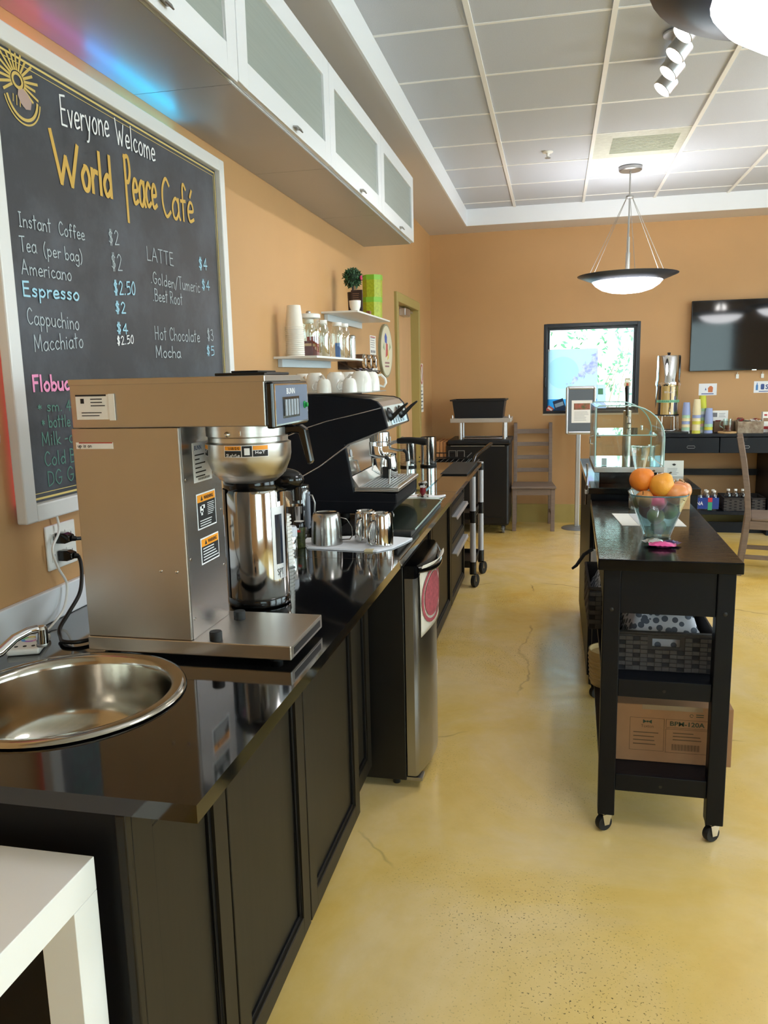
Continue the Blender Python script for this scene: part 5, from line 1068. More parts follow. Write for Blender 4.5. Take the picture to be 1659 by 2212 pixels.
# ---------------------------------------------------------------- papers and signs on the left wall
def wall_sheet(name, label, cat, y0, y1, z0, z1, mat=paper, x=XL, t=0.0015):
    th = thing(name, label, cat, (x, (y0+y1)/2, z0)); build('sheet', B().box(x+0.0004, x+t, y0, y1, z0, z1), mat, th); return th
t = wall_sheet('notice_sheet', 'white printed notice on the wall left of the oval plaque', 'notice', 5.34, 5.52, 1.63, 1.785); b = B(); lines(b, (XL+0.0015, 5.355, 1.70), (0, 1, 0), (0, 0, 1), 0.15, 0.075, 5, 0.25, seed=3)
for i in range(3):
    for j in range(2): b.quad((XL+0.0022, 5.36+0.05*i, 1.64+0.028*j), (XL+0.0022, 5.395+0.05*i, 1.64+0.028*j), (XL+0.0022, 5.395+0.05*i, 1.658+0.028*j), (XL+0.0022, 5.36+0.05*i, 1.658+0.028*j))
build('print', b, ink_grey, t)
b = B(); b.quad((XL+0.0022, 5.355, 1.772), (XL+0.0022, 5.50, 1.772), (XL+0.0022, 5.50, 1.778), (XL+0.0022, 5.355, 1.778)); build('heading', b, pm('red_tape', (190, 50, 40), 0.6), t)
t = wall_sheet('lilac_flyer', 'lilac flyer with blue shield shape below the notice', 'flyer', 5.02, 5.285, 1.532, 1.603, pm('lilac_paper', (196, 190, 214), 0.7)); b = B(); b.add([(XL+0.0022, 5.03+0.07*u, 1.60-0.055*v) for u, v in ((0, 0), (1, 0), (0.9, 0.5), (0.4, 0.95), (0, 1))], [(0, 1, 2, 3, 4)]); build('shield', b, pm('shield_blue', (96, 118, 190), 0.6), t)
b = B(); lines(b, (XL+0.0015, 5.16, 1.537), (0, 1, 0), (0, 0, 1), 0.10, 0.022, 2, 0.4, seed=9); build('print', b, ink_grey, t)
t = wall_sheet('logo_flyer', 'small white flyer with a dark blue round logo beside the lilac one', 'flyer', 5.30, 5.555, 1.53, 1.60, paper); b = B(); b.add([(XL+0.0022, 5.37+0.045*math.cos(2*PI*k/20), 1.572+0.020*math.sin(2*PI*k/20)) for k in range(20)], [tuple(range(20))]); build('logo', b, pm('logo_navy', (44, 66, 110), 0.6), t)
printed('lettering', 'f', bluewhite, t, (XL+0.0024, 5.35, 1.558), (0, 1, 0), (0, 0, 1), 0.028)
b = B(); lines(b, (XL+0.0015, 5.44, 1.55), (0, 1, 0), (0, 0, 1), 0.09, 0.03, 3, 0.3, seed=10); build('print', b, ink_grey, t)
t = thing('oval_plaque', 'white oval plaque with painted flag coloured emblem beside the door', 'plaque', (XL, 5.81, 1.50)); oc = (5.812, 1.692)
b = B(); b.prism([(oc[0]+0.213*math.cos(2*PI*k/40), oc[1]+0.194*math.sin(2*PI*k/40)) for k in range(40)], 'x', XL+0.0005, XL+0.018); build('rim', b, pm('plaque_rim', (150, 148, 120), 0.5), t)
b = B(); b.prism([(oc[0]+0.196*math.cos(2*PI*k/40), oc[1]+0.180*math.sin(2*PI*k/40)) for k in range(40)], 'x', XL+0.018, XL+0.0195); build('face', b, pm('plaque_cream', (226, 218, 190), 0.5), t)
for nm, c, poly in (('emblem_blue', (80, 100, 180), [(-0.07, 0.06), (0.0, 0.05), (0.01, 0.10), (-0.04, 0.13), (-0.08, 0.10)]), ('emblem_red', (196, 90, 84), [(-0.05, -0.05), (0.03, -0.03), (0.03, 0.05), (-0.03, 0.055)]), ('emblem_yellow', (226, 200, 90), [(0.01, -0.07), (0.06, -0.05), (0.05, 0.02), (0.03, 0.0)]), ('emblem_leaf', (150, 176, 130), [(-0.14, 0.02), (-0.08, 0.0), (-0.10, 0.06)]), ('emblem_leaf', (150, 176, 130), [(0.08, 0.0), (0.14, 0.03), (0.10, 0.06)])):
    b = B(); b.add([(XL+0.0201, oc[0]+y, oc[1]+z) for y, z in poly], [tuple(range(len(poly)))]); build(nm, b, pm(nm, c, 0.6), t)
b = B(); lines(b, (XL+0.0195, oc[0]-0.08, oc[1]-0.125), (0, 1, 0), (0, 0, 1), 0.17, 0.05, 2, 0.5, rag=0.2, seed=13); build('lettering', b, pm('plaque_mauve', (160, 120, 120), 0.6), t)
t = thing('door_sign', 'small black room sign on the tan door', 'sign', (XL-0.055, 6.5, 1.485)); b = B(); b.box(XL-0.0548, XL-0.050, 6.42, 6.60, 1.485, 1.55); build('plate', b, pm('dark_sign', (42, 40, 34), 0.4), t, bevel=0.003)
b = B(); lines(b, (XL-0.050, 6.45, 1.505), (0, 1, 0), (0, 0, 1), 0.10, 0.03, 2, 0.4, seed=14); build('lettering', b, paper_grey, t)
t = wall_sheet('prohibition_notice', 'tall white notice with a red prohibition circle between door and corner', 'sign', 7.40, 7.56, 1.165, 1.62); b = B(); ribbon(b, ([Vector((XL+0.0022, 7.48+0.06*math.cos(2*PI*k/28), 1.52+0.085*math.sin(2*PI*k/28))) for k in range(29)], Vector((1, 0, 0))), 0.02); ribbon(b, ([Vector((XL+0.0022, 7.445, 1.58)), Vector((XL+0.0022, 7.515, 1.46))], Vector((1, 0, 0))), 0.018); build('red_circle', b, pm('sign_red', (176, 48, 50), 0.5), t)
b = B(); lines(b, (XL+0.0015, 7.41, 1.18), (0, 1, 0), (0, 0, 1), 0.14, 0.20, 6, 0.4, seed=15); b.quad((XL+0.002, 7.40, 1.40), (XL+0.002, 7.56, 1.40), (XL+0.002, 7.56, 1.404), (XL+0.002, 7.40, 1.404)); build('print', b, ink_grey, t)

# ================================================================ island cart
IX0, IX1, IY0, IY1, IZ = 0.138, 0.560, 2.462, 3.66, 0.930
isl = thing('kitchen_island_cart', 'black wooden kitchen island cart on casters in the aisle', 'cart', (0.35, 3.06, 0))
build('top', B().box(IX0, IX1, IY0, IY1, IZ-0.036, IZ), pm('black_island_top', (9, 10, 13), 0.1, spec=0.22, noise=(9, 0.5), bump=(22, 0.22, (1, 5, 1))), isl, bevel=0.003)
LW = 0.053
for (x, y) in ((0.156, 2.478), (0.490, 2.478), (0.156, 3.59), (0.490, 3.59)):
    lg = build('leg', B().box(x, x+LW, y, y+LW, 0.062, IZ-0.037), black_wood, isl, bevel=0.003)
    cx, cy = x+LW/2, y+LW/2
    b = B(); b.lathe([(0.0255, -0.011), (0.027, -0.008), (0.027, 0.008), (0.0255, 0.011)], (0, 0, 0), 22, Matrix.Translation((cx-0.006, cy-0.008, 0.0272)) @ Matrix.Rotation(rd(35), 4, 'Z') @ Matrix.Rotation(PI/2, 4, 'X')); cs = build('caster', b, rubber, isl, smooth=40)
    b = B(); m = R('Z', 35, (cx-0.006, cy-0.008, 0.03)); [b.prism([(cx-0.020, 0.060), (cx+0.016, 0.060), (cx+0.006, 0.022), (cx-0.012, 0.022)], 'y', cy-0.008+s*0.0145-0.001, cy-0.008+s*0.0145+0.001, m) for s in (-1, 1)]; b.cyl((cx, cy, 0.056), 0.018, 0.006, 16); build('caster_fork', b, chrome, cs)
    if y < 3:
        b = B(); b.lathe([(0.0065, 0), (0.0065, 0.001), (0.004, 0.0018), (0, 0.002)], (0, 0, 0), 14, Matrix.Translation((cx, y, 0.765)) @ Matrix.Rotation(PI/2, 4, 'X')); build('bolt', b, black_plastic, lg, smooth=40)
build('end_apron', B().box(0.2095, 0.4895, 2.486, 2.506, 0.752, IZ-0.037), black_wood, isl, bevel=0.001)
build('end_apron', B().box(0.2095, 0.4895, 3.615, 3.635, 0.752, IZ-0.037), black_wood, isl)
build('side_apron', B().box(0.1575, 0.1775, 2.532, 3.589, 0.780, IZ-0.037), black_wood, isl)
build('side_apron', B().box(0.520, 0.540, 2.532, 3.589, 0.780, IZ-0.037), black_wood, isl)
for z in (0.532, 0.206):
    build('shelf', B().box(0.160, 0.539, 2.510, 3.61, z-0.018, z), black_wood, isl, bevel=0.001)
    b = B(); b.box(0.2095, 0.4895, 2.488, 2.5095, z-0.058, z+0.001); rl = build('shelf_rail', b, black_wood, isl, bevel=0.002)
    b = B(); b.lathe([(0.005, 0), (0.005, 0.001), (0, 0.002)], (0, 0, 0), 14, Matrix.Translation((0.35, 2.488, z-0.032)) @ Matrix.Rotation(PI/2, 4, 'X')); build('bolt', b, black_plastic, rl, smooth=40)

def woven_basket(label, x0, x1, y0, y1, z0, z1, slot=True, group='dark woven baskets'):
    t = thing('woven_basket', label, 'basket', ((x0+x1)/2, (y0+y1)/2, z0), group)
    b = B(); b.box(x0+0.006, x1-0.006, y0+0.006, y1-0.006, z0, z0+0.006); b.box(x0+0.004, x0+0.008, y0+0.004, y1-0.004, z0, z1); b.box(x1-0.008, x1-0.004, y0+0.004, y1-0.004, z0, z1); b.box(x0+0.008, x1-0.008, y1-0.008, y1-0.004, z0, z1)
    w, h = x1-x0, z1-z0; sx0, sx1, sz0, sz1 = x0+w*0.36, x0+w*0.64, z0+h*0.62, z0+h*0.82
    if slot:
        b.box(x0+0.008, sx0, y0+0.004, y0+0.008, z0, z1); b.box(sx1, x1-0.008, y0+0.004, y0+0.008, z0, z1); b.box(sx0, sx1, y0+0.004, y0+0.008, z0, sz0); b.box(sx0, sx1, y0+0.004, y0+0.008, sz1, z1)
    else: b.box(x0+0.008, x1-0.008, y0+0.004, y0+0.008, z0, z1)
    build('shell', b, woven, t)
    rows = 8; cols = max(4, int(w/0.022))
    o = B()
    for r in range(rows):
        for c in range(cols):
            a0, a1 = x0+0.004+(w-0.008)*c/cols, x0+0.004+(w-0.008)*(c+1)/cols; c0, c1 = z0+0.003+(h-0.02)*r/rows, z0+0.003+(h-0.02)*(r+1)/rows
            if slot and a1 > sx0 and a0 < sx1 and c1 > sz0 and c0 < sz1: continue
            d = 0.0045 if (2*r+c) % 4 else 0.001; o.cur = 0 if (2*r+c) % 4 else 1
            o.box(a0+0.0006, a1-0.0006, y0+0.004-d, y0+0.0042, c0+0.001, c1-0.001)
    nside = max(4, int((y1-y0)/0.022))
    for r in range(rows):
        for c in range(nside):
            a0, a1 = y0+0.004+(y1-y0-0.008)*c/nside, y0+0.004+(y1-y0-0.008)*(c+1)/nside; c0, c1 = z0+0.003+(h-0.02)*r/rows, z0+0.003+(h-0.02)*(r+1)/rows; d = 0.0045 if (2*r+c) % 4 else 0.001; o.cur = 0 if (2*r+c) % 4 else 1
            o.box(x0+0.004-d, x0+0.0042, a0+0.0006, a1-0.0006, c0+0.001, c1-0.001)
    s = build('weave', o, [pm('dark_weave', (66, 61, 59), 0.7, noise=(60, 0.15)), pm('weave_gap', (24, 22, 26), 0.8)], t); s['kind'] = 'stuff'
    b = B(); b.tube([(x0+0.004, y0+0.004, z1-0.006), (x1-0.004, y0+0.004, z1-0.006), (x1-0.004, y1-0.004, z1-0.006), (x0+0.004, y1-0.004, z1-0.006)], 0.0065, 8, closed=True); build('rim', b, woven, t, smooth=60)
    return t
ZI = 0.5324
woven_basket('dark woven basket with handle slot on the island middle shelf', 0.212, 0.518, 2.575, 2.93, ZI, ZI+0.135)
def floral():
    m = bpy.data.materials.new('black_white_floral'); m.use_nodes = True; nt = m.node_tree; b = nt.nodes['Principled BSDF']
    tc = nt.nodes.new('ShaderNodeTexCoord'); v = nt.nodes.new('ShaderNodeTexVoronoi'); v.inputs['Scale'].default_value = 42; r = nt.nodes.new('ShaderNodeValToRGB'); r.color_ramp.interpolation = 'CONSTANT'
    e = r.color_ramp.elements; e[0].position = 0; e[0].color = (*lin((88, 94, 108)), 1); e[1].position = 0.44; e[1].color = (*lin((206, 208, 218)), 1)
    nt.links.new(tc.outputs['Object'], v.inputs['Vector']); nt.links.new(v.outputs['Distance'], r.inputs[0]); nt.links.new(r.outputs[0], b.inputs['Base Color']); b.inputs['Roughness'].default_value = 0.8; return m
flor = floral()
def lump(x0, x1, y0, y1, z0, z1, seed):
    rr = random.Random(seed); ph = [rr.uniform(0, 6) for _ in range(4)]; b = B()
    b.grid(lambda u, v: (x0+(x1-x0)*u, y0+(y1-y0)*v, z0+(z1-z0)*(min(1, 5*u, 5*(1-u), 4*v, 5*(1-v)))*(0.8+0.12*math.sin(8*u+ph[0])+0.12*math.sin(7*v+ph[1]+5*u))), 20, 14); return b
solo('floral_cloth', 'black and white floral cloth filling the island basket', 'cloth', lump(0.225, 0.502, 2.59, 2.90, ZI+0.05, ZI+0.205, 3), flor, (0.36, 2.75, ZI+0.05), smooth=70)
woven_basket('dark woven basket sticking out of the island toward the counter', 0.137, 0.43, 2.99, 3.42, ZI, ZI+0.165, slot=False)
solo('patterned_cloth', 'blue grey patterned cloth lying in the protruding basket', 'cloth', lump(0.155, 0.41, 3.01, 3.38, ZI+0.08, ZI+0.215, 8), flor, (0.25, 3.2, ZI+0.08), smooth=70)
t = thing('wicker_bin', 'pale wicker bin at the back of the island bottom shelf', 'basket', (0.24, 3.28, 0.2064))
b = B(); b.capt = False; b.lathe([(0.075, 0), (0.085, 0.15), (0.08, 0.15), (0.07, 0.006), (0, 0.006)], (0.24, 3.28, 0.2064), 24); build('shell', b, pm('pale_wicker', (186, 158, 108), 0.7, bump=(120, 0.8)), t, smooth=50)
b = B(); [b.lathe([(0.078+0.0012*k, 0.012+0.018*k), (0.081+0.0012*k, 0.017+0.018*k), (0.0785+0.0012*k, 0.022+0.018*k)], (0.24, 3.28, 0.2064), 24) for k in range(7)]; build('weave_ring', b, MATS['pale_wicker'], t, smooth=50); bpy.data.objects['weave_ring']['kind'] = 'stuff'
solo('black_strap', 'black strap end poking out from the island side', 'strap', (lambda b: b.tube([(0.165, 3.36, 0.765), (0.13, 3.34, 0.745), (0.10, 3.33, 0.70), (0.082, 3.33, 0.685)], [0.008, 0.008, 0.007, 0.005], 8))(B()), rubber, (0.165, 3.36, 0.75), smooth=50)
t = thing('white_canister', 'small white canister beside the basket on the island side', 'canister', (0.185, 3.445, ZI+0.001)); b = B(); b.lathe([(0.022, -0.15), (0.022, 0.055), (0.019, 0.06), (0, 0.06)], (0.185, 3.447, ZI+0.1505), 20); build('body', b, white_plastic, t, smooth=40)
# cardboard carton
t = thing('cardboard_carton', 'brown cardboard carton with printed panels on the island bottom shelf', 'box', (0.40, 2.78, 0.2064))
Yc = 2.595
build('carton', B().box(0.214, 0.585, Yc, 2.97, 0.2064, 0.408), card, t, bevel=0.002)
b = B(); b.box(0.30, 0.49, Yc-0.0006, Yc+0.001, 0.392, 0.4086); b.box(0.215, 0.584, 2.775, 2.79, 0.4081, 0.4086); build('packing_tape', b, pm('packing_tape', (150, 128, 104), 0.2), t)
prm = pm('carton_print', (86, 66, 44), 0.8); prg = pm('carton_print_green', (52, 66, 48), 0.8)
b = B()
def fr(mb, x0, x1, z0, z1, w=0.0012):
    y = Yc-0.0005
    for q in ((x0, x1, z0, z0+w), (x0, x1, z1-w, z1), (x0, x0+w, z0, z1), (x1-w, x1, z0, z1)): mb.quad((q[0], y, q[2]), (q[1], y, q[2]), (q[1], y, q[3]), (q[0], y, q[3]))
fr(b, 0.262, 0.372, 0.246, 0.362); fr(b, 0.377, 0.512, 0.332, 0.362); fr(b, 0.377, 0.512, 0.244, 0.328)
lines(b, (0.274, Yc, 0.262), (1, 0, 0), (0, 0, 1), 0.084, 0.055, 4, 0.22, rag=0.3, seed=21); lines(b, (0.40, Yc, 0.285), (1, 0, 0), (0, 0, 1), 0.09, 0.035, 3, 0.25, rag=0.3, seed=22)
for k in range(26): x = 0.398+k*0.0034; b.quad((x, Yc-0.0005, 0.253), (x+0.0013+0.0008*(k % 3 == 0), Yc-0.0005, 0.253), (x+0.0013+0.0008*(k % 3 == 0), Yc-0.0005, 0.275), (x, Yc-0.0005, 0.275))
build('print', b, prm, t)
printed('lettering', 'BPM-120A', prg, t, (0.390, Yc, 0.339), (1, 0, 0), (0, 0, 1), 0.016, 0.108, bold=0.02); printed('lettering', 'Tuxton', prm, t, (0.298, Yc, 0.328), (1, 0, 0), (0, 0, 1), 0.010, 0.040)
b = B(); y = Yc-0.0005; b.add([(0.304, y, 0.356), (0.304, y, 0.342), (0.316, y, 0.349)], [(0, 1, 2)]); b.add([(0.332, y, 0.356), (0.332, y, 0.342), (0.320, y, 0.349)], [(0, 1, 2)]); b.box(0.315, 0.321, y-0.0001, y+0.0003, 0.346, 0.352); build('bow_tie_logo', b, prg, t)
b = B(); ribbon(b, ([Vector((0.456+0.005*math.cos(2*PI*k/14), Yc-0.0003, 0.378+0.005*math.sin(2*PI*k/14))) for k in range(13)], Vector((0, -1, 0))), 0.0016); lines(b, (0.47, Yc, 0.372), (1, 0, 0), (0, 0, 1), 0.035, 0.014, 2, 0.4, seed=23); build('care_mark', b, prg, t)

# ---- on the island top
ZK = IZ+0.0003
BX, BY = 0.358, 2.86
t = thing('fruit_bowl', 'tall flared teal glass bowl filled with fruit on the island', 'bowl', (BX, BY, ZK))
def sq(r, z, n=32, p=3.2):
    out = []
    for i in range(n):
        a = 2*PI*i/n+PI/4; c, s = math.cos(a), math.sin(a); k = r/((abs(c)**p+abs(s)**p)**(1/p)); out.append((BX+k*c, BY+k*s, z))
    return out
pr_ = [(0.045, ZK), (0.047, ZK+0.006), (0.062, ZK+0.05), (0.080, ZK+0.10), (0.0985, ZK+0.150), (0.0965, ZK+0.1505), (0.078, ZK+0.102), (0.058, ZK+0.05), (0.043, ZK+0.011)]
vs = []; [vs.extend(sq(r, z)) for r, z in pr_]; n = 32; fs = [(j*n+i, j*n+(i+1) % n, (j+1)*n+(i+1) % n, (j+1)*n+i) for j in range(len(pr_)-1) for i in range(n)]; fs.append(tuple(range(n-1, -1, -1))); fs.append(tuple((len(pr_)-1)*n+i for i in range(n)))
build('glass', B().add(vs, fs), teal_glass, t, smooth=50)
b = B(); b.tube(sq(0.0975, ZK+0.1505), 0.0022, 6, closed=True); build('rim', b, pm('teal_rim', (86, 150, 160), 0.1, trans=0.6), t, smooth=60)
def fruit(kind, label, x, y, z, r, c1, c2, tilt=(0, 0), sc=(1, 1, 1)):
    t = thing(kind, label, kind.replace('_', ' '), (x, y, z-r*sc[2]*0.9), 'fruit in the teal bowl')
    M = Matrix.Translation((x, y, z)) @ Matrix.Rotation(tilt[0], 4, 'X') @ Matrix.Rotation(tilt[1], 4, 'Y')
    if kind == 'orange': fn = lambda d: 1.0+0.16*max(0, (d.z-0.86)/0.14)+0.012*math.sin(9*d.x+7*d.y)*max(0, d.z)
    else: fn = lambda d: (1.0-0.20*max(0, (d.z-0.80)/0.2)**2-0.12*max(0, (-d.z-0.85)/0.15)**2+0.03*math.sin(3*math.atan2(d.y, d.x)))*(1.0-0.06*(d.z < 0)*abs(d.z))
    b = B(); b.ball((0, 0, 0), r, 28, 20, sc, fn, M); nm = 'flesh_%02d' % len(MATS); build('skin', b, pm(nm, c1, 0.38 if kind != 'orange' else 0.45, noise=(14, 0.2), rgb2=c2, bump=(260, 0.35) if kind == 'orange' else None), t, smooth=70)
    top = r*sc[2]*(1.13 if kind == 'orange' else 0.80)
    b = B(); P = [M @ Vector((0, 0, top)), M @ Vector((0.002, 0, top+0.006)), M @ Vector((0.005, 0.001, top+(0.007 if kind == 'orange' else 0.016)))]; b.tube(P, 0.003 if kind == 'orange' else 0.0014, 6); build('stem', b, pm('fruit_stem', (72, 58, 34), 0.8), t, smooth=60)
fruit('orange', 'knobbly orange, leftmost on top of the fruit bowl', 0.300, 2.85, 1.128, 0.041, (226, 122, 30), (238, 140, 44), (rd(-10), rd(50)))
fruit('orange', 'yellower knobbly orange, middle on top of the fruit bowl', 0.364, 2.825, 1.111, 0.042, (230, 150, 40), (240, 170, 60), (rd(-5), rd(30)))
fruit('apple', 'large yellow red apple at the right front of fruit bowl', 0.412, 2.818, 1.084, 0.037, (222, 150, 80), (214, 120, 80), (rd(120), rd(25)), (1.08, 1, 0.95))
fruit('apple', 'pinkish apple at the far right rim of fruit bowl', 0.436, 2.868, 1.088, 0.035, (220, 130, 90), (226, 168, 110), (0, rd(15)))
fruit('apple', 'small yellow red apple at the left rim under the orange', 0.309, 2.812, 1.066, 0.030, (214, 150, 80), (190, 110, 56), (rd(40), rd(-20)))
fruit('apple', 'round red apple in the middle front of the bowl', 0.352, 2.815, 1.054, 0.031, (190, 66, 66), (206, 96, 84), (rd(20), 0))
fruit('apple', 'green apple in the centre of the bowl behind the glass', 0.349, 2.829, 1.004, 0.030, (182, 194, 88), (170, 110, 84), (rd(30), rd(20)))
fruit('apple', 'dark red apple at left inside the bowl', 0.326, 2.862, 1.018, 0.032, (150, 60, 66), (170, 96, 84), (0, rd(40)))
fruit('apple', 'dark red and green apple at right inside the bowl', 0.393, 2.846, 1.022, 0.033, (150, 70, 70), (160, 176, 104), (0, rd(60)))
fruit('apple', 'green and plum coloured apple at the bottom of the bowl', 0.362, 2.845, 0.963, 0.027, (156, 178, 120), (140, 84, 96), (rd(15), rd(-30)))
fruit('apple', 'striped red apple at the back right inside the bowl', 0.398, 2.895, 1.045, 0.033, (176, 70, 64), (206, 150, 90), (0, rd(20)))
fruit('apple', 'yellow green apple at the back left inside the bowl', 0.315, 2.905, 1.046, 0.033, (196, 180, 90), (180, 120, 80), (0, rd(-20)))
# foil snack packets
def packet(label, cx, cy, z, w, d, h, ang, mat, seed):
    rr = random.Random(seed); ph = rr.uniform(0, 6); b = B(); M = R('Z', ang, (cx, cy, z))
    for sgn in (1, -1):
        b.add([tuple(M @ Vector((cx+w*(i/12-0.5), cy+d*(j/6-0.5), z+h*0.5+sgn*h*0.5*(math.sin(PI*min(1, max(0, (i/12-0.08)/0.84)))**0.6)*math.sin(PI*j/6)**0.6+0.0012*math.sin(9*i+ph)))) for j in range(7) for i in range(13)], [(j*13+i, j*13+i+1, (j+1)*13+i+1, (j+1)*13+i) for j in range(6) for i in range(12)])
    return solo('snack_packet', label, 'packet', b, mat, (cx, cy, z), 'snack packets by the fruit bowl', smooth=70)
packet('pink foil snack packet lying in front of the fruit bowl', 0.352, 2.655, ZK, 0.085, 0.05, 0.020, -6, pm('pink_foil', (226, 84, 150), 0.3, 0.2), 1)
packet('silver foil packet behind the pink one', 0.330, 2.705, ZK, 0.07, 0.04, 0.022, 15, pm('silver_foil', (206, 206, 206), 0.2, 0.9), 2)
packet('dark purple packet half under the pink one', 0.385, 2.700, ZK, 0.06, 0.04, 0.016, -25, pm('purple_foil', (60, 40, 90), 0.3, 0.3), 3)
# menu card
t = thing('menu_card', 'folded white menu card lying behind the fruit bowl', 'card', (0.35, 3.18, ZK)); b = B(); b.prism([(0.235, 3.29), (0.255, 3.03), (0.485, 3.035), (0.475, 3.295)], 'z', ZK, ZK+0.0012); build('sheet', b, paper, t)
b = B(); b.prism([(0.300, 3.285), (0.315, 3.045), (0.40, 3.048), (0.392, 3.287)], 'z', ZK+0.0013, ZK+0.0022); build('fold', b, paper_grey, t)
b = B(); lines(b, (0.325, 3.07, ZK+0.0022), (1, 0, 0), (0, 1, 0), 0.055, 0.19, 7, 0.2, seed=31); build('print', b, ink_grey, t)
t = thing('hourglass_carafe', 'clear hourglass shaped glass carafe behind the oranges', 'carafe', (0.352, 3.42, ZK))
b = B(); b.capt = False; b.lathe([(0.036, 0), (0.040, 0.004), (0.042, 0.05), (0.030, 0.10), (0.012, 0.135), (0.020, 0.165), (0.038, 0.245), (0.040, 0.262), (0.0385, 0.262)], (0.352, 3.42, ZK), 32); build('glass', b, clear, t, smooth=50)
b = B(); b.lathe([(0.0395, 0.260), (0.0415, 0.2625), (0.0395, 0.265)], (0.352, 3.42, ZK), 32); build('rim', b, clear_green, t, smooth=60)
b = B(); b.box(0.318, 0.332, 3.3785, 3.3795, ZK+0.24, ZK+0.252); build('label', b, paper, t)
t = thing('wooden_crate', 'light wooden open box behind the fruit bowl', 'box', (0.49, 3.53, ZK))
x0, x1, y0, y1, z1 = 0.415, 0.556, 3.42, 3.652, ZK+0.098
for q in ((x0, x1, y0, y0+0.009), (x0, x1, y1-0.009, y1), (x0, x0+0.009, y0+0.0092, y1-0.0092), (x1-0.009, x1, y0+0.0092, y1-0.0092)): build('side_board', B().box(*q, ZK, z1), lightwood, t, bevel=0.001)
build('bottom_board', B().box(x0+0.0092, x1-0.0092, y0+0.0092, y1-0.0092, ZK, ZK+0.006), lightwood, t)
rr = random.Random(4)
b = B()
for k in range(5): b.tube([(0.44+0.02*k, 3.45+0.03*k, ZK+0.01), (0.445+0.02*k, 3.46+0.03*k, ZK+0.108)], 0.006, 8)
solo('wrapped_straws', 'clear wrapped utensils standing in the wooden box', 'utensils', b, clear_plastic, (0.48, 3.5, ZK), smooth=50)['kind'] = 'stuff'
for o in list(bpy.data.objects):
    pass
# turn the island a little, as it stands in the photo
ROT = rd(-1.3)
isl.rotation_euler = (0, 0, ROT); isl.location.x += 0.015

# ---------------------------------------------------------------- display stand, curved glass case, tap tower
t = thing('display_counter', 'black counter unit holding the glass display case', 'counter', (0.40, 4.38, 0))
build('body', B().box(0.170, 0.640, 3.735, 5.02, 0.06, 0.945), black_wood, t, bevel=0.002)
build('top', B().box(0.160, 0.650, 3.722, 5.03, 0.9455, 0.975), pm('mirror_black_top', (14, 14, 15), 0.05, coat=0.6), t, bevel=0.002)
for (x, y) in ((0.20, 3.78), (0.60, 3.78), (0.20, 4.97), (0.60, 4.97)):
    b = B(); b.cyl((x, y, 0), 0.02, 0.06, 14); build('foot', b, black_plastic, t, smooth=40)
t = thing('display_case', 'curved clear glass pastry display case on the black counter', 'display case', (0.35, 4.1, 0.976))
D0, D1 = 3.86, 4.38; prof = [(0.192, 1.058), (0.192, 1.335), (0.205, 1.345), (0.335, 1.345)]+[(0.335+0.168*math.sin(PI/2*k/10), 1.190+0.155*math.cos(PI/2*k/10)) for k in range(1, 11)]+[(0.503, 1.058)]
build('riser', B().box(0.215, 0.48, D0+0.03, D1-0.03, 0.976, 1.030), black_glossp, t)
b = B(); b.box(0.188, 0.508, D0-0.004, D1+0.004, 1.030, 1.056); bt = build('base_tray', b, steel, t, bevel=0.002)
build('base_mirror', B().box(0.195, 0.50, D0, D1, 1.0562, 1.0575), pm('mirror_panel', (190, 214, 214), 0.05, 1.0), bt)
b = B(); k = len(prof); b.add([(x, D0, z) for x, z in prof[1:]]+[(x, D1, z) for x, z in prof[1:]], [(i, i+1, k-1+i+1, k-1+i) for i in range(k-2)]); build('curved_glass', b, clear_green, t, smooth=60)
for y in (D0, D1):
    b = B(); b.add([(x, y, z) for x, z in prof], [tuple(range(k))]); sg = build('side_glass', b, clear, t)
    b = B(); b.tube([(x, y, z) for x, z in prof], 0.0032, 6); build('glass_edge', b, pm('glass_edge', (190, 224, 220), 0.1, spec=0.8), sg, smooth=60)
b = B(); b.box(0.198, 0.470, D0+0.01, D1-0.01, 1.203, 1.208); sh = build('glass_shelf', b, clear_green, t)
b = B(); b.tube([(0.198, D0+0.01, 1.2055), (0.470, D0+0.01, 1.2055)], 0.003, 6); build('shelf_edge', b, MATS['glass_edge'], sh)
for (x, y) in ((0.205, D0+0.012), (0.452, D0+0.012), (0.205, D1-0.012), (0.452, D1-0.012)):
    b = B(); b.box(x-0.012, x+0.012, y-0.006, y+0.006, 1.197, 1.203); b.cyl((x, y, 1.208), 0.006, 0.012, 12); build('clip', b, chrome, t, bevel=0.001, smooth=40)
b = B(); b.box(0.188, 0.200, D0+0.02, D1-0.02, 1.058, 1.34); build('rear_door', b, clear_plastic, t)
b = B(); b.tube([(0.186, D0+0.06, 1.16), (0.170, D0+0.06, 1.165), (0.168, D0+0.06, 1.195), (0.186, D0+0.06, 1.20)], 0.004, 8); build('door_pull', b, chrome, t, smooth=60)
b = B(); b.box(0.226, 0.250, D0+0.06, D0+0.062, 1.058, 1.092); solo('price_card', 'small blank price card standing inside the display case', 'card', b, paper_grey, (0.24, D0+0.06, 1.058))
t = thing('tap_tower', 'steel drink tap tower with black handle behind the display case', 'tap', (0.400, 4.62, 0.976))
b = B(); b.lathe([(0.045, 0), (0.045, 0.01), (0.024, 0.016), (0.022, 0.30), (0.024, 0.31), (0, 0.315)], (0.400, 4.62, 0.976), 26); build('column', b, steel, t, smooth=40)
b = B(); b.tube([(0.400, 4.60, 1.25), (0.400, 4.545, 1.25), (0.400, 4.53, 1.22)], 0.011, 12); build('spout', b, chrome, t, smooth=50)
b = B(); b.tube([(0.392, 4.55, 1.262), (0.390, 4.55, 1.34), (0.388, 4.55, 1.425)], [0.008, 0.010, 0.013], 12); hn = build('tap_handle', b, black_glossp, t, smooth=50)
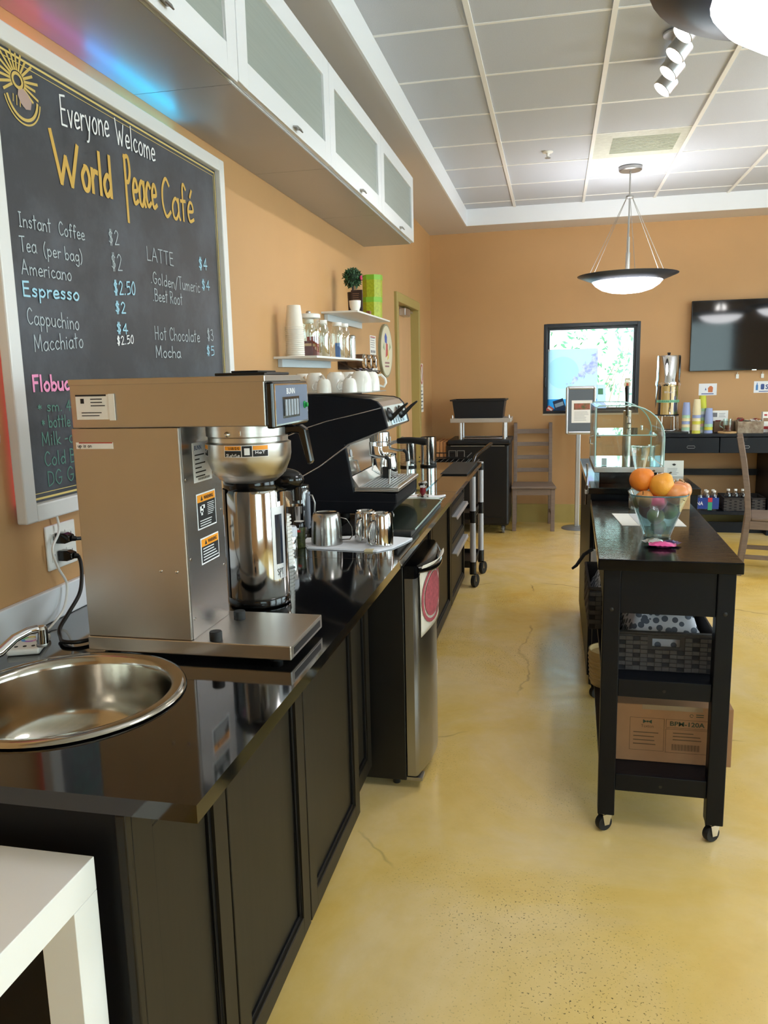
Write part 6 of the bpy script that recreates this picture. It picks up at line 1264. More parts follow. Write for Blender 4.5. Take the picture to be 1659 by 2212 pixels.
b = B(); b.lathe([(0.019, -0.004), (0.019, 0.004), (0, 0.004)], (0, 0, 0), 22, Matrix.Translation((0.388, 4.545, 1.432)) @ Matrix.Rotation(PI/2, 4, 'X')); b.box(0.375, 0.402, 4.543, 4.549, 1.452, 1.468); bd = build('handle_badge', b, pm('badge_cream', (236, 226, 200), 0.4), hn, smooth=40)
b = B(); b.box(0.382, 0.394, 4.5402, 4.5408, 1.425, 1.44); build('badge_mark', b, pm('badge_orange', (214, 96, 50), 0.5), hn)
b = B(); b.box(0.30, 0.50, 4.44, 4.57, 0.9762, 0.992); solo('drip_tray', 'dark drip tray in front of the tap tower', 'tray', b, black_plastic, (0.40, 4.5, 0.9762), bevel=0.004)
b = B(); b.box(0.36, 0.38, 4.70, 4.72, 0.976, 1.02)
for k, (x, y) in enumerate(((0.50, 4.50), (0.545, 4.60))):
    t = thing('clear_tumbler', ['clear empty glass tumbler behind the display case, nearer one', 'clear empty glass tumbler behind the display case, farther one'][k], 'glass', (x, y, 0.9755), 'tumblers behind the display case'); b = B(); b.capt = False; b.lathe([(0.027, 0), (0.034, 0.12), (0.0325, 0.12), (0.026, 0.006), (0, 0.006)], (x, y, 0.9755), 22); build('glass', b, clear, t, smooth=50)
    x0, x1 = 0.3, 0.4
t = thing('acrylic_sign', 'white card sign with black leaf logo right of the display case', 'sign', (0.592, 4.15, 0.9755)); m = R('X', -8, (0.59, 4.15, 0.9755)); b = B(); b.box(0.545, 0.638, 4.15, 4.153, 0.9755, 1.056, m); build('card', b, paper, t)
b = B()
for a in (-50, -25, 0, 25, 50): d = Vector((math.sin(rd(a)), 0, math.cos(rd(a)))); c = Vector((0.592, 4.1475, 1.030)); u = Vector((math.cos(rd(a)), 0, -math.sin(rd(a)))); b.add([tuple(m @ p) for p in (c, c+d*0.007+u*0.0022, c+d*0.014, c+d*0.007-u*0.0022)], [(0, 1, 2, 3)])
build('leaf_logo', b, ink, t)
b = B(); bb = B(); lines(bb, (0.560, 4.15, 0.984), (1, 0, 0), (0, 0, 1), 0.06, 0.036, 5, 0.22, seed=33); b.add([tuple(m @ Vector(p)) for p in bb.v], bb.f); build('print', b, ink_grey, t)
t = thing('serving_tongs', 'steel serving tongs hanging on the left side of display counter', 'tongs', (0.155, 3.80, 1.0)); b = B(); b.tube([(0.150, 3.80, 0.885), (0.152, 3.80, 0.95), (0.156, 3.80, 1.03), (0.154, 3.80, 1.08)], [0.006, 0.005, 0.004, 0.006], 8); b.tube([(0.150, 3.83, 0.885), (0.152, 3.83, 0.95), (0.156, 3.82, 1.03), (0.154, 3.80, 1.08)], [0.006, 0.005, 0.004, 0.006], 8); build('arms', b, polished, t, smooth=60)
b = B(); b.box(0.146, 0.160, 3.792, 3.838, 0.935, 0.955); build('grip', b, white_plastic, t, bevel=0.003)

# ================================================================ along the far wall
# black rolling bin with a raised steel shelf and a tote
t = thing('rolling_bin', 'tall black rolling service bin in the far left corner', 'bin', (-0.71, 7.68, 0))
build('body', B().box(-1.005, -0.408, 7.42, 7.93, 0.085, 0.855), pm('black_bin_body', (9, 12, 18), 0.4), t, bevel=0.02)
build('lid', B().box(-0.985, -0.395, 7.405, 7.94, 0.856, 0.900), pm('black_bin_lid', (13, 17, 24), 0.45), t, bevel=0.012)
b = B(); b.box(-0.955, -0.45, 7.398, 7.405, 0.842, 0.849); build('front_rail', b, alu, t)
b = B(); b.box(-0.96, -0.46, 7.412, 7.42, 0.15, 0.165); build('lower_groove', b, black_plastic, t)
for (x, y) in ((-0.93, 7.50), (-0.465, 7.50), (-0.93, 7.85), (-0.465, 7.85)):
    b = B(); b.lathe([(0.036, -0.012), (0.038, -0.008), (0.038, 0.008), (0.036, 0.012)], (0, 0, 0), 20, Matrix.Translation((x, y, 0.038)) @ Matrix.Rotation(PI/2, 4, 'Y')); cs = build('caster', b, pm('grey_wheel', (120, 120, 122), 0.5), t, smooth=40)
    b = B(); b.box(x-0.018, x-0.014, y-0.02, y+0.02, 0.03, 0.085); b.box(x+0.014, x+0.018, y-0.02, y+0.02, 0.03, 0.085); build('caster_fork', b, black_plastic, cs)
t = thing('raised_steel_shelf', 'small raised steel shelf with posts standing on the black bin', 'shelf', (-0.68, 7.65, 0.9005))
build('shelf_plate', B().box(-0.965, -0.395, 7.46, 7.80, 1.060, 1.100), pm('pale_steel', (190, 184, 178), 0.4, 0.5), t, bevel=0.003)
for x in (-0.875, -0.46):
    for y in (7.52, 7.74):
        b = B(); b.cyl((x, y, 0.9005), 0.018, 0.159, 16); build('post', b, alu, t, smooth=40)
b = B(); b.tube([(-0.875, 7.52, 0.908), (-0.46, 7.52, 0.908), (-0.46, 7.74, 0.908), (-0.875, 7.74, 0.908)], 0.007, 8, closed=True); build('base_rail', b, alu, t, smooth=50)
for x in (-0.945, -0.415):
    b = B(); b.lathe([(0.009, 0), (0.009, 0.02), (0.006, 0.03), (0, 0.032)], (x, 7.48, 1.1), 12); build('finial', b, alu, t, smooth=40)
t = thing('black_tote', 'black plastic tote tub on the raised steel shelf', 'tub', (-0.695, 7.63, 1.1004))
b = B(); bot = (-0.925, -0.475, 7.49, 7.78); top = (-0.945, -0.455, 7.47, 7.80)
def ring(q, z): return [(q[0], q[2], z), (q[1], q[2], z), (q[1], q[3], z), (q[0], q[3], z)]
b.add(ring(bot, 1.1004)+ring(top, 1.262)+ring((-0.938, -0.462, 7.477, 7.793), 1.262)+ring((-0.918, -0.482, 7.497, 7.773), 1.106), [(3, 2, 1, 0)]+[(4*j+i, 4*j+(i+1) % 4, 4*j+4+(i+1) % 4, 4*j+4+i) for j in range(3) for i in range(4)]+[(12, 13, 14, 15)]); build('tub', b, pm('tote_black', (16, 20, 28), 0.45), t, bevel=0.004)
b = B(); q = (-0.965, -0.440, 7.455, 7.815)
for s in ((q[0], q[1], q[2], q[2]+0.016), (q[0], q[1], q[3]-0.016, q[3]), (q[0], q[0]+0.02, q[2]+0.016, q[3]-0.016), (q[1]-0.02, q[1], q[2]+0.016, q[3]-0.016)): b.box(*s, 1.2625, 1.274)
build('rim', b, MATS['tote_black'], t, bevel=0.003)
for k, x in enumerate((-1.095, -1.063, -1.031)):
    b = B(); b.box(x, x+0.026, 7.45, 7.86, 0.0, 0.885-0.004*k); solo('leaning_board', ['tan board standing by the wall left of the black bin, leftmost', 'tan board standing left of the black bin, middle one', 'tan board standing right against the black bin'][k], 'board', b, pm('tan_board', (190, 138, 92), 0.5, noise=(9, 0.1, (1, 1, 5))), (x, 7.65, 0), 'tan boards beside the bin', bevel=0.001)

# ladder-back chairs
def ladder_chair(label, loc, rz):
    # local: sitter faces -y, origin at floor centre of seat
    t = thing('ladder_back_chair', label, 'chair', (0, 0, 0), 'taupe ladder back chairs')
    for s in (-1, 1):
        x = s*0.172; xo = s*0.182
        b = B(); b.box(xo-0.019, xo+0.019, -0.205, -0.167, 0, 0.415); build('leg', b, taupe, t, bevel=0.003)
        pts = [(0.215, 0.0), (0.190, 0.22), (0.172, 0.44), (0.185, 0.62), (0.215, 0.82), (0.255, 1.02)]
        b = B(); poly = [(y-0.02, z) for y, z in pts]+[(y+0.02, z) for y, z in reversed(pts)]; b.prism(poly, 'x', x-0.017, x+0.017); po = build('back_post', b, taupe, t, bevel=0.003)
        b = B(); b.box(xo-0.011, xo+0.011, -0.165, 0.185, 0.130, 0.160); build('side_stretcher', b, taupe, t, bevel=0.002)
        b = B(); b.box(xo-0.010, xo+0.010, -0.165, 0.160, 0.352, 0.414); build('side_apron', b, taupe, t, bevel=0.002)
    b = B(); b.prism([(-0.212, -0.225), (0.212, -0.225), (0.193, 0.150), (-0.193, 0.150)], 'z', 0.416, 0.438); build('seat', b, taupe, t, bevel=0.006)
    b = B(); b.box(-0.163, 0.163, -0.200, -0.180, 0.352, 0.414); build('front_apron', b, taupe, t, bevel=0.002)
    for k, (z, h) in enumerate(((0.552, 0.040), (0.680, 0.040), (0.810, 0.040), (0.935, 0.045))):
        yy = 0.178+0.06*((z-0.5)/0.5)**1.5
        b = B(); n = 8; pl = []
        for i in range(n+1): u = i/n*2-1; pl.append((u*0.154, yy+0.014*(1-u*u)-0.007))
        for i in range(n, -1, -1): u = i/n*2-1; pl.append((u*0.154, yy+0.014*(1-u*u)+0.008))
        b.prism(pl, 'z', z-h/2, z+h/2); build('slat', b, taupe, t, bevel=0.002)
    t.location = loc; t.rotation_euler = (0, 0, rz)
    return t
ladder_chair('taupe wooden ladder back chair against the far wall beside the bin', (-0.195, 7.805, 0), rd(3))
ladder_chair('taupe wooden ladder back chair at the right picture edge, seen sideways', (1.592, 6.196, 0), rd(78))

# sign stand
t = thing('sign_stand', 'grey metal poster stand with round base in front of the window', 'sign stand', (0.222, 7.80, 0))
b = B(); b.lathe([(0.140, 0), (0.140, 0.006), (0.132, 0.012), (0.03, 0.02), (0, 0.02)], (0.222, 7.80, 0), 36); build('base', b, grey_metal, t, smooth=40)
b = B(); b.box(0.206, 0.250, 7.79, 7.815, 0.018, 0.93); build('pole', b, alu, t, bevel=0.006)
x0, x1, z0, z1 = 0.104, 0.384, 0.925, 1.370
b = B(); rectframe(b, x0, x1, z0, z1, 0.024, 7.768, 7.790); build('frame', b, alu, t, bevel=0.008)
build('backing', B().box(x0+0.024, x1-0.024, 7.776, 7.786, z0+0.024, z1-0.024), pm('slate_grey_backing', (96, 104, 112), 0.5), t)
sh = build('notice', B().box(0.160, 0.350, 7.7745, 7.7758, 1.030, 1.243), paper, t)
b = B(); b.box(0.180, 0.330, 7.774, 7.7745, 1.155, 1.215); build('photo', b, pm('notice_photo', (80, 96, 60), 0.6, noise=(30, 0.4), rgb2=(190, 96, 84)), sh)
b = B(); lines(b, (0.185, 7.7745, 1.05), (1, 0, 0), (0, 0, 1), 0.14, 0.09, 7, 0.2, seed=41); build('print', b, ink_grey, sh)

# window poster and cards
def translucent(name, rgb):
    m = bpy.data.materials.new(name); m.use_nodes = True; nt = m.node_tree; nt.nodes.clear(); o = nt.nodes.new('ShaderNodeOutputMaterial'); mx = nt.nodes.new('ShaderNodeMixShader'); d = nt.nodes.new('ShaderNodeBsdfDiffuse'); tl = nt.nodes.new('ShaderNodeBsdfTranslucent')
    d.inputs[0].default_value = (*lin(rgb), 1); tl.inputs[0].default_value = (*lin(rgb), 1); mx.inputs[0].default_value = 0.6; nt.links.new(d.outputs[0], mx.inputs[1]); nt.links.new(tl.outputs[0], mx.inputs[2]); nt.links.new(mx.outputs[0], o.inputs[0]); return m
t = thing('window_poster', 'pale poster of a big moon over sea and violet clouds, on the window', 'poster', (0.175, 8.13, 1.135))
PX0, PX1, PZ0, PZ1, PY = -0.070, 0.410, 1.135, 1.735, 8.140
def pq(mb, poly, y): mb.add([(x, y, z) for x, z in poly], [tuple(range(len(poly)))])
def poster_material():
    m = bpy.data.materials.new('moon_and_sea_print'); m.use_nodes = True; nt = m.node_tree; nt.nodes.clear(); N = nt.nodes.new; L = nt.links.new
    tc = N('ShaderNodeTexCoord'); sp = N('ShaderNodeSeparateXYZ'); L(tc.outputs['Object'], sp.inputs[0])
    def mth(op, a, b=None):
        n = N('ShaderNodeMath'); n.operation = op
        for i, v in enumerate((a, b)):
            if v is None: continue
            if isinstance(v, (int, float)): n.inputs[i].default_value = v
            else: L(v, n.inputs[i])
        return n.outputs[0]
    def step(src, lo, hi):
        n = N('ShaderNodeMapRange'); n.inputs['From Min'].default_value = lo; n.inputs['From Max'].default_value = hi; L(src, n.inputs[0]); return n.outputs[0]
    def mixc(f, a, b):
        n = N('ShaderNodeMix'); n.data_type = 'RGBA'; L(f, n.inputs['Factor'])
        for k, v in (('A', a), ('B', b)):
            if isinstance(v, tuple): n.inputs[k].default_value = (*lin(v), 1)
            else: L(v, n.inputs[k])
        return n.outputs['Result']
    x, z = sp.outputs['X'], sp.outputs['Z']
    dx, dz = mth('SUBTRACT', x, -0.10), mth('SUBTRACT', z, 0.37)
    dist = mth('SQRT', mth('ADD', mth('MULTIPLY', dx, dx), mth('MULTIPLY', dz, dz)))
    col = mixc(step(dist, 0.158, 0.154), (176, 206, 222), (160, 196, 214))
    nz = N('ShaderNodeTexNoise'); nz.inputs['Scale'].default_value = 13; nz.inputs['Detail'].default_value = 6; nz.inputs['Distortion'].default_value = 0.8; L(tc.outputs['Object'], nz.inputs['Vector'])
    band = mth('ABSOLUTE', mth('SUBTRACT', z, mth('ADD', mth('MULTIPLY', x, 0.75), 0.30)))
    f = mth('SUBTRACT', mth('ADD', nz.outputs[0], mth('MULTIPLY', x, 1.3)), mth('MULTIPLY', band, 3.0))
    n2 = N('ShaderNodeTexNoise'); n2.inputs['Scale'].default_value = 30; n2.inputs['Detail'].default_value = 5; L(tc.outputs['Object'], n2.inputs['Vector'])
    cl = mixc(step(n2.outputs[0], 0.38, 0.62), (146, 146, 204), (184, 182, 222))
    col = mixc(step(f, 0.42, 0.50), col, cl)
    col = mixc(step(z, 0.113, 0.108), col, (52, 136, 196))
    d = N('ShaderNodeBsdfDiffuse'); tl = N('ShaderNodeBsdfTranslucent'); mx = N('ShaderNodeMixShader'); o = N('ShaderNodeOutputMaterial'); mx.inputs[0].default_value = 0.6
    L(col, d.inputs[0]); L(col, tl.inputs[0]); L(d.outputs[0], mx.inputs[1]); L(tl.outputs[0], mx.inputs[2]); L(mx.outputs[0], o.inputs[0]); return m
b = B(); pq(b, [(PX0, PZ0), (PX1, PZ0), (PX1, PZ1), (PX0, PZ1)], PY); build('sheet', b, poster_material(), t)
b = B(); [b.box(x, x+0.02, PY-0.0012, PY-0.0004, z, z+0.02) for x, z in ((PX0, PZ1-0.02),)]; build('tape', b, translucent('clear_tape', (226, 232, 236)), t)
for k, (x0, z0, w, h, a, c, lab) in enumerate(((-0.085, 1.106, 0.060, 0.060, 35, (206, 96, 80), 'small red and white card at the left end of the sill'), (0.000, 1.107, 0.105, 0.125, -18, (38, 62, 96), 'dark blue picture card leaning on the window sill'), (0.070, 1.105, 0.07, 0.05, 30, (200, 206, 214), 'pale folded card at the sill beside the blue one'))):
    t = thing('sill_card', lab, 'card', (x0+w/2, 8.105, WZ0+0.004), 'cards on the window sill'); m = R('Y', a, (x0+w/2, 8.11, z0+h/2)) ; b = B(); b.box(x0, x0+w, 8.108+0.004*k, 8.110+0.004*k, z0+0.012, z0+h+0.012, m); build('card', b, pm('sill_card_%d' % k, c, 0.5), t)
    b = B(); b.box(x0+w*0.1, x0+w*0.9, 8.1074+0.004*k, 8.1078+0.004*k, z0+0.012+h*0.45, z0+0.012+h*0.75, m); build('picture', b, pm('card_pic_%d' % k, [(236, 230, 224), (150, 180, 206), (170, 190, 180)][k], 0.5), t)
t = thing('window_flyer', 'pale lilac flyer with small photo stuck low on the window', 'flyer', (0.445, 8.14, 1.15)); b = B(); pq(b, [(0.408, 1.15), (0.500, 1.15), (0.488, 1.385), (0.405, 1.385)], 8.138); build('sheet', b, translucent('flyer_lilac', (176, 190, 226)), t)
b = B(); pq(b, [(0.418, 1.285), (0.468, 1.285), (0.466, 1.345), (0.417, 1.345)], 8.137); build('photo', b, translucent('flyer_photo', (120, 160, 110)), t)
solo('sill_fruit', 'rounded red pot at the left corner of the window sill', 'pot', (lambda b: b.ball((-0.095, 8.075, 1.135), 0.026, 16, 10))(B()), pm('sill_red', (206, 110, 90), 0.5), (-0.095, 8.075, 1.11), smooth=60) if False else None

# television
t = thing('television', 'large black flat television on the far wall', 'television', (1.83, 8.07, 1.49))
m = R('Z', 0)
build('bezel', B().box(1.247, 2.405, 8.035, 8.075, 1.490, 2.140), black_glossp, t, bevel=0.004)
build('screen', B().box(1.255, 2.397, 8.0338, 8.0348, 1.504, 2.132), pm('tv_screen', (12, 16, 22), 0.06), t)
b = B(); b.box(1.80, 1.84, 8.033, 8.035, 1.488, 1.498); build('logo', b, alu, t)
build('wall_mount', B().box(1.55, 2.10, 8.0755, 8.0995, 1.65, 1.98), black_plastic, t)
for k, x in enumerate((1.688, 1.908)):
    t = thing('wall_hook', ['white adhesive hook under the television, left one', 'white adhesive hook under the television, right one'][k], 'hook', (x, 8.1, 1.415), 'white hooks under the television'); b = B(); b.box(x-0.013, x+0.013, 8.090, 8.0995, 1.415, 1.455); b.tube([(x, 8.094, 1.455), (x, 8.09, 1.468), (x, 8.082, 1.474)], 0.003, 6); build('hook', b, white_plastic, t, bevel=0.002)
def far_sheet(name, label, cat, x0, x1, z0, z1, y=YF, mat=paper):
    th = thing(name, label, cat, ((x0+x1)/2, y, z0)); build('sheet', B().box(x0, x1, y-0.0016, y-0.0004, z0, z1), mat, th); return th
t = far_sheet('tea_sign', 'white card sign with an orange drink picture above the paper cups', 'sign', 1.350, 1.512, 1.262, 1.373, mat=bluewhite); y = YF-0.0018
b = B(); pq(b, [(1.435, 1.29), (1.475, 1.29), (1.478, 1.335), (1.463, 1.35), (1.447, 1.348), (1.432, 1.33)], y); build('drink_picture', b, pm('sign_orange', (206, 118, 70), 0.6), t)
b = B(); pq(b, [(1.405, 1.31), (1.42, 1.31), (1.4125, 1.335)], y); lines(b, (1.375, YF-0.0016, 1.270), (1, 0, 0), (0, 0, 1), 0.11, 0.012, 1, 0.7, rag=0.0); build('print', b, pm('sign_blue', (70, 90, 150), 0.6), t)
t = far_sheet('drinks_sign', 'white card sign with blue bottle and can pictures below the television', 'sign', 1.840, 2.03, 1.278, 1.386, mat=bluewhite)
b = B(); pq(b, [(1.857, 1.302), (1.877, 1.302), (1.877, 1.345), (1.870, 1.36), (1.870, 1.372), (1.864, 1.372), (1.864, 1.36), (1.857, 1.345)], y); build('bottle_picture', b, pm('sign_bottle_blue', (70, 130, 190), 0.6), t)
b = B(); pq(b, [(1.900, 1.315), (1.905, 1.308), (1.927, 1.308), (1.932, 1.315), (1.932, 1.352), (1.927, 1.36), (1.905, 1.36), (1.900, 1.352)], y); lines(b, (1.885, YF-0.0016, 1.286), (1, 0, 0), (0, 0, 1), 0.12, 0.01, 1, 0.7, rag=0.0); build('can_picture', b, pm('sign_navy', (52, 78, 140), 0.6), t)
printed('lettering', 'S', MATS['sign_navy'], t, (1.942, y, 1.310), (1, 0, 0), (0, 0, 1), 0.045, bold=0.03)

# sideboard
SF, ST = 7.60, 0.930
t = thing('sideboard', 'long black sideboard with drawers and open lower shelf under the television', 'sideboard', (1.9, 7.85, 0))
sbm = pm('blue_black_furniture', (15, 20, 29), 0.4, spec=0.25)
build('top', B().box(0.93, 2.92, SF-0.01, 8.085, ST-0.028, ST), sbm, t, bevel=0.003)
for i, (x0, x1) in enumerate(((0.982, 1.462), (1.470, 1.898), (1.942, 2.40), (2.408, 2.856))):
    d = build('drawer', B().box(x0, x1, SF, 8.05, 0.755, ST-0.034), sbm, t, bevel=0.003)
    xm = (x0+x1)/2+0.0; b = B(); P = [(xm-0.028, 0.800), (xm+0.028, 0.800), (xm+0.036, 0.811), (xm+0.028, 0.822), (xm-0.028, 0.822), (xm-0.036, 0.811)]; b.tube([(x, SF-0.001, z) for x, z in P], 0.0014, 6, closed=True); build('label_holder', b, alu, d)
    b = B(); b.prism([(xm-0.018, ST-0.034), (xm+0.018, ST-0.034), (xm+0.010, ST-0.062), (xm-0.010, ST-0.062)], 'y', SF-0.0015, SF-0.0002); build('pull_notch', b, ink, d)
for x in (0.94, 1.900, 2.87):
    build('side_panel', B().box(x, x+0.04, SF+0.005, 8.08, 0.0, ST-0.0285), sbm, t, bevel=0.002)
build('back_rail', B().box(0.981, 2.869, 8.04, 8.06, 0.50, 0.56), sbm, t)
build('shelf', B().box(0.981, 2.869, SF+0.01, 8.08, 0.186, 0.216), sbm, t, bevel=0.002)
build('plinth', B().box(0.981, 2.869, SF+0.12, SF+0.14, 0.0, 0.10), sbm, t)
# riser tray and water filter
b = B(); b.box(0.935, 1.20, 7.62, 8.02, ST+0.0003, ST+0.02); solo('riser_board', 'dark flat board under the water filter stand', 'board', b, black_plastic, (1.06, 7.8, ST+0.0003), bevel=0.003)
WX, WY = 1.030, 7.82; zb = 1.100
t = thing('filter_stand', 'chrome wire stand under the steel water filter', 'stand', (WX, WY, ST+0.0203)); b = B()
for zz in (zb-0.0125,): b.tube([(WX+0.105*math.cos(2*PI*k/24), WY+0.105*math.sin(2*PI*k/24), zz) for k in range(24)], 0.004, 8, closed=True)
for a in (30, 60, 120, 150, 210, 240, 300, 330): b.tube([(WX+0.105*math.cos(rd(a)), WY+0.105*math.sin(rd(a)), zb-0.0125), (WX+0.112*math.cos(rd(a)), WY+0.112*math.sin(rd(a)), ST+0.024)], 0.004, 6)
b.tube([(WX+0.112*math.cos(2*PI*k/24), WY+0.112*math.sin(2*PI*k/24), ST+0.0245) for k in range(24)], 0.004, 8, closed=True); build('wires', b, chrome, t, smooth=60)
t = thing('water_filter', 'tall shiny two-tier steel water filter with spigot on the sideboard', 'water filter', (WX, WY, zb))
b = B(); b.lathe([(0.106, 0), (0.108, 0.004), (0.108, 0.255), (0.112, 0.262)], (WX, WY, zb), 44); lo = build('lower_chamber', b, chrome, t, smooth=40)
b = B(); b.lathe([(0.112, 0.2622), (0.115, 0.275), (0.114, 0.30), (0.108, 0.315), (0.107, 0.53), (0.104, 0.534)], (WX, WY, zb), 44); build('upper_chamber', b, chrome, t, smooth=40)
b = B(); b.lathe([(0.107, 0.5342), (0.104, 0.540), (0.05, 0.548), (0, 0.549)], (WX, WY, zb), 44); lid_ = build('lid', b, chrome, t, smooth=40)
b = B(); b.lathe([(0.008, 0.548), (0.014, 0.556), (0.017, 0.563), (0.012, 0.568), (0, 0.569)], (WX, WY, zb), 18); build('lid_knob', b, black_plastic, lid_, smooth=40)
b = B(); b.lathe([(0.1085, -0.008), (0.1085, 0.0)], (WX, WY, zb), 44); build('base_ring', b, rubber, t, smooth=40)
b = B(); b.tube([(WX+0.01, WY-0.105, zb+0.025), (WX+0.01, WY-0.135, zb+0.025), (WX+0.01, WY-0.140, zb+0.008)], 0.008, 10); b.tube([(WX+0.01, WY-0.122, zb+0.03), (WX+0.01, WY-0.126, zb+0.055)], 0.005, 8); build('spigot', b, chrome, t, smooth=50)
FXs, FYs = FX, FY; FX, FY = WX, WY
build('tape_band', arc_band(rd(-158), rd(-22), 0.1086, zb+0.112, zb+0.135, 20), pm('green_tape', (120, 186, 150), 0.6), t)
build('tape_lettering', wrap_text('PLEASE CLOSE', rd(-140), rd(-40), 0.1092, zb+0.118, 0.010, 0.002), ink, t)
build('engraving', wrap_text('BERKEY', rd(-112), rd(-72), 0.1086, zb+0.20, 0.016, 0.002), paper_grey, t)
FX, FY = FXs, FYs
# stacks of pastel paper cups
PAST = {'b': (150, 164, 206), 'g': (170, 206, 176), 'c': (224, 212, 170), 'y': (208, 202, 72), 'o': (232, 176, 140), 'w': (206, 214, 220), 'p': (226, 178, 186), 'l': (196, 200, 60)}
for k, (x, yy, seq, top, lab) in enumerate(((1.185, 7.70, 'wgcbcg', 'b', 'stack of pastel paper cups topped by a blue one, leftmost'), (1.272, 7.68, 'yccycbc', 'o', 'stack of pastel paper cups topped by a tall cream one'), (1.335, 7.78, 'wgpygbwg', 'l', 'tallest stack of pastel paper cups, topped by lime green'), (1.385, 7.72, 'bygb', 'b', 'shortest stack of pastel paper cups, topped by blue, rightmost'))):
    t = thing('pastel_cup_stack', lab, 'cups', (x, yy, ST+0.0003), 'pastel paper cup stacks'); z = ST+0.0003; r = 0.038
    if k == 1: top = 'c'
    for i, c in enumerate(seq):
        b = B(); b.lathe([(r, 0), (r*0.985, 0.004), (r*0.93, 0.0275)], (x, yy, z), 22); build('nested_cup', b, pm('cup_'+c, PAST[c], 0.55), t, smooth=40); z += 0.028
    b = B(); b.lathe([(r, 0), (r*0.985, 0.004), (r*0.74, 0.112), (r*0.70, 0.114), (r*0.66, 0.11), (0, 0.11)], (x, yy, z), 24); build('top_cup', b, pm('cup_'+top, PAST[top], 0.55), t, smooth=40)
# tea mug on a round wooden coaster
b = B(); b.lathe([(0.080, 0), (0.082, 0.004), (0.082, 0.010), (0.079, 0.013), (0, 0.013)], (1.545, 7.70, ST+0.0003), 32); solo('round_coaster', 'round light wooden board under the glass tea mug', 'board', b, lightwood, (1.545, 7.70, ST+0.0003), smooth=40)
t = thing('glass_tea_mug', 'clear glass mug half full of red tea on the round board', 'mug', (1.545, 7.70, ST+0.0135)); b = B(); b.capt = False; b.lathe([(0.036, 0), (0.038, 0.003), (0.040, 0.115), (0.0385, 0.115), (0.0365, 0.006), (0, 0.005)], (1.545, 7.70, ST+0.0135), 28); build('glass', b, clear, t, smooth=50)
b = B(); b.lathe([(0.0355, 0.006), (0.037, 0.058), (0, 0.058)], (1.545, 7.70, ST+0.0135), 26); build('tea', b, pm('red_tea', (96, 24, 24), 0.12), t, smooth=40)
b = B(); b.tube([(1.507, 7.69, ST+0.11), (1.480, 7.685, ST+0.105), (1.476, 7.684, ST+0.065), (1.507, 7.69, ST+0.045)], 0.005, 8); build('handle', b, clear_green, t, smooth=60)
b = B(); b.box(1.44, 1.585, 7.90, 7.903, ST+0.085, ST+0.185, R('X', -4, (1.5, 7.9, ST+0.09))); t = solo('grey_print_card', 'white card with grey print standing behind the tea mug', 'card', B().box(1.44, 1.585, 7.90, 7.903, ST+0.0003, ST+0.195), paper, (1.51, 7.9, ST+0.0003)); 
b = B(); b.box(1.45, 1.49, 7.8992, 7.8998, ST+0.135, ST+0.175); lines(b, (1.505, 7.90, ST+0.13), (1, 0, 0), (0, 0, 1), 0.06, 0.045, 3, 0.25, seed=51); build('print', b, ink_grey, t)
def tin_box(label, x0, x1, y0, y1, h, mat, group='boxes of tea sachets'):
    t = thing('sachet_box', label, 'box', ((x0+x1)/2, (y0+y1)/2, ST+0.0003), group); z0, z1 = ST+0.0003, ST+h; w = 0.006
    for q in ((x0, x1, y0, y0+w), (x0, x1, y1-w, y1), (x0, x0+w, y0+w+0.0002, y1-w-0.0002), (x1-w, x1, y0+w+0.0002, y1-w-0.0002)): build('side', B().box(*q, z0, z1), mat, t)
    build('bottom', B().box(x0+w, x1-w, y0+w, y1-w, z0, z0+0.005), mat, t)
tin_box('rustic marbled box full of colourful tea sachets', 1.625, 1.842, 7.66, 7.86, 0.105, pm('rustic_marbled', (176, 160, 136), 0.6, noise=(22, 0.3), rgb2=(110, 84, 62)))
tin_box('small dark box with sachets behind the tea mug', 1.445, 1.615, 7.78, 7.88, 0.10, pm('brown_card_box', (112, 82, 62), 0.6))
rr = random.Random(9); SC = [(150, 40, 50), (50, 90, 60), (200, 190, 170), (180, 120, 70), (70, 110, 90), (120, 60, 50), (214, 206, 196), (40, 60, 50)]
k = 0
for (x0, x1, y0, y1, n, zz) in ((1.640, 1.828, 7.685, 7.835, 22, 0.092), (1.46, 1.60, 7.80, 7.86, 7, 0.07)):
    for i in range(n):
        x, yy = rr.uniform(x0, x1), rr.uniform(y0, y1); b = B(); M = Matrix.Translation((x, yy, ST+zz+rr.uniform(0, 0.032))) @ Matrix.Rotation(rr.uniform(0, 6), 4, 'Z') @ Matrix.Rotation(rr.uniform(-.7, .7), 4, 'X'); b.add([tuple(M @ Vector(p)) for p in ((-0.024, -0.018, 0), (0.024, -0.018, 0), (0.024, 0.018, 0), (-0.024, 0.018, 0), (0, 0, 0.005), (0, 0, -0.004))], [(0, 1, 4), (1, 2, 4), (2, 3, 4), (3, 0, 4), (1, 0, 5), (2, 1, 5), (3, 2, 5), (0, 3, 5)])
        ci = rr.randrange(8); solo('tea_sachet', ('foil tea sachet heaped in the rustic marbled box' if n > 10 else 'foil tea sachet in the small dark box'), 'sachet', b, pm('sachet_%d' % ci, SC[ci], 0.35), (x, yy, ST+zz), 'tea sachets in the marbled box' if n > 10 else 'tea sachets in the dark box'); k += 1
t = thing('sugar_carton', 'tall white carton with brown picture right of the tea sachets', 'carton', (1.868, 7.76, ST+0.0003)); build('carton', B().box(1.848, 1.902, 7.74, 7.80, ST+0.0003, ST+0.185), paper, t, bevel=0.002)
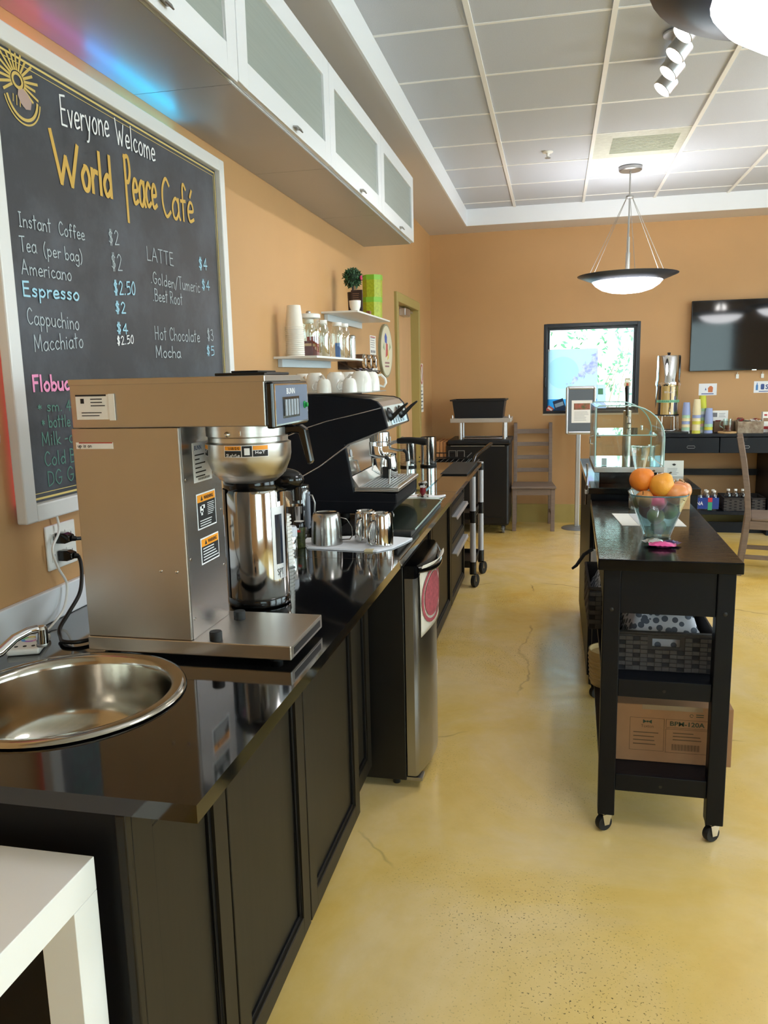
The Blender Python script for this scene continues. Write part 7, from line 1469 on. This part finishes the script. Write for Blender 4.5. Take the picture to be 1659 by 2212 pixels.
b = B(); b.box(1.853, 1.897, 7.7392, 7.7398, ST+0.10, ST+0.13); build('picture', b, pm('carton_brown', (150, 116, 90), 0.6), t); b = B(); b.box(1.853, 1.897, 7.7392, 7.7398, ST+0.03, ST+0.055); b.box(1.860, 1.885, 7.7392, 7.7398, ST+0.150, ST+0.165); build('red_band', b, pm('carton_red', (180, 50, 56), 0.6), t)
t = thing('pink_tin', 'magenta bowl of wrapped sweets at the right picture edge', 'bowl', (1.945, 7.70, ST+0.0003)); b = B(); b.capt = False; b.lathe([(0.035, 0), (0.05, 0.06), (0.048, 0.06), (0.033, 0.005), (0, 0.005)], (1.945, 7.70, ST+0.0003), 24); build('bowl', b, pm('magenta', (176, 40, 80), 0.4), t, smooth=50)
rr = random.Random(20)
for i in range(6):
    b = B(); b.ball((1.945+rr.uniform(-.025, .025), 7.70+rr.uniform(-.025, .025), ST+0.058+0.012*i/3), 0.013, 10, 6, (1.3, 1, 0.8)); solo('wrapped_sweet', 'small wrapped sweet heaped in the magenta bowl', 'sweet', b, pm('sachet_%d' % (i % 8), SC[i % 8], 0.35), (1.945, 7.7, ST+0.06), 'wrapped sweets in the magenta bowl', smooth=60)
# lower shelf of the sideboard
ZL = 0.2163
def bottle(label, x, y, group, z=ZL):
    t = thing('water_bottle', label, 'bottle', (x, y, z), group); b = B(); b.lathe([(0.029, 0), (0.031, 0.004), (0.031, 0.12), (0.028, 0.14), (0.014, 0.165), (0.012, 0.172)], (x, y, z), 20); build('body', b, clear_plastic, t, smooth=50)
    b = B(); b.lathe([(0.0145, 0.172), (0.0145, 0.186), (0.013, 0.188), (0, 0.188)], (x, y, z), 16); build('cap', b, white_plastic, t, smooth=40)
for i in range(3):
    for j in range(2): bottle('clear water bottle, %s of the %s row in the blue wrapped pack' % (('left', 'middle', 'right')[i], ('front', 'back')[j]), 1.265+0.064*i+0.06, 7.66+0.066*j, 'bottles of the blue wrapped pack')
t = thing('bottle_pack_wrap', 'blue shrink wrap around a pack of water bottles on sideboard shelf', 'wrap', (1.39, 7.69, ZL)); b = B(); q = [(1.29, 7.626), (1.49, 7.626), (1.49, 7.760), (1.29, 7.760)]; b.add([(x, y, z) for z in (ZL+0.02, ZL+0.125) for x, y in q], [(i, (i+1) % 4, 4+(i+1) % 4, 4+i) for i in range(4)]); build('film', b, pm('blue_wrap', (26, 58, 140), 0.25), t)
printed('lettering', 'NA', bluewhite, t, (1.298, 7.626, ZL+0.055), (1, 0, 0), (0, 0, 1), 0.034, 0.055, lift=0.001); b = B(); b.box(1.395, 1.432, 7.624, 7.6255, ZL+0.085, ZL+0.125); build('red_patch', b, pm('wrap_red', (196, 50, 60), 0.4), t); b = B(); b.box(1.395, 1.432, 7.624, 7.6255, ZL+0.01, ZL+0.083); build('green_patch', b, pm('wrap_green', (60, 160, 120), 0.4), t)
woven_basket('black woven basket of bottles on the sideboard lower shelf, left one', 1.535, 1.76, 7.64, 7.95, ZL, ZL+0.125, slot=False, group='baskets on the sideboard shelf')
woven_basket('black woven basket on the sideboard lower shelf behind the chair post', 1.775, 1.895, 7.64, 7.95, ZL, ZL+0.125, slot=False, group='baskets on the sideboard shelf')
for i in range(3): bottle('clear bottle, %s of three in the left sideboard basket' % ('left', 'middle', 'right')[i], 1.585+0.062*i, 7.72, 'bottles in the sideboard basket', ZL+0.008)
# ================================================================ ceiling fixtures
pend_ring = pm('blue_grey_bowl_metal', (70, 80, 100), 0.35, 0.6)
def pendant(label, x, y):
    t = thing('pendant_lamp', label, 'lamp', (x, y, ZT-0.02), 'bowl pendant lamps')
    b = B(); b.lathe([(0.0, 0.0), (0.085, 0.0), (0.085, -0.022), (0.078, -0.028), (0, -0.028)], (x, y, ZT-0.0045), 30); build('canopy', b, dull_steel, t, smooth=40)
    b = B(); b.rod((x, y, ZT-0.03), (x, y, 2.28), 0.006, 10); b.cyl((x, y, 2.255), 0.017, 0.15, 14); b.cyl((x, y, 2.40), 0.012, 0.12, 14); build('stem', b, dull_steel, t, smooth=40)
    b = B(); b.lathe([(0.02, 0.0), (0.028, 0.006), (0.028, 0.018), (0.02, 0.024)], (x, y, 2.80), 18); build('cable_hub', b, dull_steel, t, smooth=40)
    b = B()
    for k in range(3):
        for e in (-0.05, 0.05):
            a = 2*PI*k/3+0.5+e*2; b.tube([(x+0.024*math.cos(a), y+0.024*math.sin(a), 2.81), (x+0.33*math.cos(a), y+0.33*math.sin(a), 2.236)], 0.0022, 5)
    build('cable', b, dull_steel, t); bpy.data.objects[b and t.children[-1].name]['kind'] = 'stuff'
    b = B(); b.capb = b.capt = False; b.lathe([(0.262, -0.045), (0.30, -0.030), (0.376, 0.0), (0.378, 0.003), (0.372, 0.003), (0.30, -0.024), (0.262, -0.039)], (x, y, 2.236), 56); build('rim_ring', b, pend_ring, t, smooth=50)
    b = B(); b.capb = b.capt = False; b.lathe([(0.265, -0.042), (0.24, -0.072), (0.19, -0.105), (0.12, -0.126), (0.05, -0.134), (0.0, -0.135)], (x, y, 2.236), 48); build('glass_bowl', b, pm('glowing_bowl_glass', (255, 250, 236), 0.3, emis=((250, 251, 255), 18)), t, smooth=60)
    l = bpy.data.lights.new('pendant_bulb', 'POINT'); l.energy = 5.5; l.color = (1.0, 0.97, 0.93); l.shadow_soft_size = 0.06; o = bpy.data.objects.new('pendant_bulb', l); COL.objects.link(o); o.location = (x, y, 2.29)
pendant('bowl pendant lamp hanging on wires over the far end of the aisle', 0.537, 6.57)
pendant('bowl pendant lamp cut off at the top right corner', 0.545, 1.735)
pendant('bowl pendant lamp seen as the left reflection in the television', 2.10, 4.84)
pendant('bowl pendant lamp seen as the right reflection in the television', 2.60, 5.75)
t = thing('track_light', 'ceiling track light with four round spots above the island', 'lamp', (0.523, 4.12, ZT-0.01))
b = B(); b.box(0.508, 0.538, 3.74, 4.52, ZT-0.045, ZT-0.0165); b.cyl((0.523, 4.12, ZT-0.0166), 0.06, 0.012, 24); build('bar', b, alu, t, bevel=0.003)
for y in (3.79, 4.02, 4.235, 4.46):
    M = Matrix.Translation((0.523, y, 2.915)) @ Matrix.Rotation(rd(-8), 4, 'X') @ Matrix.Rotation(rd(40), 4, 'Y')
    b = B(); b.lathe([(0.030, 0.045), (0.047, 0.036), (0.049, -0.030), (0.045, -0.032), (0.042, -0.02), (0, -0.018)], (0, 0, 0), 26, M); b.rod(tuple(M @ Vector((0, 0, 0.03))), (0.523, y, 2.99), 0.006); hd_ = build('spot_head', b, alu, t, smooth=40)
    b = B(); b.lathe([(0.0, -0.0205), (0.041, -0.0205), (0.041, -0.0235), (0, -0.026)], (0, 0, 0), 24, M); build('spot_glass', b, pm('spot_glass', (255, 252, 244), 0.3, emis=((255, 248, 236), 14)), hd_, smooth=40)
    l = bpy.data.lights.new('track_spot', 'SPOT'); l.energy = 22; l.color = (1.0, 0.97, 0.94); l.spot_size = rd(95); l.spot_blend = 0.8; l.shadow_soft_size = 0.04; o = bpy.data.objects.new('track_spot', l); COL.objects.link(o); o.matrix_world = M @ Matrix.Translation((0, 0, -0.034))
t = thing('fire_sprinkler', 'small white fire sprinkler head on a ceiling tile', 'sprinkler', (-0.072, 5.973, ZT)); b = B(); b.lathe([(0.0, 0), (0.038, 0.0), (0.036, -0.006), (0.012, -0.010), (0.010, -0.03), (0.012, -0.032), (0.0, -0.033)], (-0.072, 5.973, ZT), 22); build('body', b, white_plastic, t, smooth=40); b = B(); b.lathe([(0.0, -0.040), (0.020, -0.040), (0.020, -0.042), (0, -0.042)], (-0.072, 5.973, ZT), 18); b.rod((-0.072, 5.973, ZT-0.03), (-0.072, 5.973, ZT-0.041), 0.004, 6); build('deflector', b, dull_steel, t, smooth=40)
